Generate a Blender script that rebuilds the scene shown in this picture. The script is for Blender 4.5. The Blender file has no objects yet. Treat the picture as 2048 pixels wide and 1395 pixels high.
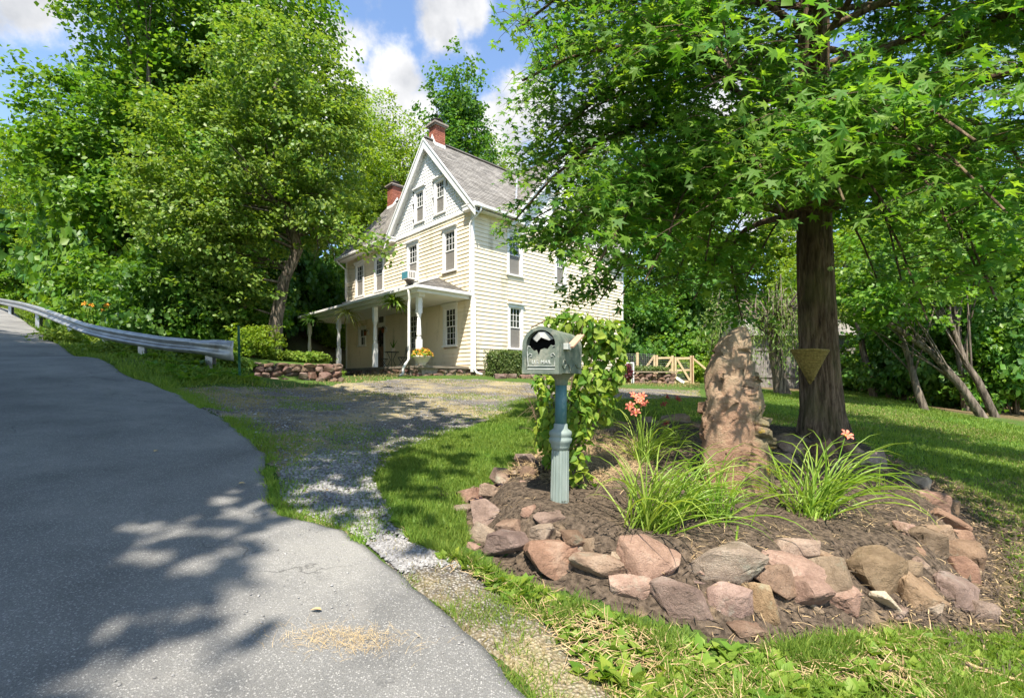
import bpy, bmesh, math
import numpy as np
from mathutils import Vector, Matrix, Quaternion
R = math.radians
SC = bpy.context.scene
COL = SC.collection

# ------------------------------------------------------------------ camera, sky, sun, exposure
FPX, CX, HY, EYE = 962.0, 1024.0, 763.0, 1.5      # focal length and horizon in photograph pixels, eye height in metres
cam = bpy.data.cameras.new('camera')
cam.sensor_width = 36.0
cam.lens = FPX / 2048 * 36
cam.shift_y = (HY - 697.5) / 2048
cam.clip_start, cam.clip_end = 0.05, 2000
co = bpy.data.objects.new('camera', cam); COL.objects.link(co)
co.location = (0, 0, EYE); co.rotation_euler = (R(90), 0, 0)
SC.camera = co

SUN = Vector((-0.05, -0.60, 1.0)).normalized()
sl = bpy.data.lights.new('sun', 'SUN'); sl.energy = 2.9; sl.angle = R(0.55); sl.color = (1.0, 0.93, 0.81)
so = bpy.data.objects.new('sun', sl); COL.objects.link(so)
so.rotation_euler = SUN.to_track_quat('Z', 'Y').to_euler(); so.location = (0, -20, 40)
SC.view_settings.view_transform = 'Standard'
SC.view_settings.look = 'None'
SC.view_settings.gamma = 1.0
SC.view_settings.exposure = 1.82
SC.view_settings.use_curve_mapping = False
SC.render.engine = 'CYCLES'
SC.cycles.max_bounces = 8; SC.cycles.transparent_max_bounces = 6
SC.cycles.diffuse_bounces = 4; SC.cycles.transmission_bounces = 4; SC.cycles.glossy_bounces = 2
SC.cycles.sample_clamp_indirect = 6.0
SC.cycles.caustics_reflective = False; SC.cycles.caustics_refractive = False

def make_world():
    w = bpy.data.worlds.new('World'); SC.world = w; w.use_nodes = True
    nt = w.node_tree; N = nt.nodes; L = nt.links; N.clear()
    out = N.new('ShaderNodeOutputWorld'); bg = N.new('ShaderNodeBackground')
    bg.inputs['Strength'].default_value = 0.15
    sky = N.new('ShaderNodeTexSky'); sky.sky_type = 'NISHITA'; sky.sun_disc = False
    sky.sun_elevation = math.asin(SUN.z); sky.sun_rotation = R(180 + 4.8)
    sky.air_density = 1.0; sky.dust_density = 0.6; sky.ozone_density = 2.5
    tc = N.new('ShaderNodeTexCoord')
    def vm(op, a, b=None):
        n = N.new('ShaderNodeVectorMath'); n.operation = op
        for i, v in enumerate((a, b)):
            if v is None: continue
            if isinstance(v, tuple): n.inputs[i].default_value = v
            else: L.new(v, n.inputs[i])
        return n
    def ma(op, a, b=None, clamp=False):
        n = N.new('ShaderNodeMath'); n.operation = op; n.use_clamp = clamp
        for i, v in enumerate((a, b)):
            if v is None: continue
            if isinstance(v, (int, float)): n.inputs[i].default_value = v
            else: L.new(v, n.inputs[i])
        return n.outputs[0]
    d = vm('NORMALIZE', tc.outputs['Generated']).outputs[0]
    nz = N.new('ShaderNodeTexNoise'); nz.inputs['Scale'].default_value = 9.0; nz.inputs['Detail'].default_value = 9; nz.inputs['Roughness'].default_value = 0.62
    L.new(d, nz.inputs['Vector'])
    big = N.new('ShaderNodeTexNoise'); big.inputs['Scale'].default_value = 2.1; big.inputs['Detail'].default_value = 2
    L.new(d, big.inputs['Vector'])
    # cumulus banks of this sky, each a direction and an angular size; the rest of the dome has scattered ones
    total = None
    for px, py, rad in ((55, 25, .09), (510, 5, .10), (640, 95, .085), (660, 170, .075), (720, 230, .08), (790, 160, .055), (880, 40, .05), (940, 10, .05), (770, 270, .09), (835, 235, .06),
                        (1000, 270, .09), (1080, 225, .11), (1180, 240, .12), (1010, 330, .09), (1500, 330, .2), (420, 330, .2)):
        v = Vector(((px - CX) / FPX, 1.0, (HY - py) / FPX)).normalized()
        dist = vm('DISTANCE', d, tuple(v)).outputs['Value']
        t = ma('MULTIPLY', ma('SUBTRACT', 1.0, ma('DIVIDE', dist, rad), True), 1.0)
        total = t if total is None else ma('MAXIMUM', total, t)
    far = ma('MULTIPLY', ma('SUBTRACT', big.outputs[0], 0.58, True), 2.0)
    total = ma('ADD', total, far)
    dens = ma('ADD', ma('MULTIPLY', total, 1.15), ma('MULTIPLY', ma('SUBTRACT', nz.outputs[0], 0.5), 2.3))
    mr = N.new('ShaderNodeMapRange'); mr.interpolation_type = 'SMOOTHSTEP'
    mr.inputs['From Min'].default_value = 0.16; mr.inputs['From Max'].default_value = 0.80
    L.new(dens, mr.inputs['Value'])
    # grey bases, white tops inside the cloud itself
    nz2 = N.new('ShaderNodeTexNoise'); nz2.inputs['Scale'].default_value = 11.0; nz2.inputs['Detail'].default_value = 5
    L.new(d, nz2.inputs['Vector'])
    cr = N.new('ShaderNodeMix'); cr.data_type = 'RGBA'
    cr.inputs['A'].default_value = (1.3, 1.34, 1.42, 1); cr.inputs['B'].default_value = (2.5, 2.47, 2.45, 1)
    L.new(ma('MULTIPLY', ma('SUBTRACT', nz2.outputs[0], 0.32, True), 2.8, True), cr.inputs['Factor'])
    hs = N.new('ShaderNodeHueSaturation'); hs.inputs['Saturation'].default_value = 1.0; hs.inputs['Value'].default_value = 0.60
    L.new(sky.outputs[0], hs.inputs['Color'])
    mx = N.new('ShaderNodeMix'); mx.data_type = 'RGBA'
    L.new(mr.outputs[0], mx.inputs['Factor']); L.new(hs.outputs[0], mx.inputs['A']); L.new(cr.outputs['Result'], mx.inputs['B'])
    L.new(mx.outputs['Result'], bg.inputs['Color']); L.new(bg.outputs[0], out.inputs[0])
make_world()

# ------------------------------------------------------------------ helpers
rng = np.random.default_rng(7)

def tag(o, label=None, cat=None, group=None, kind=None):
    if label: o['label'] = label
    if cat: o['category'] = cat
    if group: o['group'] = group
    if kind: o['kind'] = kind
    return o

def link(o, parent=None):
    COL.objects.link(o)
    if parent is not None: o.parent = parent
    return o

def empty(name, loc=(0, 0, 0), rz=0.0):
    o = bpy.data.objects.new(name, None); COL.objects.link(o)
    o.location = loc; o.rotation_euler = (0, 0, rz); o.empty_display_size = 0.1
    return o

def np_mesh(name, V, F, smooth=False):
    """mesh from an (n,3) array and an (m,k) array of equal-sided faces (or a list of such arrays)"""
    V = np.ascontiguousarray(V, dtype=np.float32)
    Fs = F if isinstance(F, list) else [F]
    Fs = [np.asarray(f, dtype=np.int32) for f in Fs if len(f)]
    me = bpy.data.meshes.new(name)
    me.vertices.add(len(V)); me.vertices.foreach_set('co', V.ravel())
    nl = sum(f.size for f in Fs); nf = sum(len(f) for f in Fs)
    me.loops.add(nl); me.polygons.add(nf)
    me.loops.foreach_set('vertex_index', np.concatenate([f.ravel() for f in Fs]))
    st = []; acc = 0
    for f in Fs:
        st.append(acc + np.arange(len(f), dtype=np.int32) * f.shape[1]); acc += f.size
    me.polygons.foreach_set('loop_start', np.concatenate(st).astype(np.int32))
    if smooth: me.polygons.foreach_set('use_smooth', np.ones(nf, dtype=bool))
    me.update(calc_edges=True)
    return me

def obj(name, me, mat=None, parent=None):
    if mat is not None and not me.materials: me.materials.append(mat)
    return link(bpy.data.objects.new(name, me), parent)

class MB:
    """collects simple solids into one mesh"""
    def __init__(s): s.v = []; s.f = []
    def add(s, vs, fs):
        b = len(s.v); s.v += [tuple(map(float, p)) for p in vs]; s.f += [tuple(b + i for i in f) for f in fs]; return s
    def box(s, x0, x1, y0, y1, z0, z1):
        if x0 > x1: x0, x1 = x1, x0
        if y0 > y1: y0, y1 = y1, y0
        if z0 > z1: z0, z1 = z1, z0
        return s.add([(x0,y0,z0),(x1,y0,z0),(x1,y1,z0),(x0,y1,z0),(x0,y0,z1),(x1,y0,z1),(x1,y1,z1),(x0,y1,z1)],
                     [(0,3,2,1),(4,5,6,7),(0,1,5,4),(1,2,6,5),(2,3,7,6),(3,0,4,7)])
    def bar(s, a, b, w, h, up=(0, 0, 1)):
        a = Vector(a); b = Vector(b); d = (b - a).normalized(); u = Vector(up)
        sd = d.cross(u)
        if sd.length < 1e-4: sd = d.cross(Vector((1, 0, 0)))
        sd.normalize(); u = sd.cross(d).normalized()
        c = [(-1,-1),(1,-1),(1,1),(-1,1)]
        vs = [a + sd*(i*w/2) + u*(j*h/2) for i, j in c] + [b + sd*(i*w/2) + u*(j*h/2) for i, j in c]
        return s.add(vs, [(3,2,1,0),(4,5,6,7),(0,1,5,4),(1,2,6,5),(2,3,7,6),(3,0,4,7)])
    def tube(s, pts, rads, n=8, cap=True):
        pts = [Vector(p) for p in pts]
        if isinstance(rads, (int, float)): rads = [rads]*len(pts)
        vs = []; prev = None
        for i, p in enumerate(pts):
            d = (pts[min(i+1, len(pts)-1)] - pts[max(i-1, 0)]).normalized()
            if prev is None:
                sd = d.cross(Vector((0.0, 0.0, 1.0)))
                if sd.length < 0.05: sd = d.cross(Vector((1.0, 0.0, 0.0)))
            else: sd = prev - d*prev.dot(d)
            sd.normalize(); prev = sd; u = sd.cross(d)
            for k in range(n):
                a = 2*math.pi*k/n
                vs.append(p + sd*(math.cos(a)*rads[i]) + u*(math.sin(a)*rads[i]))
        fs = []
        for i in range(len(pts)-1):
            for k in range(n):
                fs.append((i*n+k, (i+1)*n+k, (i+1)*n+(k+1) % n, i*n+(k+1) % n))
        if cap:
            fs.append(tuple(range(n))); m = (len(pts)-1)*n; fs.append(tuple(m+n-1-k for k in range(n)))
        return s.add(vs, fs)
    def lathe(s, prof, n=20, c=(0, 0, 0), flute=None):
        """prof: list of (radius, z)"""
        vs = []
        for r, z in prof:
            for k in range(n):
                a = 2*math.pi*k/n
                rr = r if flute is None else r*flute(a, z)
                vs.append((c[0]+rr*math.cos(a), c[1]+rr*math.sin(a), c[2]+z))
        fs = []
        for i in range(len(prof)-1):
            for k in range(n):
                fs.append((i*n+k, i*n+(k+1) % n, (i+1)*n+(k+1) % n, (i+1)*n+k))
        fs.append(tuple(n-1-k for k in range(n))); m = (len(prof)-1)*n; fs.append(tuple(m+k for k in range(n)))
        return s.add(vs, fs)
    def prism(s, poly, off):
        """poly: list of 3-D points, extruded by vector off"""
        n = len(poly); off = Vector(off)
        vs = [Vector(p) for p in poly] + [Vector(p)+off for p in poly]
        fs = [tuple(range(n-1, -1, -1)), tuple(range(n, 2*n))] + [(i, (i+1) % n, n+(i+1) % n, n+i) for i in range(n)]
        return s.add(vs, fs)
    def mesh(s, name, smooth=False):
        me = bpy.data.meshes.new(name); me.from_pydata(s.v, [], s.f); 
        bm = bmesh.new(); bm.from_mesh(me); bmesh.ops.recalc_face_normals(bm, faces=bm.faces); bm.to_mesh(me); bm.free()
        if smooth: me.polygons.foreach_set('use_smooth', np.ones(len(me.polygons), dtype=bool))
        me.update(); return me
    def build(s, name, mat, parent=None, smooth=False, bevel=0.0):
        o = obj(name, s.mesh(name, smooth), mat, parent)
        if bevel:
            m = o.modifiers.new('edge', 'BEVEL'); m.width = bevel; m.segments = 2; m.limit_method = 'ANGLE'
        return o

def copy_tree(o, parent=None):
    c = o.copy(); COL.objects.link(c); c.parent = parent
    for ch in list(o.children): copy_tree(ch, c)
    return c

# ---- value noise on numpy arrays
def _hash(i, j, k, seed):
    n = (i.astype(np.int64)*374761393 + j.astype(np.int64)*668265263 + k.astype(np.int64)*2147483647 + seed*974711) & 0x7fffffff
    n = (n ^ (n >> 13)) * 1274126177 & 0x7fffffff
    return ((n ^ (n >> 16)) & 0xffff) / 65535.0
def vnoise(x, y, z=0.0, f=1.0, seed=0):
    x = np.asarray(x, float)*f; y = np.asarray(y, float)*f; z = np.asarray(z, float)*f + np.zeros_like(x)
    i, j, k = np.floor(x), np.floor(y), np.floor(z); a, b, c = x-i, y-j, z-k
    a = a*a*(3-2*a); b = b*b*(3-2*b); c = c*c*(3-2*c)
    def h(di, dj, dk): return _hash(i+di, j+dj, k+dk, seed)
    v = 0
    for dk, wk in ((0, 1-c), (1, c)):
        v = v + wk*((h(0,0,dk)*(1-a) + h(1,0,dk)*a)*(1-b) + (h(0,1,dk)*(1-a) + h(1,1,dk)*a)*b)
    return v*2-1
def fbm(x, y, z=0.0, f=1.0, seed=0, o=4):
    v = 0; amp = 1.0; t = 0
    for q in range(o):
        v = v + amp*vnoise(x, y, z, f, seed+q*17); t += amp; amp *= 0.5; f *= 2.03
    return v/t
def sstep(a, b, x):
    t = np.clip((x-a)/(b-a), 0, 1); return t*t*(3-2*t)

def P(px, py, d):
    """the point at depth d seen at a photograph pixel"""
    return Vector(((px-CX)/FPX*d, d, EYE-(py-HY)/FPX*d))
# ------------------------------------------------------------------ materials
def nodes(name):
    m = bpy.data.materials.new(name); m.use_nodes = True
    nt = m.node_tree; N = nt.nodes; L = nt.links; N.clear()
    out = N.new('ShaderNodeOutputMaterial')
    return m, N, L, out
def col(c): return (c[0], c[1], c[2], 1.0)
def tnoise(N, L, vec, scale, detail=4, rough=0.55, dist=0.0):
    n = N.new('ShaderNodeTexNoise'); n.inputs['Scale'].default_value = scale; n.inputs['Detail'].default_value = detail
    n.inputs['Roughness'].default_value = rough; n.inputs['Distortion'].default_value = dist
    if vec is not None: L.new(vec, n.inputs['Vector'])
    return n.outputs[0]
def ramp(N, L, fac, stops):
    r = N.new('ShaderNodeValToRGB'); e = r.color_ramp.elements
    while len(e) < len(stops): e.new(0.5)
    for k, (p, c) in enumerate(stops): e[k].position = p; e[k].color = col(c)
    L.new(fac, r.inputs[0]); return r.outputs[0]
def mixc(N, L, fac, a, b, mode='MIX'):
    n = N.new('ShaderNodeMix'); n.data_type = 'RGBA'; n.blend_type = mode
    for s, v in (('Factor', fac), ('A', a), ('B', b)):
        if isinstance(v, (int, float)): n.inputs[s].default_value = v
        elif isinstance(v, tuple): n.inputs[s].default_value = col(v)
        else: L.new(v, n.inputs[s])
    return n.outputs['Result']
def mth(N, L, op, a, b=0.0, clamp=False):
    n = N.new('ShaderNodeMath'); n.operation = op; n.use_clamp = clamp
    for i, v in enumerate((a, b)):
        if isinstance(v, (int, float)): n.inputs[i].default_value = v
        else: L.new(v, n.inputs[i])
    return n.outputs[0]
def bump(N, L, h, strength, dist):
    b = N.new('ShaderNodeBump'); b.inputs['Strength'].default_value = strength; b.inputs['Distance'].default_value = dist
    L.new(h, b.inputs['Height']); return b.outputs[0]
def prin(N, L, out, c, rough=0.6, spec=0.3, metal=0.0, nrm=None):
    p = N.new('ShaderNodeBsdfPrincipled')
    if isinstance(c, tuple): p.inputs['Base Color'].default_value = col(c)
    else: L.new(c, p.inputs['Base Color'])
    if isinstance(rough, (int, float)): p.inputs['Roughness'].default_value = rough
    else: L.new(rough, p.inputs['Roughness'])
    p.inputs['Specular IOR Level'].default_value = spec; p.inputs['Metallic'].default_value = metal
    if nrm is not None: L.new(nrm, p.inputs['Normal'])
    if out is not None: L.new(p.outputs[0], out.inputs['Surface'])
    return p
def vec_of(N, L, kind='Object', scale=None):
    if kind == 'World':
        v = N.new('ShaderNodeNewGeometry').outputs['Position']
    else:
        v = N.new('ShaderNodeTexCoord').outputs[kind]
    if scale is not None:
        m = N.new('ShaderNodeMapping'); m.inputs['Scale'].default_value = scale; L.new(v, m.inputs['Vector']); v = m.outputs[0]
    return v

def pmat(name, c1, c2, scale=6.0, rough=0.6, spec=0.3, bumps=0.0, bscale=60.0, bdist=0.01, metal=0.0, coords='World', vscale=None, isl=0.0, objr=0.0, detail=5, lo=0.35, hi=0.65, dirt=None):
    """two-tone noise colour, fine bump, optional per-piece variation and dirt (colour, scale, threshold)"""
    m, N, L, out = nodes(name)
    v = vec_of(N, L, coords, vscale)
    c = ramp(N, L, tnoise(N, L, v, scale, detail), [(lo, c1), (hi, c2)])
    if dirt:
        f = ramp(N, L, tnoise(N, L, v, dirt[1], 6, 0.65), [(dirt[2], (0, 0, 0)), (min(dirt[2]+0.16, 1.0), (1, 1, 1))])
        c = mixc(N, L, f, c, dirt[0])
    if isl or objr:
        r = N.new('ShaderNodeNewGeometry').outputs['Random Per Island'] if isl else N.new('ShaderNodeObjectInfo').outputs['Random']
        k = isl or objr
        h = N.new('ShaderNodeHueSaturation'); L.new(c, h.inputs['Color'])
        L.new(mth(N, L, 'ADD', mth(N, L, 'MULTIPLY', r, 2*k), 1-k), h.inputs['Value'])
        c = h.outputs[0]
    nrm = bump(N, L, tnoise(N, L, v, bscale, 4, 0.6), bumps, bdist) if bumps else None
    prin(N, L, out, c, rough, spec, metal, nrm)
    return m

def leafmat(name, c1, c2, trans=0.38, rough=0.42, spec=0.28, back=None):
    m, N, L, out = nodes(name)
    g = N.new('ShaderNodeNewGeometry'); oi = N.new('ShaderNodeObjectInfo')
    r = mth(N, L, 'FRACT', mth(N, L, 'ADD', g.outputs['Random Per Island'], oi.outputs['Random']))
    c = ramp(N, L, r, [(0.0, c1), (0.62, tuple((a+b)/2 for a, b in zip(c1, c2))), (1.0, c2)])
    big = tnoise(N, L, g.outputs['Position'], 0.9, 3)
    h = N.new('ShaderNodeHueSaturation'); L.new(c, h.inputs['Color'])
    L.new(mth(N, L, 'ADD', mth(N, L, 'MULTIPLY', big, 0.7), 0.65), h.inputs['Value'])
    L.new(mth(N, L, 'ADD', mth(N, L, 'MULTIPLY', big, 0.05), 0.475), h.inputs['Hue'])
    c = h.outputs[0]
    p = prin(N, L, None, c, rough, spec)
    t = N.new('ShaderNodeBsdfTranslucent')
    tc = mixc(N, L, 1.0, c, (1.55, 1.5, 0.55), 'MULTIPLY'); L.new(tc, t.inputs['Color'])
    s = N.new('ShaderNodeMixShader'); s.inputs[0].default_value = trans
    L.new(p.outputs[0], s.inputs[1]); L.new(t.outputs[0], s.inputs[2]); L.new(s.outputs[0], out.inputs['Surface'])
    return m

M = {}
M['siding'] = pmat('cream_siding', (.82, .705, .52), (.85, .745, .565), 1.3, .55, .25, .15, 9, .004, vscale=(1.2, 1.2, .5), dirt=((.56, .48, .33), 1.6, .55))
M['white'] = pmat('white_paint', (.76, .75, .72), (.82, .81, .79), 3, .5, .3, .1, 30, .003, dirt=((.50, .48, .42), 2.5, .66))
M['whiteold'] = pmat('weathered_white', (.62, .60, .55), (.76, .75, .71), 7, .6, .25, .2, 40, .004, dirt=((.42, .38, .31), 5, .6))
M['scale_shingle'] = pmat('white_scale_shingle', (.85, .83, .79), (.88, .865, .83), 3, .6, .2, isl=.05)
M['shingle'] = pmat('roof_shingle', (.195, .18, .16), (.28, .26, .235), 2.2, .85, .15, .5, 160, .004, isl=.22, dirt=((.10, .09, .08), 3.0, .62))
M['roofedge'] = pmat('roof_edge', (.05, .048, .045), (.08, .075, .07), 5, .8)
M['flash'] = pmat('valley_flashing', (.30, .31, .33), (.38, .39, .41), 6, .45, .5, metal=.3)
M['brick'] = pmat('chimney_brick', (.29, .10, .065), (.38, .15, .10), 14, .85, .15, .4, 120, .004, isl=.25)
M['mortar'] = pmat('mortar', (.24, .20, .17), (.33, .28, .24), 12, .9)
M['dark'] = pmat('dark_metal', (.025, .022, .02), (.045, .04, .035), 10, .5, .4)
M['doorwood'] = pmat('brown_door', (.16, .095, .055), (.24, .15, .09), 3, .55, .3, .2, 40, .004, vscale=(8, 8, 1))
M['iron'] = pmat('wrought_iron', (.012, .012, .012), (.03, .026, .022), 20, .45, .4)
M['copper'] = pmat('aged_copper', (.22, .07, .04), (.30, .11, .06), 20, .4, .5, metal=.6)
M['teal'] = pmat('teal_panel', (.06, .22, .27), (.09, .27, .32), 8, .5)
M['porchwood'] = pmat('porch_floor', (.17, .14, .11), (.25, .21, .17), 4, .7, .2, .2, 40, .004)
def stonemat(name, c1, c2, c3, lich=.6):
    m, N, L, out = nodes(name)
    v = vec_of(N, L, 'World'); oi = N.new('ShaderNodeObjectInfo')
    mv = N.new('ShaderNodeVectorMath'); mv.operation = 'ADD'; L.new(v, mv.inputs[0])
    cmb = N.new('ShaderNodeCombineXYZ'); L.new(mth(N, L, 'MULTIPLY', oi.outputs['Random'], 50.0), cmb.inputs[0]); L.new(cmb.outputs[0], mv.inputs[1])
    vv = mv.outputs[0]
    c = ramp(N, L, tnoise(N, L, vv, 5, 7, .62), [(.32, c1), (.55, c2), (.72, c3)])
    c = mixc(N, L, mth(N, L, 'MULTIPLY', ramp(N, L, tnoise(N, L, vv, 70, 4, .6), [(.35, (0, 0, 0)), (.6, (1, 1, 1))]), .22), c, tuple(x*.45 for x in c1))
    c = mixc(N, L, ramp(N, L, tnoise(N, L, vv, 3.1, 6, .7), [(lich, (0, 0, 0)), (lich+.1, (.75, .75, .75))]), c, (.30, .29, .22))
    h = N.new('ShaderNodeHueSaturation'); L.new(c, h.inputs['Color'])
    L.new(mth(N, L, 'ADD', mth(N, L, 'MULTIPLY', oi.outputs['Random'], .5), .75), h.inputs['Value'])
    L.new(mth(N, L, 'ADD', mth(N, L, 'MULTIPLY', mth(N, L, 'FRACT', mth(N, L, 'MULTIPLY', oi.outputs['Random'], 7.3)), .035), .485), h.inputs['Hue'])
    L.new(mth(N, L, 'ADD', mth(N, L, 'MULTIPLY', mth(N, L, 'FRACT', mth(N, L, 'MULTIPLY', oi.outputs['Random'], 13.7)), .4), .8), h.inputs['Saturation'])
    hgt = mth(N, L, 'ADD', tnoise(N, L, vv, 26, 10, .74), mth(N, L, 'MULTIPLY', tnoise(N, L, vv, 140, 4, .6), .35))
    prin(N, L, out, h.outputs[0], .9, .12, 0, bump(N, L, hgt, 1.0, .022))
    return m
M['stone'] = stonemat('pink_brown_sandstone', (.18, .12, .086), (.32, .22, .16), (.43, .33, .25))
M['walls'] = stonemat('brown_wall_stone', (.13, .085, .065), (.25, .165, .13), (.36, .26, .21), .58)
M['palest'] = stonemat('pale_sandstone', (.40, .32, .22), (.55, .45, .33), (.62, .55, .44), .75)

def glass_mat():
    m, N, L, out = nodes('window_glass')
    v = vec_of(N, L, 'World')
    nrm = bump(N, L, tnoise(N, L, v, 2.2, 2, .5), .12, .03)
    prin(N, L, out, ramp(N, L, tnoise(N, L, v, 1.1, 3), [(.4, (.012, .016, .014)), (.65, (.05, .06, .05))]), .03, .9, 0, nrm)
    return m
M['glass'] = glass_mat()
M['screen'] = pmat('insect_screen', (.17, .16, .145), (.21, .20, .18), 5, .7, .2)
M['asphalt'] = None

def asphalt():
    m, N, L, out = nodes('worn_asphalt')
    v = vec_of(N, L, 'World')
    vo = N.new('ShaderNodeTexVoronoi'); vo.inputs['Scale'].default_value = 112; L.new(v, vo.inputs['Vector'])
    sep = N.new('ShaderNodeSeparateColor'); L.new(vo.outputs['Color'], sep.inputs[0])
    big = tnoise(N, L, v, .9, 5, .6)
    chip = mth(N, L, 'MULTIPLY', ramp(N, L, sep.outputs[0], [(.45, (0, 0, 0)), (1.0, (.8, .8, .8))]), ramp(N, L, vo.outputs['Distance'], [(.30, (1, 1, 1)), (.60, (0, 0, 0))]))
    base = ramp(N, L, big, [(.35, (.14, .137, .132)), (.52, (.205, .20, .19)), (.7, (.28, .27, .25))])
    c = mixc(N, L, chip, base, (.47, .455, .43))
    fine = tnoise(N, L, v, 210, 3, .6)
    c = mixc(N, L, ramp(N, L, fine, [(.45, (0, 0, 0)), (.7, (.6, .6, .6))]), c, (.05, .052, .058))
    # pale worn wheel tracks and dusty areas
    c = mixc(N, L, ramp(N, L, tnoise(N, L, v, 2.3, 6, .7), [(.55, (0, 0, 0)), (.8, (.4, .4, .4))]), c, (.32, .30, .27))
    # long wandering cracks and dark sealed spots
    w = N.new('ShaderNodeVectorMath'); w.operation = 'ADD'; L.new(v, w.inputs[0])
    wn = N.new('ShaderNodeTexNoise'); wn.inputs['Scale'].default_value = 2.6; wn.inputs['Detail'].default_value = 5; L.new(v, wn.inputs['Vector'])
    L.new(wn.outputs['Color'], w.inputs[1])
    ck = N.new('ShaderNodeTexVoronoi'); ck.feature = 'DISTANCE_TO_EDGE'; ck.inputs['Scale'].default_value = .55; L.new(w.outputs[0], ck.inputs['Vector'])
    crack = mth(N, L, 'MULTIPLY', ramp(N, L, ck.outputs['Distance'], [(.001, (1, 1, 1)), (.006, (0, 0, 0))]), ramp(N, L, tnoise(N, L, v, .8, 3), [(.50, (0, 0, 0)), (.6, (.5, .5, .5))]))
    c = mixc(N, L, crack, c, (.03, .03, .032))
    c = mixc(N, L, ramp(N, L, tnoise(N, L, v, 1.7, 7, .75), [(.60, (0, 0, 0)), (.72, (.55, .55, .55))]), c, (.07, .07, .074))
    hgt = mth(N, L, 'SUBTRACT', mth(N, L, 'ADD', mth(N, L, 'MULTIPLY', chip, .6), fine), mth(N, L, 'MULTIPLY', crack, 2.0))
    prin(N, L, out, c, .82, .25, 0, bump(N, L, hgt, .8, .006))
    return m
M['asphalt'] = asphalt()

def gravelmat():
    m, N, L, out = nodes('grey_gravel')
    v = vec_of(N, L, 'World')
    vo = N.new('ShaderNodeTexVoronoi'); vo.inputs['Scale'].default_value = 58; L.new(v, vo.inputs['Vector'])
    sep = N.new('ShaderNodeSeparateColor'); L.new(vo.outputs['Color'], sep.inputs[0])
    c = ramp(N, L, sep.outputs[0], [(0, (.17, .165, .16)), (.5, (.29, .275, .255)), (1, (.43, .40, .36))])
    edge = ramp(N, L, vo.outputs['Distance'], [(.25, (0, 0, 0)), (.62, (1, 1, 1))])
    c = mixc(N, L, edge, c, (.10, .085, .07))
    dry = ramp(N, L, tnoise(N, L, v, .75, 6, .66), [(.44, (0, 0, 0)), (.58, (1, 1, 1))])
    straw = ramp(N, L, tnoise(N, L, v, 26, 5, .7), [(.3, (.24, .18, .10)), (.5, (.40, .32, .18)), (.7, (.26, .27, .10))])
    c = mixc(N, L, mth(N, L, 'MULTIPLY', dry, .85), c, straw)
    prin(N, L, out, c, .9, .15, 0, bump(N, L, mth(N, L, 'SUBTRACT', 1.0, vo.outputs['Distance']), .9, .02))
    return m
M['gravel'] = gravelmat()
M['pebble'] = pmat('loose_pebbles', (.19, .187, .19), (.31, .295, .28), 3, .85, .2, .3, 150, .004, isl=.38)

def groundmat():
    m, N, L, out = nodes('turf_and_earth')
    v = vec_of(N, L, 'World')
    g = ramp(N, L, tnoise(N, L, v, 34, 6, .7), [(.28, (.025, .05, .012)), (.5, (.07, .125, .024)), (.72, (.125, .18, .04))])
    e = ramp(N, L, tnoise(N, L, v, 20, 6, .7), [(.3, (.09, .06, .035)), (.55, (.18, .125, .07)), (.75, (.28, .21, .12))])
    f = ramp(N, L, tnoise(N, L, v, 1.3, 6, .68), [(.60, (0, 0, 0)), (.72, (.8, .8, .8))])
    at = N.new('ShaderNodeAttribute'); at.attribute_name = 'litter'
    f = mth(N, L, 'ADD', f, at.outputs['Fac'], True)
    c = mixc(N, L, f, g, e)
    prin(N, L, out, c, .95, .1, 0, bump(N, L, tnoise(N, L, v, 45, 6, .7), .9, .03))
    return m
M['ground'] = groundmat()
M['mulch'] = pmat('dark_mulch', (.055, .042, .031), (.18, .135, .098), 30, .95, .1, 1.0, 70, .03, detail=8, dirt=((.30, .215, .135), 5, .55))
M['straw'] = pmat('dry_straw', (.30, .20, .10), (.46, .34, .19), 20, .8, .2, isl=.3)
M['straw_pale'] = pmat('pine_needles', (.42, .29, .13), (.58, .43, .22), 20, .8, .2, isl=.25)
M['grass'] = leafmat('grass_blades', (.10, .19, .028), (.25, .33, .06), .38, .5, .2)
M['grassy'] = leafmat('sunny_weeds', (.13, .24, .03), (.26, .34, .06), .35, .5, .2)
M['drygrass'] = leafmat('dry_grass', (.25, .21, .09), (.36, .30, .14), .25, .6, .15)
M['gum'] = leafmat('sweetgum_leaf', (.06, .175, .022), (.21, .34, .045), .5, .5, .2)
M['maple'] = leafmat('maple_leaf', (.07, .18, .02), (.19, .31, .035), .38)
M['pale'] = leafmat('grey_green_leaf', (.10, .20, .032), (.26, .35, .07), .40)
M['yellowg'] = leafmat('yellow_green_leaf', (.14, .25, .022), (.27, .36, .04), .45)
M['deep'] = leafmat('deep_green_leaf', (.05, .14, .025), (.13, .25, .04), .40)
M['willow'] = leafmat('willow_leaf', (.13, .22, .05), (.24, .32, .10), .4)
M['vine'] = leafmat('vine_leaf', (.075, .185, .02), (.30, .37, .05), .4, .5, .22)
M['box'] = leafmat('boxwood_leaf', (.075, .14, .03), (.19, .23, .08), .3)
M['fern'] = leafmat('fern_frond', (.10, .20, .02), (.22, .30, .04), .35)
M['spider'] = leafmat('spider_plant', (.26, .30, .07), (.45, .45, .16), .35)
M['lily'] = leafmat('daylily_blade', (.15, .27, .028), (.33, .42, .08), .38, .4, .3)
M['burg'] = leafmat('burgundy_leaf', (.06, .012, .02), (.16, .03, .035), .2)
M['purple'] = leafmat('dark_purple_leaf', (.018, .012, .02), (.055, .03, .045), .15)
M['salmon'] = pmat('salmon_petal', (.72, .16, .11), (.80, .28, .18), 20, .6, .2, coords='Object')
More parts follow.
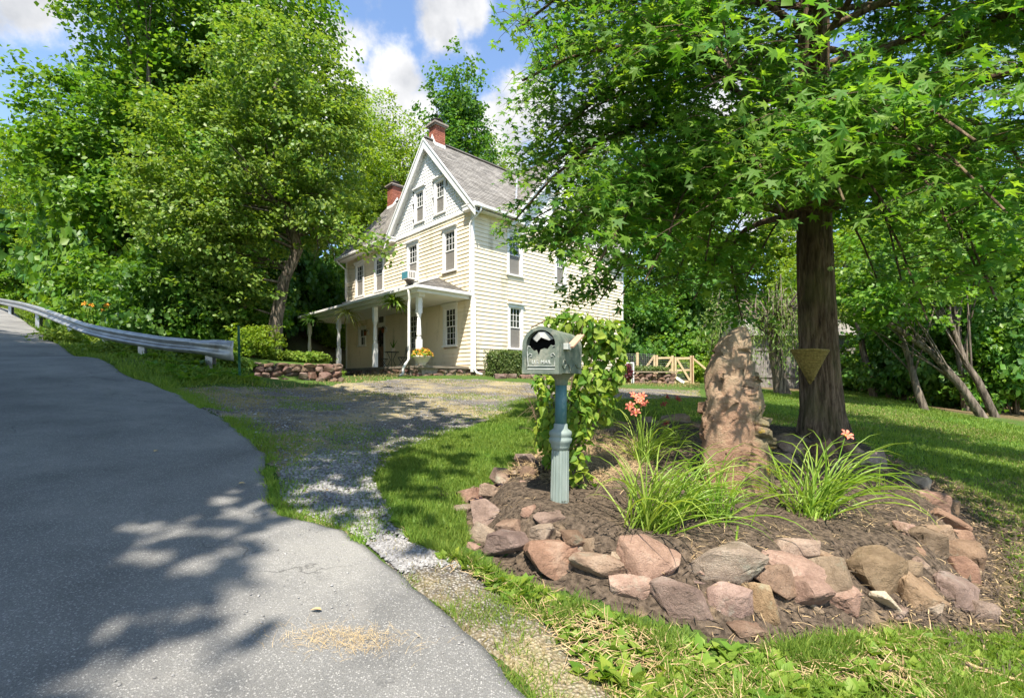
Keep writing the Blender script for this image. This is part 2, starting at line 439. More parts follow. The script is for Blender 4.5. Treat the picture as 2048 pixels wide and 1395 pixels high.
M['maroon'] = pmat('maroon_petal', (.22, .03, .03), (.34, .05, .04), 20, .6, .2, coords='Object')
M['orangeflower'] = pmat('orange_petal', (.72, .22, .03), (.80, .42, .05), 15, .6, .2, isl=.3)
M['yellowc'] = pmat('yellow_throat', (.75, .55, .08), (.8, .62, .12), 20, .6)

def barkmat(name, c1, c2, sc=18, green=None):
    m, N, L, out = nodes(name)
    v = vec_of(N, L, 'World', (1, 1, .16))
    n = tnoise(N, L, v, sc, 7, .65, .4)
    c = ramp(N, L, n, [(.34, tuple(x*.35 for x in c1)), (.47, c1), (.66, c2)])
    if green: c = mixc(N, L, ramp(N, L, tnoise(N, L, vec_of(N, L, 'World'), 2.5, 5), [(.5, (0, 0, 0)), (.7, (.5, .5, .5))]), c, green)
    prin(N, L, out, c, .92, .12, 0, bump(N, L, n, 1.0, .03))
    return m
M['bark'] = barkmat('furrowed_bark', (.10, .067, .046), (.235, .165, .115), 18, (.13, .12, .05))
M['bark2'] = barkmat('grey_bark', (.11, .09, .07), (.26, .21, .165), 14)
M['bark3'] = barkmat('pale_brown_bark', (.17, .12, .075), (.34, .255, .17), 12)
M['twig'] = pmat('twig_wood', (.12, .085, .05), (.22, .16, .10), 20, .85)
M['oldwood'] = pmat('grey_old_wood', (.135, .12, .11), (.27, .25, .23), 5, .85, .15, .6, 30, .008, vscale=(6, 6, .6), objr=.25)
M['newwood'] = pmat('tan_timber', (.46, .34, .20), (.58, .45, .28), 4, .75, .2, .3, 40, .004, vscale=(2, 2, 2))
M['galv'] = pmat('galvanised_steel', (.24, .245, .25), (.42, .42, .42), 2.6, .42, .5, .12, 30, .004, metal=.55, dirt=((.20, .17, .14), 3, .6))
M['rust'] = pmat('rusty_pipe', (.16, .06, .03), (.24, .10, .05), 20, .8)
M['greenpaint'] = pmat('dark_green_paint', (.01, .075, .04), (.02, .11, .06), 8, .5)
M['verdigris'] = pmat('weathered_green_cast_metal', (.085, .112, .09), (.18, .205, .16), 9, .55, .4, .35, 60, .004, metal=.15, dirt=((.33, .32, .25), 7, .50))
M['bluepost'] = pmat('weathered_blue_green_post', (.05, .135, .15), (.10, .20, .20), 6, .5, .4, .25, 50, .003, vscale=(1, 1, .5), dirt=((.30, .36, .33), 9, .58))
M['palepost'] = pmat('chalky_green_post', (.19, .235, .21), (.275, .315, .285), 8, .6, .35, .25, 50, .003, vscale=(1, 1, .35), dirt=((.14, .19, .17), 6, .56))
M['black'] = pmat('black_inner_shade', (.004, .004, .004), (.006, .006, .006), 5, .9, .1)  # near-black colour painting the shade inside the mailbox
M['flagred'] = pmat('faded_pink_flag', (.42, .24, .16), (.52, .31, .21), 10, .7)
M['letter'] = pmat('worn_raised_metal', (.34, .36, .33), (.46, .47, .43), 30, .5, .4)
M['paperw'] = pmat('torn_metal_grey', (.33, .33, .31), (.45, .45, .42), 20, .6)
M['wicker'] = pmat('woven_wicker', (.17, .12, .035), (.33, .24, .07), 40, .8, .2)
M['pot'] = pmat('pale_clay_pot', (.55, .47, .37), (.66, .57, .46), 8, .7, .2)
M['potw'] = pmat('white_pot', (.62, .60, .58), (.72, .70, .68), 8, .5, .3)
# ------------------------------------------------------------------ terrain
def plane0(x, y): return -0.08*x + 0.115*y
CTRL = [  # points of the ground: photograph pixel and depth in metres
    (420, 726, 10.5), (285, 714, 11.2), (213, 699, 12.2), (510, 757, 12.9), (680, 762, 13.9), (600, 759, 13.4), (560, 790, 10.5),
    (947, 750, 18.0), (800, 749, 17.6), (690, 746, 21.5), (900, 774, 14.0), (700, 850, 6.8), (1050, 830, 8.6), (1300, 790, 14.0),
    (0, 616, 28.5), (23, 621, 26.5), (75, 660, 17.0), (114, 689, 13.0), (146, 717, 11.0), (1350, 766, 21.0), (1280, 765, 20.0), (1540, 776, 22.0), (1560, 788, 17.0), (1150, 762, 19.0), (760, 790, 10.5)]
pts = []
for a, b, d in CTRL:
    p = P(a, b, d); pts.append((p.x, p.y, p.z - plane0(p.x, p.y)))
# the cut in the slope behind the house, and points of the road and lawn that lie on the plain slope
for x, y, z in ((3, 26, -.9), (8, 28, -.7), (-12, 29, 0.1), (-3, 34, 0), (8, 38, 0)): pts.append((x, y, z))
_c, _s = .7261, .6876; _hx, _hy = (945-CX)/FPX*18, 18.0
for u_, v_, z_ in ((-2.6, 3, 1.72), (-2.7, 6, 1.76), (-2.8, 9, 1.82), (-2.4, 11.6, 1.95), (0, 12.2, 2.2), (3, 13.0, 2.4), (0, 6, 1.7), (4, 3, 1.6), (9, -1, 1.5), (5, -1.2, 1.55), (1, -1, 1.68), (-1, 9, 1.72), (-1, 10.6, 1.8), (2, 9, 1.7)):   # the levelled pad round the house
    x, y = _hx+u_*_c-v_*_s, _hy+u_*_s+v_*_c; pts.append((x, y, z_-plane0(x, y)))
for a, b in ((1050, 1395), (870, 1216), (690, 1067), (540, 1000), (530, 930), (430, 837), (300, 768), (100, 1000), (100, 800), (300, 1200), (50, 640), (140, 715), (1750, 850), (2040, 1000), (1975, 838), (1850, 822), (1490, 1280), (1960, 1230), (1250, 870), (1500, 850)):
    s = (b-HY)/FPX; u = (a-CX)/FPX; d = EYE/(s - .08*u + .115); pts.append((u*d, d, 0.0))
for x, y in ((-22, 18.5), (-16, 12.5), (-12, 9), (-27, 22.5), (-34, 28), (-14, 7), (-20, 3), (-10, 0), (0, -6), (10, 2), (16, 6), (-30, 12), (25, 14)): pts.append((x, y, 0.0))
CT = np.array(pts)
def _k(r): return (1 + r/4.0)*np.exp(-r/4.0)
_A = _k(np.hypot(CT[:, None, 0]-CT[None, :, 0], CT[:, None, 1]-CT[None, :, 1])) + 0.01*np.eye(len(CT))
_W = np.linalg.solve(_A, CT[:, 2])
def gz0(x, y):
    x = np.asarray(x, float); y = np.asarray(y, float)
    z = plane0(x, y)
    for (cx_, cy_, _), w in zip(CT, _W): z = z + w*_k(np.hypot(x-cx_, y-cy_))
    return z
def ray_ground(px, py, fz):
    d = np.concatenate([np.linspace(.8, 12, 1200), np.linspace(12.01, 90, 1600)])
    x = (px-CX)/FPX*d; z = EYE-(py-HY)/FPX*d
    below = z < fz(x, d)
    i = int(np.argmax(below)) if below.any() else len(d)-1
    return float(x[i]), float(d[i])
def poly_sd(x, y, poly):
    """signed distance to a polygon, positive inside"""
    x = np.asarray(x, float); y = np.asarray(y, float)
    p = np.asarray(poly, float); best = np.full(x.shape, 1e9); ins = np.zeros(x.shape, bool)
    for i in range(len(p)):
        a = p[i]; b = p[(i+1) % len(p)]; e = b-a
        t = np.clip(((x-a[0])*e[0]+(y-a[1])*e[1])/(e@e+1e-12), 0, 1)
        best = np.minimum(best, np.hypot(x-a[0]-t*e[0], y-a[1]-t*e[1]))
        c = ((a[1] > y) != (b[1] > y)) & (x < (b[0]-a[0])*(y-a[1])/(b[1]-a[1]+1e-12)+a[0]); ins ^= c
    return np.where(ins, best, -best)
BED = [ray_ground(a, b, gz0) for a, b in ((925, 1010), (940, 1085), (1000, 1140), (1130, 1192), (1300, 1250), (1490, 1300), (1660, 1272), (1800, 1250),
       (1965, 1255), (2010, 1180), (1975, 1085), (1920, 1010), (1840, 955), (1760, 925), (1715, 900), (1600, 880), (1400, 868), (1240, 862), (1130, 900), (1040, 935))]
WA = P(505, 757, 12.9); WB = P(684, 762, 13.9)          # foot of the dry stone retaining wall
BANK = [(WA.x, WA.y), (WB.x, WB.y), (WB.x-.3, WB.y+1.2), (-6.0, 15.4), (-8.4, 16.6), (-11.5, 16.5), (-9.5, 14.0), (-7.6, 12.6)]
def gz(x, y):
    x = np.asarray(x, float); y = np.asarray(y, float)
    z = gz0(x, y)
    near = (np.abs(x) < 8) & (y > 1) & (y < 11)
    if near.any():
        s = poly_sd(x, y, BED); z = z + np.where(near, 0.27*sstep(0.02, 0.46, s + 0.05*vnoise(x, y, 0, 4, 5)) + 0.03*fbm(x, y, 0, 3.2, 9, 3)*sstep(.1, .6, s), 0)
    z = z + 0.46*sstep(0.16, 0.42, poly_sd(x, y, BANK))
    r = np.hypot(x, y)
    return z + 0.012*fbm(x, y, 0, 2.0, 3, 3) + 0.12*fbm(x, y, 0, .12, 31, 2)*sstep(34, 60, r)
def G(px, py):
    x, d = ray_ground(px, py, gz); return Vector((x, d, float(gz(x, d))))
def zat(x, y): return float(gz(np.array([x]), np.array([y]))[0])

def axis(lo, a, b, hi, fine, grow=1.10):
    v = list(np.arange(a, b, fine)); s = fine
    while v[-1] < hi: s *= grow; v.append(v[-1]+s)
    s = fine
    while v[0] > lo: s *= grow; v.insert(0, v[0]-s)
    return np.array(v)
def grid_mesh(xs, ys, fz, dz=0.0):
    X, Y = np.meshgrid(xs, ys); Z = fz(X.ravel(), Y.ravel()).reshape(X.shape)+dz
    V = np.stack([X.ravel(), Y.ravel(), Z.ravel()], 1)
    nx, ny = len(xs), len(ys)
    i = (np.arange(ny-1)[:, None]*nx + np.arange(nx-1)[None, :]).ravel()
    return V, np.stack([i, i+1, i+1+nx, i+nx], 1)
V, F = grid_mesh(axis(-160, -4.5, 6.5, 160, .085), axis(-60, 1.6, 9.5, 190, .085), gz)
me = np_mesh('ground', V, F, True)
att = me.attributes.new('litter', 'FLOAT', 'POINT')
xx, yy = V[:, 0], V[:, 1]
# leaf litter on the forest floor, bare soil along the verge by the bed
lit = 0.9*sstep(1.0, 4.0, yy-(9.5+.42*(20-xx)) - 2.5*vnoise(xx, yy, 0, .4, 2))*(xx > 11) + 0.9*sstep(24, 30, yy)
vs = poly_sd(xx, yy, BED); lit = np.maximum(lit, .8*sstep(-.75, -.1, vs + .25*fbm(xx, yy, 0, 2.2, 4, 3))*(xx > 1.2))
att.data.foreach_set('value', np.clip(lit, 0, 1).astype(np.float32))
GROUND = tag(obj('ground', me, M['ground']), kind='structure')

# ---- road: a strip between its ragged edge and the far side
ROADPX = [(1050, 1395), (960, 1305), (873, 1216), (808, 1158), (732, 1102), (691, 1067), (625, 1050), (562, 1036), (536, 1008), (540, 975), (527, 950), (534, 915), (484, 872), (437, 837),
          (390, 813), (358, 793), (300, 768), (251, 753)]
ROADFAR = [(194, 741, 9.7), (146, 717, 11.0), (114, 689, 13.0), (75, 660, 16.8), (52, 637, 21), (23, 621, 26.5), (0, 615, 29)]
edge = [(3.4, -7.0), (2.0, -2.0), (1.05, .6)] + [ray_ground(a, b, gz0) for a, b in ROADPX] + [(P(a, b, d).x, d) for a, b, d in ROADFAR]
e = np.array(edge); last = e[-1]; dirv = (e[-1]-e[-3]); dirv /= np.linalg.norm(dirv)
edge += [tuple(last+dirv*k) for k in (8, 20, 40)]
e = np.array(edge)
seg = np.r_[0, np.cumsum(np.linalg.norm(np.diff(e, axis=0), axis=1))]
ss = np.concatenate([np.arange(0, 20, .05), np.arange(20, seg[-1], .4)])
ex = np.interp(ss, seg, e[:, 0]); ey = np.interp(ss, seg, e[:, 1])
jit = .035*fbm(ss, ss*0, 0, 3.0, 8, 3) + .02*vnoise(ss, ss*0, 0, 11, 12)
sm = np.exp(-np.linspace(-2, 2, 41)**2); sm /= sm.sum()
def smooth(v, k=1):
    for _ in range(k): v = np.convolve(np.pad(v, 20, mode='edge'), sm, 'valid')
    return v
# the far side runs parallel to a smoothed centre line
RD = np.array([-.70, -.45]) ; 
gx, gy = np.gradient(smooth(ex, 6), ss), np.gradient(smooth(ey, 6), ss); gl = np.hypot(gx, gy)+1e-9
nx_, ny_ = -gy/gl, gx/gl
nx_, ny_ = smooth(nx_, 8), smooth(ny_, 8)
ROADEDGE = np.stack([ex+nx_*jit, ey+ny_*jit], 1)
t = np.r_[0, np.geomspace(.05, 6.4, 26)]
X = ROADEDGE[:, 0][:, None] + nx_[:, None]*t[None]; Y = ROADEDGE[:, 1][:, None] + ny_[:, None]*t[None]
Z = gz0(X.ravel(), Y.ravel()).reshape(X.shape) + .035
Z[:, 0] -= .012
V = np.stack([X.ravel(), Y.ravel(), Z.ravel()], 1)
low = np.stack([ROADEDGE[:, 0], ROADEDGE[:, 1], Z[:, 0]-.09], 1)
n, mcols = X.shape
i = (np.arange(n-1)[:, None]*mcols + np.arange(mcols-1)[None]).ravel()
F = np.stack([i, i+1, i+1+mcols, i+mcols], 1)
b = len(V); k = np.arange(n-1); F = np.concatenate([F, np.stack([b+k, k*mcols, (k+1)*mcols, b+k+1], 1)])
ROAD = tag(obj('road', np_mesh('road', np.concatenate([V, low]), F, True), M['asphalt']), kind='structure')
ROADPOLY = np.concatenate([ROADEDGE[::6], (ROADEDGE + np.stack([nx_, ny_], 1)*6.4)[::-6]])

# ---- patches that follow the ground inside an outline
def patch(name, poly, mat, step, dz, rag=0.05, seed=1, thin=None, kind='structure'):
    p = np.array(poly); x0, y0 = p.min(0)-.1; x1, y1 = p.max(0)+.1
    xs = np.arange(x0, x1, step); ys = np.arange(y0, y1, step)
    V, F = grid_mesh(xs, ys, gz, dz)
    sd = poly_sd(V[:, 0], V[:, 1], poly) + rag*fbm(V[:, 0], V[:, 1], 0, 2.5, seed, 4)
    keep = (sd[F] > 0).sum(1) >= 2
    V[:, 2] -= np.where(sd < .06, (dz+.01)*sstep(.06, -.02, sd), 0)
    F = F[keep]; u, inv = np.unique(F, return_inverse=True)
    return tag(obj(name, np_mesh(name, V[u], inv.reshape(F.shape), True), mat), kind=kind)
DRIVEPX = [(560, 945), (505, 885), (437, 836), (390, 812), (330, 780), (430, 772), (560, 775), (690, 766), (800, 757), (950, 758), (1060, 766), (1200, 774), (1400, 780), (1400, 797), (1230, 797), (1060, 805), (1000, 835), (890, 870), (800, 905), (745, 960), (775, 1040), (795, 1085), (735, 1090), (690, 1060), (600, 1030), (560, 1000)]
DRIVE = [ray_ground(a, b, gz0) for a, b in DRIVEPX]
VERGEPX = [(735, 1090), (800, 1085), (900, 1120), (990, 1170), (1080, 1240), (1150, 1310), (1230, 1400), (1330, 1480), (1180, 1480), (1060, 1400), (960, 1300), (873, 1210), (808, 1153)]
VERGE = [ray_ground(a, b, gz0) for a, b in VERGEPX]
patch('gravel_driveway', DRIVE, M['gravel'], .05, .008, .22, 3)
patch('gravel_verge', VERGE, M['gravel'], .03, .012, .09, 6)
patch('mulch_bed', BED, M['mulch'], .03, .012, .06, 9)
# ------------------------------------------------------------------ the farmhouse, in its own frame: x along the clapboard side wall, y along the porch front, z from the sill
HC = P(945, 737, 18.0)
HROT = math.atan2(.6876, .7261)
HOUSE = empty('farmhouse', HC, HROT)
tag(HOUSE, 'cream clapboard farmhouse with steep cross gables, white trim and a long front porch', 'house')
def hw(x, y, z):
    c, s = math.cos(HROT), math.sin(HROT); return Vector((HC.x+x*c-y*s, HC.y+x*s+y*c, HC.z+z))
LA, LB, WT = 10.71, 9.83, 5.96           # porch front length, side wall length, wall height
AC, BC, HALF, XC = 2.92, 5.15, 2.92, 2.65  # gable centre on the front, gable centre on the side, half span, ridge of the rear wing
RZ, TAN, TANC, OV, OVR = 9.63, 1.10, 1.175, .42, .24
def wm(side):
    if side == 'front': return lambda s0, s1, o0, o1, z0, z1: (-o1, -o0, s0, s1, z0, z1)
    return lambda s0, s1, o0, o1, z0, z1: (s0, s1, -o1, -o0, z0, z1)
# inner walls
core = MB(); core.box(.12, LB-.02, .12, 5.80, -.5, WT); core.box(.12, 5.25, 5.80, LA-.02, -.5, WT)
core.prism([(.12, .2, WT), (.12, 5.64, WT), (.12, AC, 9.10)], (9.6, 0, 0))
core.prism([(BC-2.72, .12, WT), (BC+2.72, .12, WT), (BC, .12, 9.10)], (0, 3, 0))
core.prism([(.15, LA-.04, WT), (5.15, LA-.04, WT), (XC, LA-.04, 8.9)], (0, -7, 0))
core.build('wall', M['siding'], HOUSE)

OPEN = {'front': [], 'side': []}
def window(side, s0, s1, z0, z1, cols=3, rows=3, blind=True, cap=True, upper_dark=True):
    """trim outside bounds; two hung sashes with muntins"""
    if s0 > s1: s0, s1 = s1, s0
    b = wm(side); w = .125
    OPEN[side].append((s0+.01, s1-.01, z0+.01, z1-.02))
    t = MB()
    t.box(*b(s0, s0+w, -.10, .045, z0+.07, z1-.20)); t.box(*b(s1-w, s1, -.10, .045, z0+.07, z1-.20)); t.box(*b(s0, s1, -.10, .047, z1-.20, z1-.055))
    win = t.build('window', M['white'], HOUSE, bevel=.004)
    if cap: MB().box(*b(s0-.05, s1+.05, 0, .12, z1-.055, z1)).box(*b(s0-.025, s1+.025, 0, .08, z1-.095, z1-.057)).build('head_moulding', M['white'], win)
    MB().box(*b(s0-.03, s1+.03, -.05, .09, z0, z0+.07)).build('sill', M['white'], win)
    g0, g1 = s0+w, s1-w; zb, zt = z0+.07, z1-.20; zm = (zb+zt)/2+.02
    for k, (a, c) in enumerate(((zb, zm+.02), (zm-.02, zt))):
        o = -.075 if k == 0 else -.045        # the lower sash sits further in
        f = .04; s = MB()
        s.box(*b(g0, g1, o, o+.035, a, a+f)); s.box(*b(g0, g1, o, o+.035, c-f, c)); s.box(*b(g0, g0+f, o, o+.033, a+f, c-f)); s.box(*b(g1-f, g1, o, o+.033, a+f, c-f))
        sash = s.build('sash', M['white'], win)
        mu = MB()
        for q in range(1, cols): x = g0+f+(g1-g0-2*f)*q/cols; mu.box(*b(x-.009, x+.009, o+.008, o+.026, a+f, c-f))
        for q in range(1, rows): z = a+f+(c-a-2*f)*q/rows; mu.box(*b(g0+f, g1-f, o+.009, o+.024, z-.009, z+.009))
        mu.build('muntins', M['white'], win)
        MB().box(*b(g0+f, g1-f, o+.004, o+.012, a+f, c-f)).build('pane', M['glass'], win)
        if blind and k == 0: MB().box(*b(g0+.01, g1-.01, o+.038, o+.042, a+.01, c-.03)).build('insect_screen', M['screen_mesh'], win)
    return win
def screen_mesh():
    m, N, L, out = nodes('fine_screen')
    p = prin(N, L, None, (.30, .28, .25), .7, .2); t = N.new('ShaderNodeBsdfTransparent'); s = N.new('ShaderNodeMixShader'); s.inputs[0].default_value = .55
    L.new(t.outputs[0], s.inputs[1]); L.new(p.outputs[0], s.inputs[2]); L.new(s.outputs[0], out.inputs['Surface']); return m
M['screen_mesh'] = screen_mesh()
for s0, s1 in ((.95, 1.88), (3.66, 4.59), (6.66, 7.62), (8.69, 9.66)): window('front', s0, s1, 3.84, 5.66)
window('front', .91, 1.85, .88, 2.60, blind=False); window('front', 3.57, 4.51, .88, 2.60, blind=False)
window('front', 8.47, 9.32, 1.30, 2.40, 2, 1, False, False)
window('side', 1.74, 2.60, 3.77, 5.58); window('side', 1.79, 2.64, .81, 2.70); window('side', 4.61, 5.37, 3.75, 5.55)
for s0, s1 in ((1.67, 2.49), (3.17, 3.99)): window('front', s0, s1, 6.28, 7.84)
window('side', BC-.85, BC-.1, 6.28, 7.7); window('side', BC+.1, BC+.85, 6.28, 7.7)
# front door with transom
D0, D1 = 6.54, 7.50
OPEN['front'].append((D0, D1, .08, 2.84))
b = wm('front')
t = MB(); t.box(*b(D0, D0+.12, -.1, .045, .08, 2.7)); t.box(*b(D1-.12, D1, -.1, .045, .08, 2.7)); t.box(*b(D0, D1, -.1, .047, 2.7, 2.86)); t.box(*b(D0+.12, D1-.12, -.1, .03, 2.14, 2.30))
door = t.build('door', M['white'], HOUSE)
MB().box(*b(D0+.22, D1-.22, -.06, -.05, 2.36, 2.64)).build('transom', M['glass'], door)
MB().box(*b(D0+.12, D1-.12, -.08, -.06, 2.30, 2.70)).build('transom_panel', M['white'], door)
d = MB().box(*b(D0+.12, D1-.12, -.10, -.05, .08, 2.14)); d.box(*b(D0+.2, D0+.44, -.05, -.03, .2, .85)); d.box(*b(D1-.44, D1-.2, -.05, -.03, .2, .85)); d.box(*b(D0+.2, D1-.2, -.05, -.035, .95, 1.12))
d.build('door_leaf', M['doorwood'], door)
MB().box(*b(D0+.24, D1-.24, -.052, -.044, 1.2, 2.02)).build('pane', M['glass'], door)
mu = MB().box(*b((D0+D1)/2-.012, (D0+D1)/2+.012, -.044, -.034, 1.2, 2.02))
for z in (1.47, 1.74): mu.box(*b(D0+.24, D1-.24, -.044, -.036, z-.012, z+.012))
mu.build('muntins', M['doorwood'], door)
MB().lathe([(.03, 0), (.035, .02), (.02, .04)], 10, (-.0, D1-.19, 1.05)).build('handle', M['copper'], door)
# clapboards, one object per board, cut at the openings
NC = 38; EXPO = WT/NC
def boards(side, s_lo, s_hi):
    bm_ = wm(side)
    for k in range(NC):
        z0 = k*EXPO; z1 = z0+EXPO+.012
        iv = [(s_lo, s_hi)]
        for a, c, zb, zt in OPEN[side]:
            if zt <= z0+.01 or zb >= z0+EXPO-.01: continue
            nv = []
            for p, q in iv:
                if c <= p or a >= q: nv.append((p, q)); continue
                if a > p: nv.append((p, a))
                if c < q: nv.append((c, q))
            iv = nv
        for p, q in iv:
            if q-p < .05: continue
            sh = .0015*math.sin(k*7.7)
            o0, o1 = .004+sh, .030+sh
            if side == 'front': vs = [(-o1, p, z0), (-o1, q, z0), (-o0, q, z1), (-o0, p, z1), (.12, p, z0), (.12, q, z0), (.12, q, z1), (.12, p, z1)]
            else: vs = [(p, -o1, z0), (q, -o1, z0), (q, -o0, z1), (p, -o0, z1), (p, .12, z0), (q, .12, z0), (q, .12, z1), (p, .12, z1)]
            MB().add(vs, [(0,1,2,3),(4,7,6,5),(0,4,5,1),(3,2,6,7),(0,3,7,4),(1,5,6,2)]).build('clapboard', M['siding'], HOUSE)
boards('front', .055, LA-.055); boards('side', .055, LB-.055)
MB().box(-.05, .055, -.05, .055, -.12, WT).build('corner_board', M['white'], HOUSE)
MB().box(-.05, .06, LA-.055, LA+.05, -.1, WT).build('corner_board', M['white'], HOUSE)
MB().box(LB-.055, LB+.05, -.05, .06, -.12, WT).build('corner_board', M['white'], HOUSE)
# fish-scale shingled gable faces
def scales(side, c, half, z0, zt):
    V, F = [], []; row = .135; w = .165; r = 0; prof = [(0, 1), (0, .35), (.13, .14), (.32, .03), (.5, 0), (.68, .03), (.87, .14), (1, .35), (1, 1)]
    z = z0
    while z < zt:
        hw_ = half*(1-(z-WT)/(zt-WT+.15))+.05
        off = (r % 2)*w/2; n = int(hw_*2/w)+2
        for q in range(n):
            s = c-hw_+q*w+off-w/2
            inside = False
            for a, cc, zb, ztt in OPEN[side]:
                if zb < z+.05 < ztt and s+w > a and s < cc: inside = True
            if inside or abs(s+w/2-c) > hw_+.02: continue
            b0 = len(V)
            for (u, v) in prof:
                o = .045-.035*v; zz = z+v*row*1.5
                V.append((-o, s+u*w*.97, zz) if side == 'front' else (s+u*w*.97, -o, zz))
            F.append(tuple(range(b0, b0+len(prof))))
            n0 = len(V)                                   # the thickness of the rounded butt
            for (u, v) in prof[1:-1]:
                o = .02-.02*v; zz = z+v*row*1.5+.004
                V.append((-o, s+u*w*.97, zz) if side == 'front' else (s+u*w*.97, -o, zz))
            for k in range(len(prof)-3): F.append((b0+1+k, n0+k, n0+k+1, b0+2+k))
        z += row; r += 1
    m = MB(); m.v = V; m.f = F
    tag(m.build('scalloped_shingles', M['scale_shingle'], HOUSE), kind='stuff')
    MB().prism([((.09, c-half+.05, WT) if side == 'front' else (c-half+.05, .09, WT)), ((.09, c+half-.05, WT) if side == 'front' else (c+half-.05, .09, WT)), ((.09, c, zt+.1) if side == 'front' else (c, .09, zt+.1))], (.1, 0, 0) if side == 'front' else (0, .1, 0)).build('gable_wall', M['white'], HOUSE)
    bb = wm(side); MB().box(*bb(c-half+.1, c+half-.1, -.02, .06, WT-.03, WT+.05)).build('gable_band', M['white'], HOUSE)
scales('front', AC, HALF, WT+.05, 9.2); scales('side', BC, HALF, WT+.05, 9.2)

# roofs
def slab(a, b, c, d, th, name, mat):
    """a,b along the eave, c,d along the ridge"""
    MB().prism([a, b, c, d], (0, 0, -th)).build(name, mat, HOUSE)
def shingles(a, b, c, d, name='roof_shingles', expo=.14, tab=.30, lift=.004, clip=None):
    """tabs laid in courses over the quad a-b (eave) to d-c (ridge)"""
    a, b, c, d = map(Vector, (a, b, c, d))
    nrm = (b-a).cross(d-a).normalized()
    if nrm.z < 0: nrm = -nrm
    hgt = ((d-a).length+(c-b).length)/2; rows = int(hgt/expo)
    V, F = [], []
    g = np.random.default_rng(int(hgt*1000))
    for r in range(rows+1):
        t0 = r/rows; t1 = min((r+1.25)/rows, 1.02)
        p0, p1 = a.lerp(d, t0), b.lerp(c, t0); q0, q1 = a.lerp(d, t1), b.lerp(c, t1)
        n = max(1, int((p1-p0).length/tab)); sh = (r % 2)*.5
        for k in range(-1, n+1):
            u0 = max(0, (k+sh+.02)/n); u1 = min(1, (k+sh+.98)/n)
            if u1-u0 < .15/n: continue
            if clip is not None and clip((p0.lerp(p1, (u0+u1)/2))): continue
            jj = g.normal(0, .0025); l0 = nrm*(lift+.014+abs(jj)); l1 = nrm*lift; dn = (p0-q0).normalized()*g.normal(0, .006)
            A, B = p0.lerp(p1, u0)+l0+dn, p0.lerp(p1, u1)+l0+dn; C, D = q0.lerp(q1, u1)+l1, q0.lerp(q1, u0)+l1
            b0 = len(V); V += [tuple(A), tuple(B), tuple(C), tuple(D), tuple(A-nrm*.014), tuple(B-nrm*.014)]
            F += [(b0, b0+1, b0+2, b0+3), (b0+4, b0+5, b0+1, b0)]
    m = MB(); m.v = V; m.f = F
    return tag(m.build(name, M['shingle'], HOUSE), kind='stuff')
zA = RZ-TAN*(AC+OV)
x0, x1 = -OVR, LB+.35
xb = BC-HALF-OV; xb2 = 2*BC-xb
yv = AC+TANC*(XC+OV)/TAN; yb = 2*AC+OV
def roof_poly(poly): MB().prism(poly, (0, 0, -.10)).build('roof', M['roofedge'], HOUSE)
roof_poly([(x0, -OV, zA), (xb, -OV, zA), (BC, AC, RZ), (x0, AC, RZ)])
roof_poly([(xb2, -OV, zA), (x1, -OV, zA), (x1, AC, RZ), (BC, AC, RZ)])
roof_poly([(x0, AC, RZ), (XC, AC, RZ), (x0, yv, RZ-TAN*(yv-AC))])
roof_poly([(XC, AC, RZ), (x1, AC, RZ), (x1, yb, zA), (2*XC-x0, yb, zA)])
inB = lambda p: p.z < RZ-TAN*abs(p.x-BC)-.02
shingles((x0, -OV-.03, zA-.02), (x1, -OV-.03, zA-.02), (x1, AC, RZ), (x0, AC, RZ), clip=inB)
shingles((x1, yb, zA), (x0, yb, zA), (x0, AC, RZ), (x1, AC, RZ), clip=lambda p: p.x < 2*XC+OV and p.z < RZ-TANC*abs(p.x-XC)-.02)
zc = RZ-TANC*(XC+OV); y1 = LA+.35
inA = lambda p: p.z < RZ-TAN*abs(p.y-AC)-.02
roof_poly([(-OV, yv, zc), (-OV, y1, zc), (XC, y1, RZ), (XC, AC, RZ)])
roof_poly([(2*XC+OV, yv, zc), (2*XC+OV, y1, zc), (XC, y1, RZ), (XC, AC, RZ)])
shingles((-OV-.03, y1, zc-.02), (-OV-.03, AC, zc-.02), (XC, AC, RZ), (XC, y1, RZ), clip=inA)
roof_poly([(xb, -OVR, zA), (BC, AC, RZ), (BC, -OVR, RZ)])
roof_poly([(xb2, -OVR, zA), (BC, AC, RZ), (BC, -OVR, RZ)])
inA2 = lambda p: p.z < RZ-TAN*abs(p.y-AC)-.02
shingles((xb, AC, zA), (xb, -OVR-.02, zA), (BC, -OVR-.02, RZ), (BC, AC, RZ), clip=inA2)
shingles((2*BC-xb, -OVR, zA), (2*BC-xb, AC, zA), (BC, AC, RZ), (BC, -OVR, RZ), clip=inA2)
MB().bar((xb+.0, -OV, zA+.035), (BC, AC, RZ+.02), .20, .03, up=(-.4, -.4, .8)).build('valley_flashing', M['flash'], HOUSE)
MB().bar((2*BC-xb, -OV, zA+.035), (BC, AC, RZ+.02), .20, .03, up=(.4, -.4, .8)).build('valley_flashing', M['flash'], HOUSE)
MB().bar((x0, AC, RZ+.02), (x1, AC, RZ+.02), .22, .03).build('ridge_cap', M['shingle'], HOUSE)
MB().bar((BC, -OVR, RZ+.018), (BC, AC, RZ+.018), .22, .03).build('ridge_cap', M['shingle'], HOUSE)
MB().bar((XC, AC, RZ+.016), (XC, y1, RZ+.016), .22, .03).build('ridge_cap', M['shingle'], HOUSE)
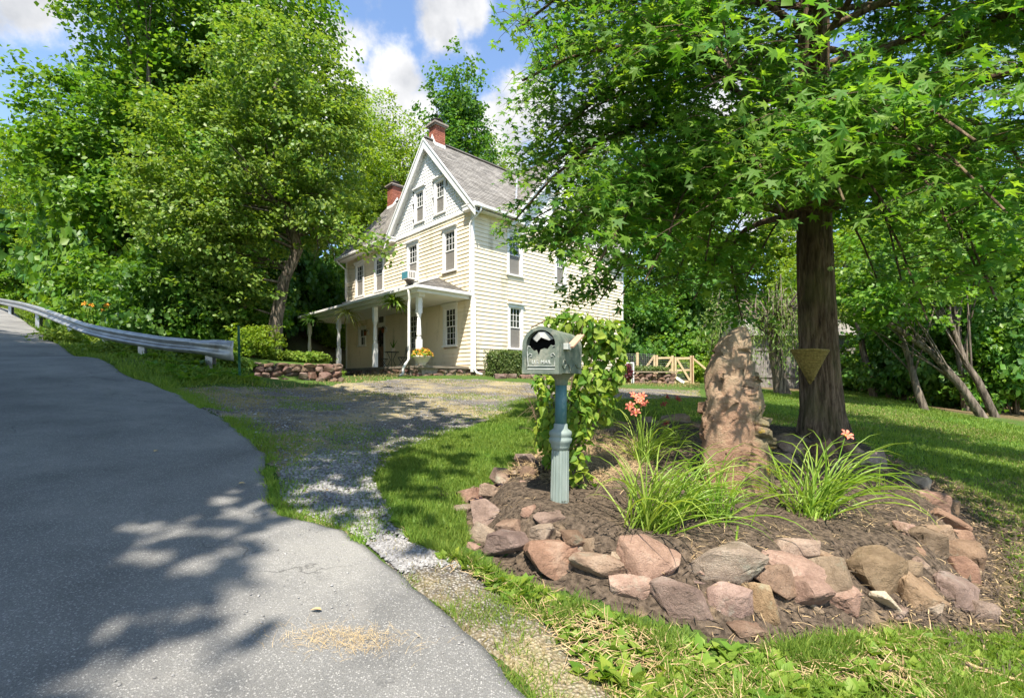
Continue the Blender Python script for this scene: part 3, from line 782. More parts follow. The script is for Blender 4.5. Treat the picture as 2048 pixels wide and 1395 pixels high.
# rake boards, soffits and cornice returns of the three gables
def gable_trim(side, c, half, tan, ov, end=None, ovr=OVR):
    e = half+ov; z = RZ-.10; zf = RZ-.10-tan*e
    def q(s, o, zz):
        if side == 'front': return (-o, s, zz)
        if side == 'side': return (s, -o, zz)
        return (s, end+o, zz)
    for sg in (-1, 1):
        # board hangs under the slab edge, its top along the slope
        poly = [q(c, ovr+.02, z), q(c+sg*(e+.02), ovr+.02, zf), q(c+sg*(e+.02), ovr+.02, zf-.27), q(c, ovr+.02, z-.34)]
        off = Vector(q(0, 0, 0))-Vector(q(0, .045, 0)); MB().prism(poly, off).build('rake_board', M['white'], HOUSE)
        poly = [q(c+sg*.01, ovr+.05, z+.095), q(c+sg*(e+.03), ovr+.05, zf+.095), q(c+sg*(e+.03), ovr+.05, zf-.0), q(c+sg*.01, ovr+.05, z-.0)]
        off = Vector(q(0, 0, 0))-Vector(q(0, .03, 0)); MB().prism(poly, off).build('rake_moulding', M['white'], HOUSE)
        poly = [q(c+sg*.01, ovr, z-.14), q(c+sg*e, ovr, zf-.10), q(c+sg*e, ovr, zf-.13), q(c+sg*.01, ovr, z-.17)]
        off = Vector(q(0, 0, 0))-Vector(q(0, ovr, 0)); MB().prism(poly, off).build('soffit', M['white'], HOUSE)
        if side != 'end':
            s0, s1 = c+sg*(half-.30), c+sg*(e+.0)
            m = MB()
            p0, p1 = q(s0, 0, 5.90), q(s1, ovr+.0, 6.05); m.box(p0[0], p1[0], p0[1], p1[1], p0[2], p1[2])
            p0, p1 = q(s0-sg*.03, 0, 6.05), q(s1+sg*.02, ovr+.02, 6.10); m.box(p0[0], p1[0], p0[1], p1[1], p0[2], p1[2])
            m.build('cornice_return', M['white'], HOUSE)
gable_trim('front', AC, HALF, TAN, OV); gable_trim('side', BC, HALF, TAN, OV)
gable_trim('end', XC, XC, TANC, .33, LA, .33)
# boxed eaves, gutters
def gutter(p, q_, name='gutter'):
    p = Vector(p); q_ = Vector(q_); m = MB(); m.bar(p, q_, .13, .11)
    g = m.build(name, M['white'], HOUSE, bevel=.02); return g
MB().box(.30, BC-HALF+.30-.62, -OV+.02, 0, 5.90, 5.93).build('soffit', M['white'], HOUSE)
MB().box(-OVR, xb, -OV-.0, -OV+.03, 5.86, 5.965).build('fascia', M['white'], HOUSE)
gutter((-OVR-.02, -OV-.07, 5.965), (xb+.1, -OV-.07, 5.965)); gutter((2*BC-xb, -OV-.07, 5.965), (x1, -OV-.07, 5.965))
MB().box(-OV+.02, 0, 2*AC+.35, y1, 5.90, 5.93).build('soffit', M['white'], HOUSE)
gutter((-OV-.07, 2*AC+.40, 5.985), (-OV-.07, y1+.02, 5.985))
# chimneys of single bricks, cap and white step flashing
def chimney(cx_, cy_, z0, z1, s=.62):
    m = MB(); h = s/2; bh = .075; z = z0; r = 0
    MB().box(cx_-h+.02, cx_+h-.02, cy_-h+.02, cy_+h-.02, z0, z1).build('chimney', M['mortar'], HOUSE)
    ch = bpy.data.objects[[o.name for o in HOUSE.children][-1]]
    while z < z1-.02:
        n = 3; w = s/n; off = (r % 2)*w/2
        for side in range(4):
            for k in range(-1, n+1):
                u0 = max(-h, -h+k*w+off+.005); u1 = min(h, -h+(k+1)*w+off-.005)
                if u1-u0 < .05: continue
                e = .0 + .004*((k*7+r*3+side) % 3)
                if side == 0: m.box(cx_+u0, cx_+u1, cy_-h-e*.5, cy_-h+.05, z+.005, z+bh-.005)
                elif side == 1: m.box(cx_+u0, cx_+u1, cy_+h-.05, cy_+h+e*.5, z+.005, z+bh-.005)
                elif side == 2: m.box(cx_-h-e*.5, cx_-h+.05, cy_+u0, cy_+u1, z+.006, z+bh-.006)
                else: m.box(cx_+h-.05, cx_+h+e*.5, cy_+u0, cy_+u1, z+.006, z+bh-.006)
        z += bh; r += 1
    tag(m.build('bricks', M['brick'], ch), kind='stuff')
    MB().box(cx_-h-.06, cx_+h+.06, cy_-h-.06, cy_+h+.06, z1-.01, z1+.05).box(cx_-h-.11, cx_+h+.11, cy_-h-.11, cy_+h+.11, z1+.05, z1+.12).build('chimney_cap', M['mortar'], ch)
    c = MB(); c.lathe([(.17, 0), (.17, .16), (.25, .17), (.25, .2), (.05, .28)], 14, (cx_, cy_, z1+.12)); c.build('flue_cowl', M['dark'], ch)
    return ch
CHX = .42
ch1 = chimney(CHX, AC, 9.2, 10.25, .48)
f = MB(); h = .245
for (sx, sy) in ((-1, 0), (1, 0)):
    x = CHX+sx*h
    f.prism([(x, AC-h-.01, RZ-TAN*h-.1), (x, AC+h+.01, RZ-TAN*h-.1), (x, AC+h+.01, RZ-TAN*h+.12), (x, AC, RZ+.30), (x, AC-h-.01, RZ-TAN*h+.12)], (sx*.012, 0, 0))
f.box(CHX-h-.01, CHX+h+.01, AC-h-.012, AC-h+.01, RZ-TAN*h-.12, RZ-TAN*h+.14)
f.build('step_flashing', M['white'], ch1)
ch2 = chimney(XC, LA-.35, 9.0, 10.5, .58)
f = MB(); h = .30
f.prism([(XC-h-.01, LA-.35-h, RZ-TANC*h-.1), (XC, LA-.35-h, RZ-.1), (XC+h, LA-.35-h, RZ-TANC*h-.1), (XC+h, LA-.35-h, RZ-TANC*h+.14), (XC, LA-.35-h, RZ+.28), (XC-h-.01, LA-.35-h, RZ-TANC*h+.14)], (0, -.012, 0))
f.box(XC-h-.012, XC-h+.01, LA-.35-h, LA-.35+h, RZ-TANC*h-.12, RZ-TANC*h+.16)
f.build('step_flashing', M['white'], ch2)

# porch
PX, PY0, PY1 = -2.30, .12, 11.05
MB().box(PX+.05, -.035, PY0+.05, PY1-.05, .0, .08).build('porch_floor', M['porchwood'], HOUSE)
MB().box(PX+.12, .12, PY0+.16, PY1-.1, -.5, -.002).build('porch_base', M['mortar'], HOUSE)
for k in range(1): pass
zo, zi = 2.83, 3.72
# roof: long slope with a hipped end
MB().prism([(PX, PY0, zo), (PX, PY1, zo), (-.03, PY1, zi), (-.03, 2.17, zi)], (0, 0, -.06)).build('porch_roof', M['roofedge'], HOUSE)
MB().prism([(PX, PY0, zo), (-.03, PY0, zo), (-.03, 2.17, zi)], (0, 0, -.055)).build('porch_roof', M['roofedge'], HOUSE)
shingles((PX-.03, PY1, zo-.01), (PX-.03, PY0, zo-.01), (-.03, 2.17, zi), (-.03, PY1, zi), 'porch_shingles')
shingles((PX, PY0-.03, zo-.01), (-.03, PY0-.03, zo-.01), (-.03, 2.15, zi), (-.035, 2.17, zi), 'porch_shingles')
MB().bar((-.06, 2.17, zi+.02), (-.06, PY1, zi+.02), .10, .06).build('wall_flashing', M['white'], HOUSE)
MB().box(PX+.02, -.035, PY0+.02, PY1-.02, 2.62, 2.645).build('porch_ceiling', M['white'], HOUSE)
m = MB(); m.box(PX-.01, PX+.03, PY0, PY1, 2.61, 2.77); m.box(PX, -.035, PY0-.012, PY0+.03, 2.61, 2.77); m.box(PX, -.035, PY1-.03, PY1, 2.61, 2.77)
m.build('fascia', M['white'], HOUSE)
m = MB(); m.box(PX+.18, PX+.42, PY0+.2, PY1-.2, 2.50, 2.62); m.build('porch_beam', M['white'], HOUSE)
gutter((PX-.08, PY0-.1, 2.775), (PX-.08, PY1+.02, 2.775)); gutter((PX-.1, PY0-.085, 2.775), (-.04, PY0-.085, 2.775))
POSTY = (.52, 3.75, 7.18, 10.65); PXC = PX+.30
pb = MB()
pb.box(-.085, .085, -.085, .085, .08, 1.02); pb.lathe([(.088, 1.02), (.07, 1.04), (.09, 1.06), (.075, 1.09), (.062, 1.11), (.088, 1.16), (.072, 1.55), (.06, 1.80), (.085, 1.83), (.07, 1.86), (.088, 1.89), (.085, 1.93)], 18)
pb.box(-.085, .085, -.085, .085, 1.93, 2.50)
pm = pb.mesh('porch_post')
for k, y in enumerate(POSTY):
    o = obj('porch_post', pm, M['white'], HOUSE); o.location = (PXC, y, 0)
# downspouts
def pipe(pts, r=.04): return MB().tube(pts, r, 10).build('downspout', M['white'], HOUSE, smooth=True)
pipe([(.0, -OV-.07, 5.92), (.0, -OV-.07, 5.80), (-.07, -.1, 5.55), (-.085, .03, 5.42), (-.085, .03, 3.4), (-.085, .03, 2.95), (-.13, .05, 2.84)])
pipe([(PX-.09, .55, 2.74), (PX-.09, .55, 2.62), (PX-.02, .62, 2.42), (PX-.02, .66, 2.25), (PX-.02, .66, .32), (PX-.14, .72, .10), (PX-.2, .75, -.02), (PX-.2, .76, -.2), (PX-.3, .82, -.3)], .05)
pipe([(-OV-.07, LA+.1, 5.95), (-OV-.07, LA+.1, 5.85), (-.1, LA-.02, 5.5), (-.09, LA-.02, 5.3), (-.09, LA-.02, 3.9)])
pipe([(.02, -.09, 2.6), (.02, -.09, -.02), (.06, -.2, -.16), (.12, -.42, -.22)], .045)

# rubble stones of the porch foundation, each laid by itself
def rock_mesh(name, seed, sub=2, cuts=9, rough=.06, box=False):
    g = np.random.default_rng(seed)
    bm = bmesh.new(); bmesh.ops.create_icosphere(bm, subdivisions=sub, radius=1.0)
    V = np.array([v.co[:] for v in bm.verts])
    if box:
        mx = np.abs(V).max(1, keepdims=True); V = V/(mx**.72); V /= np.abs(V).max()
    for _ in range(cuts):
        n = g.normal(size=3); n /= np.linalg.norm(n); dd = g.uniform(.62, .92)
        h = V@n; V = V - np.clip(h-dd, 0, None)[:, None]*n[None]*.93
    V *= (1 + rough*fbm(V[:, 0]+seed, V[:, 1], V[:, 2], 1.7, seed, 4)[:, None] + rough*.5*vnoise(V[:, 0], V[:, 1], V[:, 2]+seed, 5.0, seed)[:, None])
    V /= np.abs(V).max(0)
    for v, c in zip(bm.verts, V): v.co = c
    me = bpy.data.meshes.new(name); bm.to_mesh(me); bm.free()
    me.polygons.foreach_set('use_smooth', np.ones(len(me.polygons), bool))
    me.update(); return me
def hull_rock(name, seed, npts=15, flat=.7, noise=.05, cutsub=2):
    g_ = np.random.default_rng(seed); u = g_.normal(size=(npts, 3)); u /= np.linalg.norm(u, axis=1, keepdims=True)
    u = np.sign(u)*np.abs(u)**.62; u[:, 2] *= flat
    bm = bmesh.new()
    for p in u: bm.verts.new(p)
    r = bmesh.ops.convex_hull(bm, input=bm.verts)
    bmesh.ops.delete(bm, geom=[x for x in r['geom_interior'] if isinstance(x, bmesh.types.BMVert)], context='VERTS')
    bmesh.ops.dissolve_limit(bm, angle_limit=R(14), verts=bm.verts, edges=bm.edges)
    bmesh.ops.bevel(bm, geom=list(bm.edges), offset=.075, segments=2, profile=.6, affect='EDGES')
    bmesh.ops.triangulate(bm, faces=bm.faces)
    for _ in range(cutsub):
        bmesh.ops.subdivide_edges(bm, edges=[e for e in bm.edges if e.calc_length() > .16], cuts=1, use_grid_fill=False)
        bmesh.ops.triangulate(bm, faces=bm.faces)
    V = np.array([v.co[:] for v in bm.verts]); nn = np.array([v.normal[:] for v in bm.verts])
    lay = np.abs(vnoise(V[:, 0]+seed, V[:, 1], V[:, 2]*2.5, 2.2, seed))
    V = V + nn*(noise*fbm(V[:, 0]+seed, V[:, 1], V[:, 2], 2.2, seed, 4) - noise*.8*np.exp(-(lay/.07)**2))[:, None]
    V -= (V.max(0)+V.min(0))/2; V /= np.abs(V).max(0)
    for v, c in zip(bm.verts, V): v.co = c
    me = bpy.data.meshes.new(name); bm.to_mesh(me); bm.free(); me.update(); return me
WALLROCK = [hull_rock('stone', 100+k, 22, .95, .04, 1) for k in range(10)]
g = np.random.default_rng(4)
def stone(mesh, mat, parent, loc, size, rot=(0, 0, 0), name='stone'):
    o = bpy.data.objects.new(name, mesh)
    link(o, parent)
    if not mesh.materials: mesh.materials.append(mat)
    if mesh.materials[0] is not mat: o.material_slots[0].link = 'OBJECT'; o.material_slots[0].material = mat
    o.location = loc; o.scale = size; o.rotation_euler = rot; return o
y = PY0+.1
for lay, (zc_, hh) in enumerate(((-.09, .085), (-.27, .11))):
    y = PY0+.12
    while y < PY1-.2:
        w = g.uniform(.25, .62); stone(WALLROCK[g.integers(10)], M['walls'], HOUSE, (PX+.18, y+w/2, zc_), (.14, w/2, hh), (g.normal(0, .05), 0, 0), 'foundation_stone'); y += w
    x = PX+.25
    while x < .1:
        w = g.uniform(.25, .6); stone(WALLROCK[g.integers(10)], M['walls'], HOUSE, (x+w/2, PY0+.2, zc_), (w/2, .14, hh), (0, g.normal(0, .05), 0), 'foundation_stone'); x += w
for k, x in enumerate(np.arange(.35, 9.6, .62)):
    stone(WALLROCK[k % 10], M['walls'], HOUSE, (x, .10, -.2), (.33, .14, .19), (0, 0, 0), 'foundation_stone')
# ------------------------------------------------------------------ leaves and trees
def frames(nrm, g, droop=None):
    """orthonormal frames (x across, y along the leaf, z its normal) for many leaves"""
    nrm = nrm/np.linalg.norm(nrm, axis=1, keepdims=True)
    a = g.normal(size=nrm.shape) if droop is None else droop
    y = a-(a*nrm).sum(1, keepdims=True)*nrm; y /= np.linalg.norm(y, axis=1, keepdims=True)+1e-9
    x = np.cross(y, nrm)
    return x, y, nrm
def scatter_mesh(name, tv, tf, pos, fr, size, wid=None):
    tv = np.asarray(tv, float); tf = np.asarray(tf)
    x, y, z = fr; s = np.asarray(size)[:, None, None]
    w = s if wid is None else np.asarray(wid)[:, None, None]
    V = pos[:, None, :] + x[:, None, :]*tv[None, :, 0:1]*w + y[:, None, :]*tv[None, :, 1:2]*s + z[:, None, :]*tv[None, :, 2:3]*s
    n, k = len(pos), len(tv)
    F = (np.arange(n)[:, None, None]*k + tf[None]).reshape(-1, tf.shape[1])
    return np_mesh(name, V.reshape(-1, 3), F)
LEAF_V = [(0, 0, 0), (.42, .42, .10), (0, 1, -.06), (-.42, .42, .10)]; LEAF_F = [(0, 1, 2), (0, 2, 3)]
OVATE_V = [(0, 0, 0), (.30, .22, .06), (.28, .55, .05), (0, 1, -.10), (-.28, .55, .05), (-.30, .22, .06), (0, .5, -.02)]
OVATE_F = [(0, 1, 6), (1, 2, 6), (2, 3, 6), (3, 4, 6), (4, 5, 6), (5, 0, 6)]
NARROW_V = [(0, 0, 0), (.13, .45, .03), (0, 1, -.04), (-.13, .45, .03)]
def star_leaf(curl=.12):
    v = [(0, .12, 0)]
    for a, r in ((180, .16), (150, .26), (112, .68), (86, .32), (55, .97), (28, .37), (0, 1.05), (-28, .37), (-55, .97), (-86, .32), (-112, .68), (-150, .26)):
        x, y = r*math.sin(R(a)), .12+r*math.cos(R(a)); v.append((x, y, -curl*(x*x+(y-.12)**2)+.05*abs(x)))
    n = len(v)-1
    return v, [(0, 1+k, 1+(k+1) % n) for k in range(n)]
STAR_V, STAR_F = star_leaf()

def crown_points(g, blobs, nclump, per, cr, flat=.55, shell=.55):
    """leaf positions gathered in clumps that fill ellipsoids (centre, radii, weight)"""
    w = np.array([b[2] for b in blobs], float); w /= w.sum()
    pick = g.choice(len(blobs), nclump, p=w)
    c = np.array([b[0] for b in blobs])[pick]; r = np.array([b[1] for b in blobs], float)[pick]
    u = g.normal(size=(nclump, 3)); u /= np.linalg.norm(u, axis=1, keepdims=True)
    rad = g.uniform(shell**3, 1, nclump)**(1/3)
    cc = c + u*r*rad[:, None]
    k = g.poisson(per, nclump); idx = np.repeat(np.arange(nclump), k)
    sub = g.normal(size=(nclump*5, 3))*cr*.75; sub[:, 2] *= flat          # little sprays within a clump
    si = idx*5 + g.integers(0, 5, len(idx))
    loc = sub[si] + g.normal(size=(len(idx), 3))*cr*np.array([.38, .38, .20])
    pos = cc[idx]+loc
    out = u[idx]*.55 + np.array([0, 0, .75])
    return pos, out, cc
def limbs(g, mb, path, cc, n, r0, r1=.008, sides=5, start=(.25, .85)):
    """boughs from the stem to clump centres"""
    path = [Vector(p) for p in path]
    for q in g.choice(len(cc), min(n, len(cc)), replace=False):
        c = Vector(cc[q]); t = g.uniform(*start)
        zt = path[0].z + (path[-1].z-path[0].z)*t
        zt = min(zt, c.z-.1) if c.z > path[0].z+1.0 else zt
        zt = max(zt, path[0].z+.15*(path[-1].z-path[0].z))
        for a, b in zip(path[:-1], path[1:]):
            if a.z <= zt <= b.z or b is path[-1]:
                s = a.lerp(b, min(1, max(0, (zt-a.z)/(b.z-a.z+1e-6)))); break
        mid = s.lerp(c, .5); mid.z += (c-s).length*g.uniform(-.02, .14); jit = Vector(g.normal(0, .12, 3))*(c-s).length*.4
        rr = r0*(1-.6*t); pts = [s, s.lerp(mid, .5)+jit*.3, mid+jit*.5, mid.lerp(c, .55)+jit*.25, c]
        mb.tube(pts, [rr, rr*.75, rr*.5, rr*.3, r1], sides, False)
def build_tree(name, g, path, rads, blobs, nclump, per, cr, lsize, lmat, bmat, nlimb=36, r0=.09, flat=.55, shell=.55, tmpl=(LEAF_V, LEAF_F), droop=0.0, loc=(0, 0, 0), spread=.55, sides=10):
    """path, blobs in the tree's own frame; returns the Empty at its foot with trunk and crown"""
    root = empty(name, loc)
    mb = MB(); mb.tube(path, rads, sides, False)
    pos, out, cc = crown_points(g, blobs, nclump, per, cr, flat, shell)
    limbs(g, mb, path, cc, nlimb, r0)
    mb.build('trunk', bmat, root, smooth=True)
    nrm = out + g.normal(size=pos.shape)*spread
    dr = None
    if droop: dr = g.normal(size=pos.shape)*.5; dr[:, 2] -= droop
    fr = frames(nrm, g, dr)
    me = scatter_mesh('crown', tmpl[0], tmpl[1], pos, fr, lsize*g.uniform(.65, 1.3, len(pos)))
    tag(obj('crown', me, lmat, root), kind='stuff')
    return root
def foot(x, y): return (x, y, zat(x, y)-.05)

# ---- the tall tree beside the porch and the maple behind it
g = np.random.default_rng(11)
b0 = G(548, 712); b0 = Vector((b0.x, 15.4, 0)); b0 = P(548, 712, 15.4); b0.z = zat(b0.x, b0.y)
def rel(px, py, d): p = P(px, py, d)-b0; return (p.x, p.y, p.z)
T = build_tree('tall_tree', g, [(0, 0, -.2), rel(552, 640, 15.4), rel(568, 560, 15.4), rel(596, 500, 15.3), rel(575, 400, 15.4), rel(545, 300, 15.6), rel(548, 200, 15.8), rel(560, 110, 16)],
    [.26, .20, .17, .15, .13, .11, .08, .03],
    [(rel(560, 190, 15.6), (2.6, 2.4, 2.3), 1.5), (rel(640, 290, 15.4), (1.5, 2.0, 2.0), .9), (rel(440, 330, 15.0), (2.3, 2.0, 2.3), 1.3), (rel(640, 420, 15.2), (1.1, 1.3, 1.1), .45), (rel(460, 470, 14.8), (2.0, 1.5, 1.4), .9), (rel(350, 430, 15), (1.6, 1.6, 1.9), .7), (rel(450, 580, 15.2), (1.5, 1.0, .8), .25)],
    500, 92, .36, .125, M['pale'], M['bark2'], 46, .075, tmpl=(LEAF_V, LEAF_F), droop=.5, loc=b0, shell=.4, flat=.45)
tag(T, 'tall loose grey-green tree with forked leaning trunk behind the low stone wall', 'tree', 'trees around the house')
# a spray reaching out over the porch eave
mb = MB(); s0 = Vector(rel(600, 470, 15.3)); s1 = Vector(rel(700, 470, 14.6)); s2 = Vector(rel(775, 505, 14.2))
mb.tube([s0, s0.lerp(s1, .5)+Vector((0, 0, .3)), s1, s2], [.05, .035, .025, .008], 6, False)
for k in range(10):
    a = s0.lerp(s1, g.uniform(.3, 1)); e_ = a+Vector((g.uniform(-.3, .5), g.uniform(-.4, .4), g.uniform(-1.0, -.2))); mb.tube([a, a.lerp(e_, .5)+Vector((.1, 0, .05)), e_], [.012, .008, .004], 4, False)
mb.build('bough', M['bark2'], T, smooth=True)
pos = np.array([s1.lerp(s2, t)[:] for t in g.uniform(-.2, 1.05, 420)]) + g.normal(size=(420, 3))*np.array([.22, .28, .24])
tag(obj('spray', scatter_mesh('spray', LEAF_V, LEAF_F, pos, frames(g.normal(size=pos.shape)*.7+np.array([0, -.3, .7]), g), .13*g.uniform(.7, 1.3, 420)), M['pale'], T), kind='stuff')

mloc = foot(-15.3, 21.5)
T = build_tree('maple_tree', g, [(0, 0, -.2), (.1, 0, 3), (0, .1, 6), (.3, 0, 10), (.2, 0, 14), (.3, 0, 17)], [.42, .36, .3, .24, .15, .04],
    [((.4, 0, 14.5), (4.3, 4.4, 4.2), 2.0), ((2.8, -.5, 10.5), (3.6, 3.6, 3.4), 1.0), ((-2.0, -.6, 9.0), (2.9, 3.2, 2.8), 1.0), ((3.2, 0, 14.0), (4.2, 3.6, 3.0), 1.2), ((-.5, -1.5, 7.0), (4.8, 3.2, 2.8), 1.2), ((-.6, -1, 4.8), (2.8, 2.6, 2.2), .7)],
    760, 88, .62, .20, M['maple'], M['bark2'], 52, .15, loc=mloc, shell=.5)
tag(T, 'very tall bright green maple rising behind the guardrail', 'tree', 'trees around the house')

# ---- woodland trees: prototypes, then single copies
def woodland(name, g, h, r, lmat, bmat, n, per, cr, ls, cb=.3, lean=(0, 0), droop=0, tmpl=(LEAF_V, LEAF_F), shell=.5, loc=(0, 0, 0)):
    path = [(0, 0, -.3)] + [(lean[0]*t*t+.15*math.sin(5*t+h), lean[1]*t*t+.12*math.cos(4*t+h), h*t*.93) for t in (.15, .3, .5, .7, .9, 1)]
    rr = h*.016; rads = [rr*1.25, rr, rr*.9, rr*.75, rr*.5, rr*.25, .02]
    blobs = []
    for k in range(7):
        t = cb+(.97-cb)*k/6; q = r*(1.0-.55*abs(t-.55)/.45)*g.uniform(.6, .85); a = k*2.4+h
        off = .38*r*(1-t*.5)
        blobs.append(((lean[0]*t*t+math.cos(a)*off, lean[1]*t*t+math.sin(a)*off, h*t), (q, q, h*.16), q*q))
    return build_tree(name, g, path, rads, blobs, n, per, cr, ls, lmat, bmat, 40, rr*.42, loc=loc, shell=shell, droop=droop, tmpl=tmpl)
def put(proto, first, x, y, s, rz, label, cat, group):
    o = proto if first else copy_tree(proto)
    o.location = foot(x, y); o.scale = (s, s, s*(.92+.16*((x*7.3) % 1))); o.rotation_euler = (0, 0, rz)
    tag(o, label, cat, group); return o
g = np.random.default_rng(21)
PA = woodland('broadleaf_tree', g, 16, 4.6, M['maple'], M['bark2'], 420, 62, .60, .26)
PB = woodland('locust_tree', g, 17, 4.8, M['yellowg'], M['bark2'], 520, 66, .55, .17, .28, droop=.4, shell=.3)
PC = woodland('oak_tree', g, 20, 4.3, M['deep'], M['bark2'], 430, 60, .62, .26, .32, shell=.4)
PD = woodland('slender_tree', g, 12, 3.3, M['yellowg'], M['bark3'], 330, 60, .5, .19, .18)
PE = woodland('wood_edge_tree', g, 11, 3.6, M['maple'], M['bark3'], 360, 62, .55, .20, .22, lean=(-1.6, -.6))
PS = woodland('roadside_tree', g, 16, 5.4, M['maple'], M['bark2'], 600, 74, .6, .235, .56)
GT = 'trees around the house'
first = set()
def place(p, x, y, s, label):
    put(p, p.name not in first, x, y, s, (x*3.7+y*1.9) % 6.28, label, 'tree', GT); first.add(p.name)
place(PC, -4.6, 40, 1.08, 'tall dark oak standing directly behind the brick chimney at the gable peak')
place(PB, -7.6, 33, .92, 'feathery yellow-green tree just beside the far chimney of the house')
place(PB, -11.2, 36, 1.0, 'feathery yellow-green tree between the tall tree and the far chimney')
place(PB, -1.0, 43, .95, 'yellow-green tree peeping over the roof ridge behind the house')
place(PC, 3.0, 47, .78, 'small tree top showing above the roof valley against white cloud')
place(PD, 4.6, 36, 1.05, 'thin tree top showing just above the side gable')
place(PA, -15.5, 28.5, .9, 'shaded tree behind the porch end and the tall forked tree')
place(PA, -21.5, 29, 1.0, 'broad tree on the slope behind the tall maple')
place(PB, -31, 33, .72, 'pale tree at the edge of the road bend, farthest up the hill')
place(PA, -36.5, 39, .62, 'low tree leaning over the upper end of the guardrail')
place(PD, -37, 36, .95, 'light green tree by the road where it leaves the photo')
place(PA, -24, 28, .62, 'rounded tree behind the second guardrail post')
place(PC, -15, 33, .8, 'dark tree in the gap between the maple and the tall forked tree')
place(PD, -12.8, 19.2, .70, 'young tree in the thicket behind the guardrail end')
place(PE, 9.2, 30, .95, 'dark tree behind the garden gate')
place(PA, 12.8, 33, .85, 'tree behind the grey board shed')
place(PC, 8.0, 39, .75, 'dark tree far behind the gate, beyond the house corner')
place(PD, 17, 30, 1.0, 'bright tree seen just beside the big trunk, above the lawn end')
place(PA, 21.5, 27, .9, 'tree behind the three leaning trunks at the wood edge')
place(PE, 25.5, 22.5, 1.05, 'dark wood tree at the far edge of the photo')
place(PC, 26, 29, .8, 'tall tree deep in the wood beyond the lawn')
place(PA, 30, 18, .9, 'wood tree beside the lawn at the frame edge')
place(PD, 15.5, 25, .62, 'small bright tree at the corner of the lawn')
place(PE, 19.5, 19.5, .72, 'low dark tree overhanging the lawn edge')
# trees across the road, behind the photographer: they shade the asphalt
g = np.random.default_rng(33)
def shade_tree(x, y, s, label):
    o = copy_tree(PS); o.location = foot(x, y); o.scale = (s*1.34, s*1.3, s*.98); o.rotation_euler = (0, 0, x); tag(o, label, 'tree', GT)
shade_tree(-8.2, -.4, 1.0, 'roadside tree that shades the road, standing outside the photo')
shade_tree(-15.8, 2.2, 1.0, 'second roadside tree that shades the upper road, outside the photo')
shade_tree(-7.7, -5.2, 1.0, 'third roadside tree that shades the road, outside the photo')
shade_tree(-9.4, .9, 1.0, 'fourth roadside tree that shades the road, outside the photo')
shade_tree(-12.2, -1.4, 1.0, 'fifth roadside tree that shades the road, outside the photo')
bpy.data.objects.remove(PS.children[0]); bpy.data.objects.remove(PS.children[0]); bpy.data.objects.remove(PS)
# ------------------------------------------------------------------ the sweetgum in the bed
g = np.random.default_rng(5)
tb = P(1645, 884, 6.75); tb.z = zat(tb.x, tb.y)
GUM = empty('sweetgum_tree', tb)
tag(GUM, 'large sweetgum with furrowed trunk and star-shaped leaves growing in the stone-edged bed', 'tree')
# trunk with modelled bark furrows
na, nz = 110, 190
zs = np.concatenate([np.linspace(-.15, 5.2, 150), np.linspace(5.3, 11.3, 40)])
th = np.linspace(0, 2*np.pi, na, endpoint=False)
TH, ZZ = np.meshgrid(th, zs)
rad = np.interp(ZZ, [-.15, .1, .35, .8, 1.6, 3, 6, 9, 11.3], [.375, .32, .275, .248, .230, .218, .19, .12, .03])
rad = rad*(1 + .10*np.cos(5*TH+1.2)*np.clip(1-(ZZ+.1)/.9, 0, 1) + .03*np.cos(2*TH+ZZ))
cxn, sxn = np.cos(TH), np.sin(TH)
fur = vnoise(cxn*5.2+.35*vnoise(cxn, sxn, ZZ, 3.5, 3), sxn*5.2, ZZ*.75, 1.5, 4)
fur2 = vnoise(cxn*12, sxn*12, ZZ*2.3, 1.0, 6)
rad = rad + (-.020*np.exp(-(fur/.20)**2) + .008*fur2)*np.interp(ZZ, [0, 6, 13], [1, .7, .2])
lean = np.interp(ZZ, [-.2, 0, 1.2, 2.6, 4, 7, 13.5], [.03, .02, -.06, -.11, -.13, -.12, .1])
V = np.stack([(rad*cxn+lean).ravel(), (rad*sxn).ravel(), ZZ.ravel()], 1)
i = np.arange(len(zs)-1)[:, None]*na; k = np.arange(na)[None]
F = np.stack([(i+k).ravel(), (i+(k+1) % na).ravel(), (i+na+(k+1) % na).ravel(), (i+na+k).ravel()], 1)
obj('trunk', np_mesh('trunk', V, F, True), M['bark'], GUM)
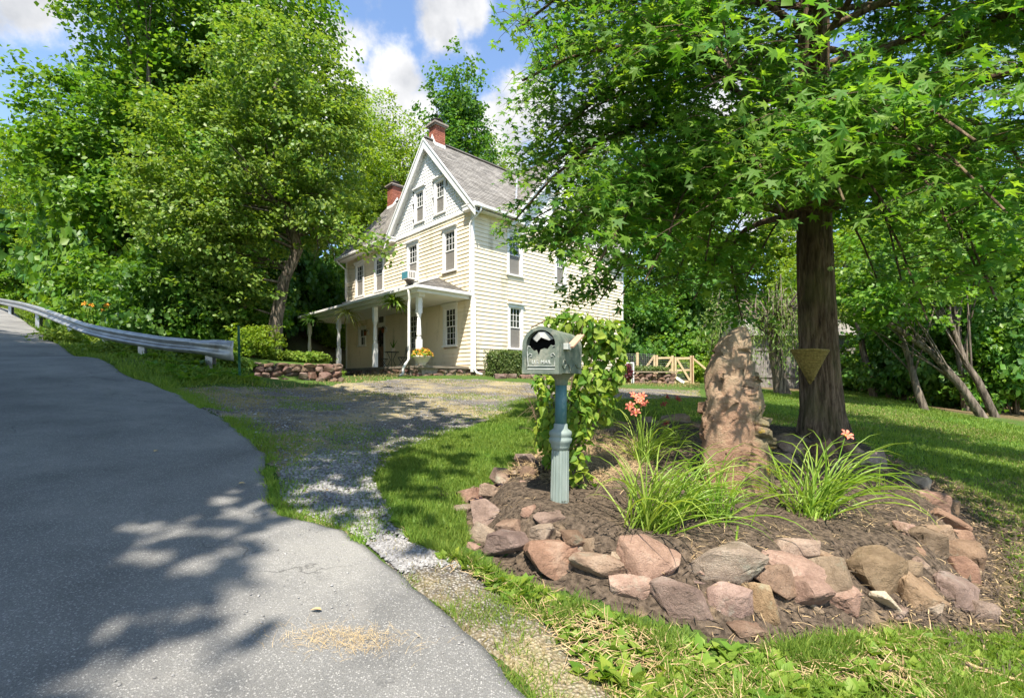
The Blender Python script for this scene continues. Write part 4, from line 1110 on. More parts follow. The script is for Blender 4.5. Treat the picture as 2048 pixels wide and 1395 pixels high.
# boughs, twigs and leaf sprays
br = MB(); LP_, LN_, LD_ = [], [], []
def shut(p):
    q = p+tb; d = max(q.y, .3); u = q.x/d*FPX+CX; v = HY-(q.z-EYE)/d*FPX
    return (u < 985 and -300 < v) or (u < 1100 and v > 500) or (u < 1560 and v > 655) or v > 725 or (1560 < u < 1725 and v > 455 and q.y < 6.3) or (q.y < 2.3 and v > -200)
def bough(z, az, L, rise, sag, r0, ntw, leaf=34):
    a = Vector((-.1, 0, z)); dr = Vector((math.cos(az), math.sin(az), 0)); pts = []; side = Vector((-dr.y, dr.x, 0)); w = g.normal(0, .08)
    for t in np.linspace(0, 1, 9):
        pts.append(a + dr*(L*t) + side*(w*L*math.sin(3*t)) + Vector((0, 0, rise*L*math.sin(t*math.pi*.62) - sag*L*t*t*t)))
    for i_ in range(1, 9):
        if shut(pts[i_]):
            for j_ in range(i_, 9): pts[j_] = pts[i_-1]+(pts[i_]-pts[i_-1])*(.02*(j_-i_+1))
            break
    br.tube(pts, [r0*(1-.88*t)+.006 for t in np.linspace(0, 1, 9)], 6, False)
    for q in range(ntw):
        t = g.uniform(.28, 1.0)**.85; f = t*8; i0 = min(int(f), 7); p = pts[i0].lerp(pts[i0+1], f-i0)
        ang = g.uniform(-1.25, 1.25); d = (dr*math.cos(ang)+side*math.sin(ang)); ln = g.uniform(.45, 1.15)*(1.1-.35*t)
        e = p + d*ln + Vector((0, 0, ln*g.uniform(-.35, .25))); m = p.lerp(e, .5)+Vector((0, 0, .12*ln)); e2 = e+d*ln*.2+Vector((0, 0, -.14*ln))
        if shut(e) or shut(e2): continue
        br.tube([p, m, e, e2], [.006, .004, .0025, .0012], 3, False)
        n = g.poisson(leaf*ln/.8)
        for s_ in g.uniform(.12, 1.08, n):
            b_ = (p.lerp(m, s_/.45) if s_ < .45 else m.lerp(e, (s_-.45)/.4) if s_ < .85 else e.lerp(e2, (s_-.85)/.23))
            pe = Vector(g.normal(0, .075, 3)); pe.z -= .05
            LP_.append(tuple(b_+pe)); o = d*.45+pe*4+Vector((0, 0, -.65)); LD_.append(tuple(o))
            nn = Vector((0, -.5, .72)) + Vector(g.normal(0, .40, 3)); LN_.append(tuple(nn))
az = .4
NB = 84
for k in range(NB):
    t = k/(NB-1); z = 3.05+8.0*t**1.1; az += 2.39996
    L = np.interp(z, [2.3, 3.5, 5.2, 6.6, 8, 9.5, 11], [4.35, 4.7, 4.35, 3.6, 2.4, 1.4, .4])*g.uniform(.86, 1.06)
    dirx = math.cos(az)
    low = z < 7
    bough(z, az, L, g.uniform(.10, .24) if low else .3, g.uniform(.32, .50) if z < 4.2 else g.uniform(.10, .28), 0.055*(1-.6*t), 54 if low else (30 if z < 8.6 else 10), 34 if low else 18)
# the low sprays that hang in front of the trunk and over the lawn, as the photograph has them
for px, py, d in ((1290, 560, 4.6), (1200, 600, 6.0), (1130, 470, 6.2), (1060, 440, 6.6), (1080, 120, 6.4), (1120, 260, 6.5), (1340, 480, 4.4), (1500, 430, 3.9), (1590, 420, 3.5), (1700, 400, 3.4), (1850, 300, 3.3), (1960, 280, 3.0), (2020, 420, 3.3), (1900, 460, 3.6), (1860, 640, 4.2), (1800, 560, 4.6), (1960, 560, 4.2), (1400, 180, 4.3), (1300, 60, 4.4), (1600, 250, 4.0), (1750, 200, 4.0), (1480, 560, 5.2), (1380, 600, 5.4), (1240, 590, 5.6), (1160, 540, 6.3), (1300, 530, 5.0), (1180, 420, 6.0), (1100, 330, 6.4), (1060, 60, 6.6), (1250, 380, 5.2), (1420, 520, 4.6), (1420, 400, 4.2), (1680, 470, 3.7), (1800, 430, 3.7), (1990, 600, 4.0)):
    q = P(px, py, d)-tb; L = math.hypot(q.x+.1, q.y); a_ = math.atan2(q.y, q.x+.1); rise, sag = .16, .22
    z = q.z - (rise*L*math.sin(.62*math.pi)-sag*L)
    bough(max(3.1, z), a_, L, rise, sag + (max(3.1, z)-z)/L, .020, 16, 36)
br.build('bough', M['bark'], GUM, smooth=True)
pos = np.array(LP_); fr = frames(np.array(LN_), g, np.array(LD_)); size = .080*g.uniform(.5, 1.28, len(pos))
wp = pos + np.array(tb[:]); dd = wp[:, 1]; u = (wp[:, 0])/np.maximum(dd, .3)*FPX+CX; v = HY-(wp[:, 2]-EYE)/np.maximum(dd, .3)*FPX
inview = (u > 0) & (u < 2048) & (v > 0) & (v < 1395) & (dd > 1.0)
# keep the photographer's own space and the view of the house front clear of stray sprays
keep = ~((dd < 2.3) & (v > -200)) & ~((u < 985) & (v > -300) & (v < 1395)) & ~((u < 1100) & (v > 500) & (v < 1400)) & ~((u < 1560) & (v > 660)) & ~(v > 730) & ~((u > 1560) & (u < 1725) & (v > 455))
pos, size, wp, dd, inview = pos[keep], size[keep], wp[keep], dd[keep], inview[keep]; fr = tuple(a[keep] for a in fr)
score = np.where(inview, size/dd, 0); top = np.argsort(-score)[:300]
rest = np.ones(len(pos), bool); rest[top] = False
full = rest & inview & (dd < 7.3); plain = rest & ~full      # the far and unseen side of the crown has simpler leaves
for mask, tv_, tf_, kk in ((full, STAR_V, STAR_F, 1.0), (plain, LEAF_V, LEAF_F, 1.35)):
    tag(obj('crown', scatter_mesh('crown', tv_, tf_, pos[mask], tuple(a[mask] for a in fr), size[mask]*kk), M['gum'], GUM), kind='stuff')
LEAFM = []
for k in range(5):
    v_, f_ = star_leaf(.05+.07*k); m_ = bpy.data.meshes.new('leaf'); m_.from_pydata(v_, [], f_); m_.materials.append(M['gum']); m_.update(); LEAFM.append(m_)
def single_leaves(idx, pos, fr, size, meshes, parent):
    for n_, q in enumerate(idx):
        o = bpy.data.objects.new('leaf', meshes[n_ % len(meshes)]); COL.objects.link(o); o.parent = parent
        x, y, z = fr[0][q], fr[1][q], fr[2][q]; s_ = float(size[q])
        o.matrix_local = Matrix(((x[0]*s_, y[0]*s_, z[0]*s_, pos[q][0]), (x[1]*s_, y[1]*s_, z[1]*s_, pos[q][1]), (x[2]*s_, y[2]*s_, z[2]*s_, pos[q][2]), (0, 0, 0, 1)))
single_leaves(top, pos, fr, size, LEAFM, GUM)
# spiky seed balls
sb = MB()
for k in range(24): 
    a_ = k*2.4; c_ = 1-2*(k+.5)/24; s_ = math.sqrt(1-c_*c_); d_ = Vector((s_*math.cos(a_), s_*math.sin(a_), c_))
    sb.tube([d_*.006, d_*.017], [.006, .0015], 4, False)
sbm = sb.mesh('seed_ball')
for px, py, d in ((1661, 537, 3.6), (1935, 490, 3.5), (1910, 480, 3.4), (1117, 120, 5.6), (1450, 470, 3.9)):
    o = obj('seed_ball', sbm, M['willow'], GUM); o.location = P(px, py, d)-tb; o.scale = (1.2,)*3

# ---- understory: shrubs as single things, and the distant wood as one mass
g = np.random.default_rng(44)
def shrub(name, r, h, n, per, ls, mat, tmpl=(LEAF_V, LEAF_F), droop=0):
    root = empty(name); mb = MB()
    blobs = [((g.uniform(-.4, .4)*r, g.uniform(-.4, .4)*r, h*g.uniform(.35, .6)), (r*.75, r*.75, h*.45), 1) for _ in range(4)]
    pos, out, cc = crown_points(g, blobs, n, per, r*.16, .6, .35)
    pos[:, 2] = np.maximum(pos[:, 2], .03)
    for q in g.choice(len(cc), min(14, n), replace=False):
        c_ = Vector(cc[q]); mb.tube([(g.normal(0, .08), g.normal(0, .08), -.1), c_*.5+Vector((0, 0, .1)), c_], [.022, .014, .005], 5, False)
    mb.build('stem', M['twig'], root, smooth=True)
    dr = None
    if droop: dr = g.normal(size=pos.shape)*.6; dr[:, 2] -= droop
    tag(obj('foliage', scatter_mesh('foliage', tmpl[0], tmpl[1], pos, frames(out+g.normal(size=pos.shape)*.7, g, dr), ls*g.uniform(.6, 1.3, len(pos))), mat, root), kind='stuff')
    return root
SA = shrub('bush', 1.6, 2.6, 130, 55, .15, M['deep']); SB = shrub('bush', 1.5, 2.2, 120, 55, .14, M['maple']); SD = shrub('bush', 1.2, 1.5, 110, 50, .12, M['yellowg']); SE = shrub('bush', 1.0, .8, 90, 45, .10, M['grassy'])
used = set()
def bush(p, x, y, s, label, sz=1.0, zoff=0):
    o = p if id(p) not in used else copy_tree(p); used.add(id(p))
    o.location = Vector(foot(x, y))+Vector((0, 0, zoff)); o.scale = (s, s, s*sz); o.rotation_euler = (0, 0, (x*5+y*3) % 6.28)
    tag(o, label, 'bush', 'bushes at the wood edge')
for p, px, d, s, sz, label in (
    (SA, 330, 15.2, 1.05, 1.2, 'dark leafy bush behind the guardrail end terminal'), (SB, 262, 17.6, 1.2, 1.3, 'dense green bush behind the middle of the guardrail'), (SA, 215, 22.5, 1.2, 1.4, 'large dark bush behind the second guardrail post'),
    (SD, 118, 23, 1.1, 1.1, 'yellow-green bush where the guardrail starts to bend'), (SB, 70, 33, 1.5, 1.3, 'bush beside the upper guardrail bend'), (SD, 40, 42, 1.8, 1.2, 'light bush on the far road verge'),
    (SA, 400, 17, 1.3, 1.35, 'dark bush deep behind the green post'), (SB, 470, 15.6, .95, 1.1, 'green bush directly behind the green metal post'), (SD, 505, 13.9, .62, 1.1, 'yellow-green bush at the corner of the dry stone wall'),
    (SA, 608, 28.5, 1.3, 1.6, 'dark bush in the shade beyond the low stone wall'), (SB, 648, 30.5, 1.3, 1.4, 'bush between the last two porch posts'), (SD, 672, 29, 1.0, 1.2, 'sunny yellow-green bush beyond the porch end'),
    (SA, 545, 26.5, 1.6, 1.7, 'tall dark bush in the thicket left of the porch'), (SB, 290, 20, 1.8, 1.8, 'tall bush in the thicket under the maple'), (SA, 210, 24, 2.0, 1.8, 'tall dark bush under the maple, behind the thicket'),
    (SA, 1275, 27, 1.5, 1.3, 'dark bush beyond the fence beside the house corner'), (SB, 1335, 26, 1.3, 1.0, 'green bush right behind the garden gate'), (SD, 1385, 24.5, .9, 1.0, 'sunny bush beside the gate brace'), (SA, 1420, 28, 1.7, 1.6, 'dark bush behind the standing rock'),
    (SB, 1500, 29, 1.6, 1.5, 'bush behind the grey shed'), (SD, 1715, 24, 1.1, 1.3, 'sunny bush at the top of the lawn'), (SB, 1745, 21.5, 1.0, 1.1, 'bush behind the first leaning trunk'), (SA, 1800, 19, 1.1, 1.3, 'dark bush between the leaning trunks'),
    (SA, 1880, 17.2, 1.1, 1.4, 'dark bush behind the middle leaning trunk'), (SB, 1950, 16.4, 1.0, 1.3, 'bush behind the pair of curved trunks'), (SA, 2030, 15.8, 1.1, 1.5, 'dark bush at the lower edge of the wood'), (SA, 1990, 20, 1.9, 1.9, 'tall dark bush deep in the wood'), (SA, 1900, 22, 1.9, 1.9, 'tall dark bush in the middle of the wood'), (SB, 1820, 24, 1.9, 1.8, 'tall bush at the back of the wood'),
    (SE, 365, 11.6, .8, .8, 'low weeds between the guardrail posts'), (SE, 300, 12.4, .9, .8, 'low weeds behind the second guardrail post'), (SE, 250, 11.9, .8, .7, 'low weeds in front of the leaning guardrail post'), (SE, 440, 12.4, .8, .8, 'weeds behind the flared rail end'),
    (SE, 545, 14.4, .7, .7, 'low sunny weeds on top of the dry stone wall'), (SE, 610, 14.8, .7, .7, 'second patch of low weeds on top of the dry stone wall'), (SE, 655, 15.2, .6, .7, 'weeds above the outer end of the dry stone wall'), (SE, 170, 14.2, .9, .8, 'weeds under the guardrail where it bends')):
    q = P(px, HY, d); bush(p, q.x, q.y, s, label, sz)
# the wooded hill that closes the view
n = 34000; az = np.interp(g.uniform(0, 1, n), [0, 1], [-1.02, .98]); rr = g.uniform(46, 66, n); x = np.sin(az)*rr; y = np.cos(az)*rr
top = 8.5 + 3.0*fbm(az*9, az*0, 0, 1.3, 3, 4) + np.where(az < -.1, .6, -1.5)
h = g.uniform(0, 1, n)**.8*top*(.72+.28*vnoise(x, y, 0, .22, 8))
pos = np.stack([x, y, gz(x, y)+h], 1); nr = np.stack([-np.sin(az)*.5, -np.cos(az)*.5, .7+0*az], 1)+g.normal(size=(n, 3))*.6
me = scatter_mesh('distant_woods', LEAF_V, LEAF_F, pos, frames(nr, g), g.uniform(.55, 1.2, n))
tag(obj('distant_woods', me, M['deep']), 'mass of distant green woodland closing the hillside behind everything', 'woods', kind='stuff')
# ------------------------------------------------------------------ mailbox on its fluted post
mb_ = G(1119, 1003)
MAIL = empty('mailbox', mb_, R(-27)); MAIL.rotation_euler = (0, R(.9), R(-27)); MAIL.scale = (.93,)*3
tag(MAIL, 'weathered green arched mailbox reading U.S. MAIL on a fluted blue-green post', 'mailbox')
fl = lambda a, z: 1-.10*max(0, math.cos(a*14))**1.5
MB().lathe([(.074, -.1), (.072, 0), (.070, .2), (.067, .40)], 128, flute=fl).build('post', M['palepost'], MAIL, smooth=False)
MB().lathe([(.062, .40), (.073, .43), (.073, .445), (.085, .46), (.089, .475), (.089, .49), (.078, .50), (.083, .51), (.088, .525), (.085, .545), (.07, .555), (.055, .565), (.052, .60), (.047, .605)], 40).build('collar', M['palepost'], MAIL, smooth=True)
MB().lathe([(.046, .60), (.045, .75), (.044, .92)], 32).build('shaft', M['bluepost'], MAIL, smooth=True)
MB().lathe([(.046, .90), (.05, .905), (.05, .93), (.056, .945), (.085, .975), (.095, .98), (.095, .992)], 36).build('bracket', M['verdigris'], MAIL, smooth=True)
BW, BH, BL = .128, .20, .50; Z0 = .99; YF, YB = -.40, .10
def arch(w, h, n=18, z0=0.0, lo=0.0):
    """half-round arch outline in x,z"""
    pts = [(-w, z0+lo)] + [(-w*math.cos(math.pi*k/n), z0+h+w*.92*math.sin(math.pi*k/n)) for k in range(n+1)] + [(w, z0+lo)]
    return pts
ou = arch(BW, BH, z0=Z0)
m = MB(); n = len(ou)
vs = [(x, YF+.03, z) for x, z in ou] + [(x, YB, z) for x, z in ou]
m.add(vs, [(k, k+1, n+k+1, n+k) for k in range(n-1)] + [(n-1, 0, n, 2*n-1)] + [tuple(range(n, 2*n))])
m.build('box', M['verdigris'], MAIL, smooth=False)
# raised rim round the mouth
m = MB(); o2 = arch(BW+.012, BH, z0=Z0-.008); i2 = arch(BW-.018, BH-.004, z0=Z0, lo=.018)
vs = [(x, YF-.01, z) for x, z in o2] + [(x, YF-.01, z) for x, z in i2] + [(x, YF+.05, z) for x, z in o2] + [(x, YF+.05, z) for x, z in i2]
fs = []
for k in range(n):
    q = (k+1) % n; fs += [(k, q, n+q, n+k), (2*n+k, 3*n+k, 3*n+q, 2*n+q), (k, 2*n+k, 2*n+q, q), (n+k, n+q, 3*n+q, 3*n+k)]
m.add(vs, fs); m.build('rim', M['verdigris'], MAIL)
# the door: behind its broken upper half a flat black sheet stands in for inner shade
dp = arch(BW-.016, BH-.006, z0=Z0, lo=.016)
MB().add([(x, YF+.045, z) for x, z in dp], [tuple(range(n))]).build('mouth_shade_sheet', M['black'], MAIL)
hz = Z0+.165
tear = [(-.112, hz+.03), (-.085, hz+.012), (-.06, hz-.012), (-.04, hz-.005), (-.022, hz-.045), (-.008, hz-.004), (.02, hz+.006), (.045, hz+.0), (.07, hz+.03), (.09, hz+.022), (.112, hz+.012)]
low_ = [(-.112, Z0+.016)] + tear + [(.112, Z0+.016)]
m = MB().add([(x, YF+.012, z) for x, z in low_] + [(x, YF+.02, z) for x, z in low_], [tuple(range(len(low_))), tuple(range(2*len(low_)-1, len(low_)-1, -1))] + [(k, k+1, len(low_)+k+1, len(low_)+k) for k in range(len(low_)-1)])
m.build('door', M['verdigris'], MAIL)
dr = bpy.data.objects[[o.name for o in MAIL.children][-1]]
fl_ = MB().add([(-.075, YF+.02, Z0+.245), (-.02, YF-.0, Z0+.285), (.03, YF+.0, Z0+.285), (.09, YF+.022, Z0+.238), (.055, YF+.01, Z0+.225), (.005, YF-.012, Z0+.245), (-.03, YF-.006, Z0+.215), (-.06, YF+.015, Z0+.228)], [(0, 1, 6, 7), (1, 2, 5, 6), (2, 3, 4, 5)])
fl_.build('torn_flap', M['paperw'], dr)
m = MB(); m.box(-.105, .105, YF+.004, YF+.0125, Z0+.022, Z0+.03); m.box(-.105, .105, YF+.004, YF+.0125, Z0+.045, Z0+.05)
for sg in (-1, 1):
    m.tube([(sg*.104, YF+.008, Z0+.075), (sg*.106, YF+.008, Z0+.115), (sg*.09, YF+.008, Z0+.135), (sg*.072, YF+.008, Z0+.128), (sg*.075, YF+.008, Z0+.112), (sg*.086, YF+.008, Z0+.114)], .0032, 6)
    m.tube([(sg*.1, YF+.008, Z0+.05), (sg*.112, YF+.008, Z0+.16), (sg*.1, YF+.008, Z0+.19), (sg*.085, YF+.008, Z0+.18)], .0035, 6)
m.build('scrollwork', M['letter'], dr)
cu = bpy.data.curves.new('lettering', 'FONT'); cu.body = 'U.S. MAIL'; cu.size = .037; cu.align_x = 'CENTER'; cu.extrude = .003; cu.bevel_depth = .0006
to = bpy.data.objects.new('lettering_source', cu); COL.objects.link(to)
bpy.context.view_layer.update(); dg = bpy.context.evaluated_depsgraph_get()
lm = bpy.data.meshes.new_from_object(to.evaluated_get(dg)); bpy.data.objects.remove(to); lm.name = 'lettering'; lm.materials.clear(); lm.materials.append(M['letter'])
lo = link(bpy.data.objects.new('lettering', lm), dr); lo.rotation_euler = (R(90), 0, 0); lo.location = (0, YF+.011, Z0+.062)
# ornament and flag on the side
m = MB(); x = BW+.003
def wig(p): return [(x, YF+.06+a*.42, Z0+b) for a, b in p]
m.tube(wig([(.02, .12), (.0, .08), (.06, .045), (.14, .03), (.22, .06), (.32, .07), (.40, .035), (.5, .03), (.58, .06), (.68, .07), (.78, .045), (.95, .04)]), .004, 6)
m.tube(wig([(.06, .045), (.1, .09), (.2, .09), (.22, .06)]), .0035, 6); m.tube(wig([(.4, .035), (.46, .005), (.56, .01)]), .003, 6); m.tube(wig([(.0, .2), (.02, .16), (.02, .12)]), .003, 6)
m.build('vine_ornament', M['verdigris'], MAIL, smooth=True)
MB().box(BW-.002, BW+.035, YF+.10, YF+.175, Z0+.165, Z0+.21).build('flag_bracket', M['letter'], MAIL, bevel=.004)
MB().bar((BW+.03, YF+.15, Z0+.185), (BW+.03, YF+.385, Z0+.29), .012, .055, up=(1, 0, 0)).build('flag', M['flagred'], MAIL)

# ------------------------------------------------------------------ the vine behind it
g = np.random.default_rng(77)
vb = P(1130, 975, 3.85); vb.z = zat(vb.x, vb.y)
VINE = empty('climbing_vine', vb); tag(VINE, 'bushy yellow-green climbing vine swallowing the back of the mailbox', 'vine')
pos, out, cc = [], [], []
for px, py, d, rx, rz, n in ((1140, 650, 3.75, 52, 30, 200), (1190, 675, 3.9, 56, 46, 330), (1222, 730, 4.0, 30, 55, 230), (1180, 765, 3.9, 42, 50, 220), (1150, 830, 3.82, 45, 55, 230), (1105, 800, 3.85, 30, 55, 150), (1095, 870, 3.85, 30, 50, 150), (1160, 900, 3.75, 24, 50, 80), (1120, 930, 3.85, 28, 36, 60), (1205, 800, 4.0, 32, 45, 140), (1225, 665, 4.05, 30, 30, 120), (1165, 965, 3.72, 26, 20, 24), (1080, 770, 3.9, 18, 22, 40)):
    c_ = P(px, py, d)-vb; u = g.normal(size=(n, 3)); u /= np.linalg.norm(u, axis=1, keepdims=True); r_ = g.uniform(.3, 1, (n, 1))**.5
    pos.append(np.array(c_[:])+u*r_*np.array([rx/FPX*d, .14, rz/FPX*d])); out.append(u*.6+np.array([0, -.35, .5])); cc.append(c_)
pos = np.concatenate(pos); out = np.concatenate(out)+g.normal(size=pos.shape)*.55
bad = (np.abs((pos+np.array(vb[:]))[:, 1]-3.58) < 99) & ((pos+np.array(vb[:]))[:, 1] < 3.68); pos[bad, 1] = 3.68-vb.y+g.uniform(0, .12, bad.sum())
dr_ = g.normal(size=pos.shape)*.5; dr_[:, 2] -= .7
fr = frames(out, g, dr_); size = .074*g.uniform(.5, 1.3, len(pos))
top = np.argsort(-size/(pos[:, 1]+vb.y))[:300]; rest = np.ones(len(pos), bool); rest[top] = False
tag(obj('foliage', scatter_mesh('foliage', OVATE_V, OVATE_F, pos[rest], tuple(a[rest] for a in fr), size[rest]), M['vine'], VINE), kind='stuff')
vm_ = []
for k in range(4):
    m_ = bpy.data.meshes.new('leaf'); m_.from_pydata([(x*(.85+.12*k), y, z*(1+.5*k)) for x, y, z in OVATE_V], [], OVATE_F); m_.materials.append(M['vine']); m_.update(); vm_.append(m_)
single_leaves(top, pos, fr, size, vm_, VINE)
m = MB()
for c_ in cc:
    for q in range(3):
        a_ = Vector((g.normal(0, .05), g.normal(.05, .03), -.05)); e_ = c_+Vector(g.normal(0, .06, 3)); m.tube([a_, a_.lerp(e_, .45)+Vector((g.normal(0, .05), .05, .05)), e_], [.009, .007, .003], 5, False)
for k in range(34):      # dry flower stalks standing above the leaves
    a_ = P(g.uniform(1085, 1235), g.uniform(640, 720), 3.95)-vb; e_ = a_+Vector((g.normal(.02, .06), g.normal(0, .04), g.uniform(.1, .26))); m.tube([a_, a_.lerp(e_, .5)+Vector((.01, 0, 0)), e_], [.0022, .0018, .0013], 4, False)
    m.lathe([(.002, 0), (.008, .006), (.003, .014)], 5, tuple(e_))
m.tube([P(1062, 655, 3.8)-vb, P(1100, 636, 3.8)-vb, P(1150, 640, 3.85)-vb, P(1180, 670, 3.9)-vb], [.006, .006, .005, .004], 5, False)
for k in range(12):
    a_ = P(1085, g.uniform(780, 900), 3.9)-vb; e_ = P(g.uniform(1030, 1060), g.uniform(770, 860), 3.9)-vb; m.tube([a_, a_.lerp(e_, .5)+Vector((0, 0, .05)), e_], [.003, .002, .001], 4, False)
m.build('stem', M['twig'], VINE, smooth=True)

# ------------------------------------------------------------------ guardrail
RAILPX = [(-60, 590, 34), (0, 602, 26), (45, 611, 20.5), (75, 620, 17.6), (105, 631, 15.3), (140, 645, 13.6), (175, 658, 12.5), (213, 667, 11.7), (250, 674, 11.2), (285, 680, 10.9), (330, 687, 10.6), (385, 692, 10.35)]
rp = [P(*q) for q in RAILPX]
RAIL = empty('guardrail', foot(rp[-1].x, rp[-1].y)); rb = RAIL.location.copy()
tag(RAIL, 'galvanised W-beam guardrail curving up beside the road with a flared end', 'guardrail')
prof = [(0, .155), (.02, .15), (.075, .105), (.08, .085), (.06, .06), (.005, .018), (.0, 0), (.005, -.018), (.06, -.06), (.08, -.085), (.075, -.105), (.02, -.15), (0, -.155)]
def wbeam(pts, scale=1.0, th=.006):
    V, F = [], []; k = len(prof)
    for i, p in enumerate(pts):
        d = (pts[min(i+1, len(pts)-1)]-pts[max(i-1, 0)]); s_ = Vector((d.y, -d.x, 0)).normalized()
        if s_.dot(-p) < 0: s_ = -s_
        for o, z in prof: q = p + s_*o*scale + Vector((0, 0, z*scale)); V.append(tuple(q-rb))
    for i in range(len(pts)-1):
        for j in range(k-1): F.append((i*k+j, i*k+j+1, (i+1)*k+j+1, (i+1)*k+j))
    me = bpy.data.meshes.new('rail'); me.from_pydata(V, [], F); me.update(); return me
def dense(pts, n):
    out = []
    for t in np.linspace(0, len(pts)-1, n):
        i = min(int(t), len(pts)-2); f = t-i; out.append(pts[i].lerp(pts[i+1], f))
    for _ in range(2): out = [out[0]]+[(out[i-1]+out[i]*2+out[i+1])/4 for i in range(1, len(out)-1)]+[out[-1]]
    return out
dp_ = dense(rp, 81)
for a_, b_ in ((0, 27), (26, 45), (44, 63), (62, 81)):      # lapped rail lengths
    o = obj('rail', wbeam(dp_[a_:b_], 1.0+.015*(a_ % 2)), M['galv'], RAIL)
    md = o.modifiers.new('gauge', 'SOLIDIFY'); md.thickness = .006
# flared, dented end
e0 = rp[-1]; ed = (P(470, 700, 10.1)-e0); s_ = Vector((ed.y, -ed.x, 0)).normalized()
if s_.dot(-e0) < 0: s_ = -s_
V, F = [], []; nu, nv = 14, 13
for i in range(nu):
    t = i/(nu-1); c_ = e0.lerp(P(470, 699, 10.1), t); hh = .155+.055*sstep(.1, .8, t)+.0*t
    for j in range(nv):
        w = j/(nv-1)*2-1; bul = prof[j][0]*(1-t)**1.5 + .05*sstep(0, .3, t)*(1-w*w) + .03*vnoise(np.array([t*4.]), np.array([w*2.]), 0, 1, 6)[0]*t
        V.append(tuple(c_ + s_*(bul+.012) + Vector((0, 0, -w*hh - .03*t)) - rb))
for i in range(nu-1):
    for j in range(nv-1): F.append((i*nv+j, i*nv+j+1, (i+1)*nv+j+1, (i+1)*nv+j))
me = bpy.data.meshes.new('end_terminal'); me.from_pydata(V, [], F); me.polygons.foreach_set('use_smooth', np.ones(len(F), bool)); me.update()
o = obj('end_terminal', me, M['galv'], RAIL); md = o.modifiers.new('gauge', 'SOLIDIFY'); md.thickness = .006
for (px, py, d) in ((418, 693, 10.35), (283, 680, 11.05), (211, 667, 11.9), (140, 645, 13.9), (75, 620, 18.0), (20, 606, 24)):
    p = P(px, py, d); zb = zat(p.x, p.y)-.3; q = p-rb
    sm_ = (Vector((p.x, p.y, 0)).normalized()*.10)
    m = MB(); q2 = q+sm_
    m.box(q2.x-.075, q2.x+.075, q2.y-.012, q2.y, zb-rb.z, q2.z+.14); m.box(q2.x-.075, q2.x+.075, q2.y+.12, q2.y+.132, zb-rb.z, q2.z+.14); m.box(q2.x-.005, q2.x+.005, q2.y, q2.y+.12, zb-rb.z, q2.z+.135)
    m.build('post', M['galv'], RAIL)
p = P(480, 742, 10.2); zb = zat(p.x, p.y)
GP = empty('fence_post', (p.x, p.y, zb)); tag(GP, 'dark green steel fence post standing just past the guardrail end', 'post')
h_ = EYE-(651-HY)/FPX*10.2-zb
m = MB(); m.bar((0, 0, -.2), (-.03, 0, h_), .05, .008, up=(0, 1, 0)); m.bar((0, .02, -.2), (-.03, .02, h_), .008, .04, up=(0, 1, 0)); m.build('stake', M['greenpaint'], GP)
m = MB()
for k in range(12): t = .1+k*.07; m.box(-.03*t-.012, -.03*t+.012, -.012, -.004, t*h_-.008, t*h_+.008)
m.build('studs', M['greenpaint'], GP)

# ------------------------------------------------------------------ dry stone retaining wall
SW = empty('stone_wall', (WA.x, WA.y, zat(WA.x, WA.y))); tag(SW, 'low dry-laid brown stone retaining wall between the green post and the porch', 'wall')
wd = Vector((WB.x-WA.x, WB.y-WA.y, 0)); wl = wd.length; wd.normalize(); wrz = math.atan2(wd.y, wd.x); g = np.random.default_rng(8)
wz0 = min(zat(WA.x, WA.y), zat(WB.x, WB.y))-.05
wrot = Matrix.Rotation(wrz, 4, 'Z')
SW.rotation_euler = (0, 0, wrz); SW.location.z = wz0
for row, (z_, h_) in enumerate(((.07, .105), (.235, .10), (.40, .085), (.52, .055))):
    x_ = -.02
    while x_ < wl-.02:
        w_ = g.uniform(.16, .40) if row < 3 else g.uniform(.25, .5); w_ = min(w_, wl+.05-x_)
        hh = h_*g.uniform(.9, 1.15)
        stone(WALLROCK[g.integers(10)], M['walls'], SW, (x_+w_/2, .06+row*.025+g.normal(0, .015), z_+g.normal(0, .008)), (w_/2+.008, .16, hh), (g.normal(0, .06), g.normal(0, .06), g.normal(0, .05)))
        x_ += w_
MB().box(0, wl, .12, .4, -.2, .5).build('rubble_core', M['mulch'], SW)

# ------------------------------------------------------------------ gate, fence and low wall beyond the drive
GD = 21.0
def gp(cx_, cy_, d=GD): return P(1230+cx_*.10254, 680+cy_*.10254, d)
gb = gp(1500, 850); GATE = empty('garden_gate', (gb.x, gb.y, zat(gb.x, gb.y))); go = GATE.location.copy()
tag(GATE, 'tan timber garden gate with diagonal braces and wire infill past the drive', 'gate')
def timber(name, a, b, w=.09, t=.05, dy=0.0, parent=None, org=None, mat='newwood'):
    a = gp(*a); b = gp(*b); a.y += dy; b.y += dy; o_ = org if org is not None else go
    return MB().bar(a-o_, b-o_, w, t, up=(0, 1, 0)).build(name, M[mat], parent if parent is not None else GATE, bevel=.006)
zg = 870
for xa in (1125, 1175, 1480, 1520): timber('post', (xa, 300 if xa != 1175 else 330), (xa, zg), .10 if xa in (1125, 1520) else .085, .09, .06*(xa in (1125, 1520)))
for xa in (770, 818): timber('post', (xa, 290), (xa, zg), .085, .09, .03)
timber('rail', (1200, 355), (1455, 352), .10, .04, -.02); timber('rail', (1200, 588), (1455, 582), .085, .04, -.02); timber('rail', (1200, 800), (1455, 805), .085, .04, -.02)
timber('rail', (838, 350), (1100, 345), .09, .04, -.02); timber('rail', (838, 590), (1100, 580), .085, .04, -.02)
timber('brace', (1205, 375), (1455, 790), .09, .035, -.045); timber('brace', (1095, 375), (950, 600), .09, .035, -.045)
timber('brace', (1540, 365), (1850, 625), .085, .05, .03); timber('brace', (765, 310), (600, 540), .085, .05, .03)
m = MB()
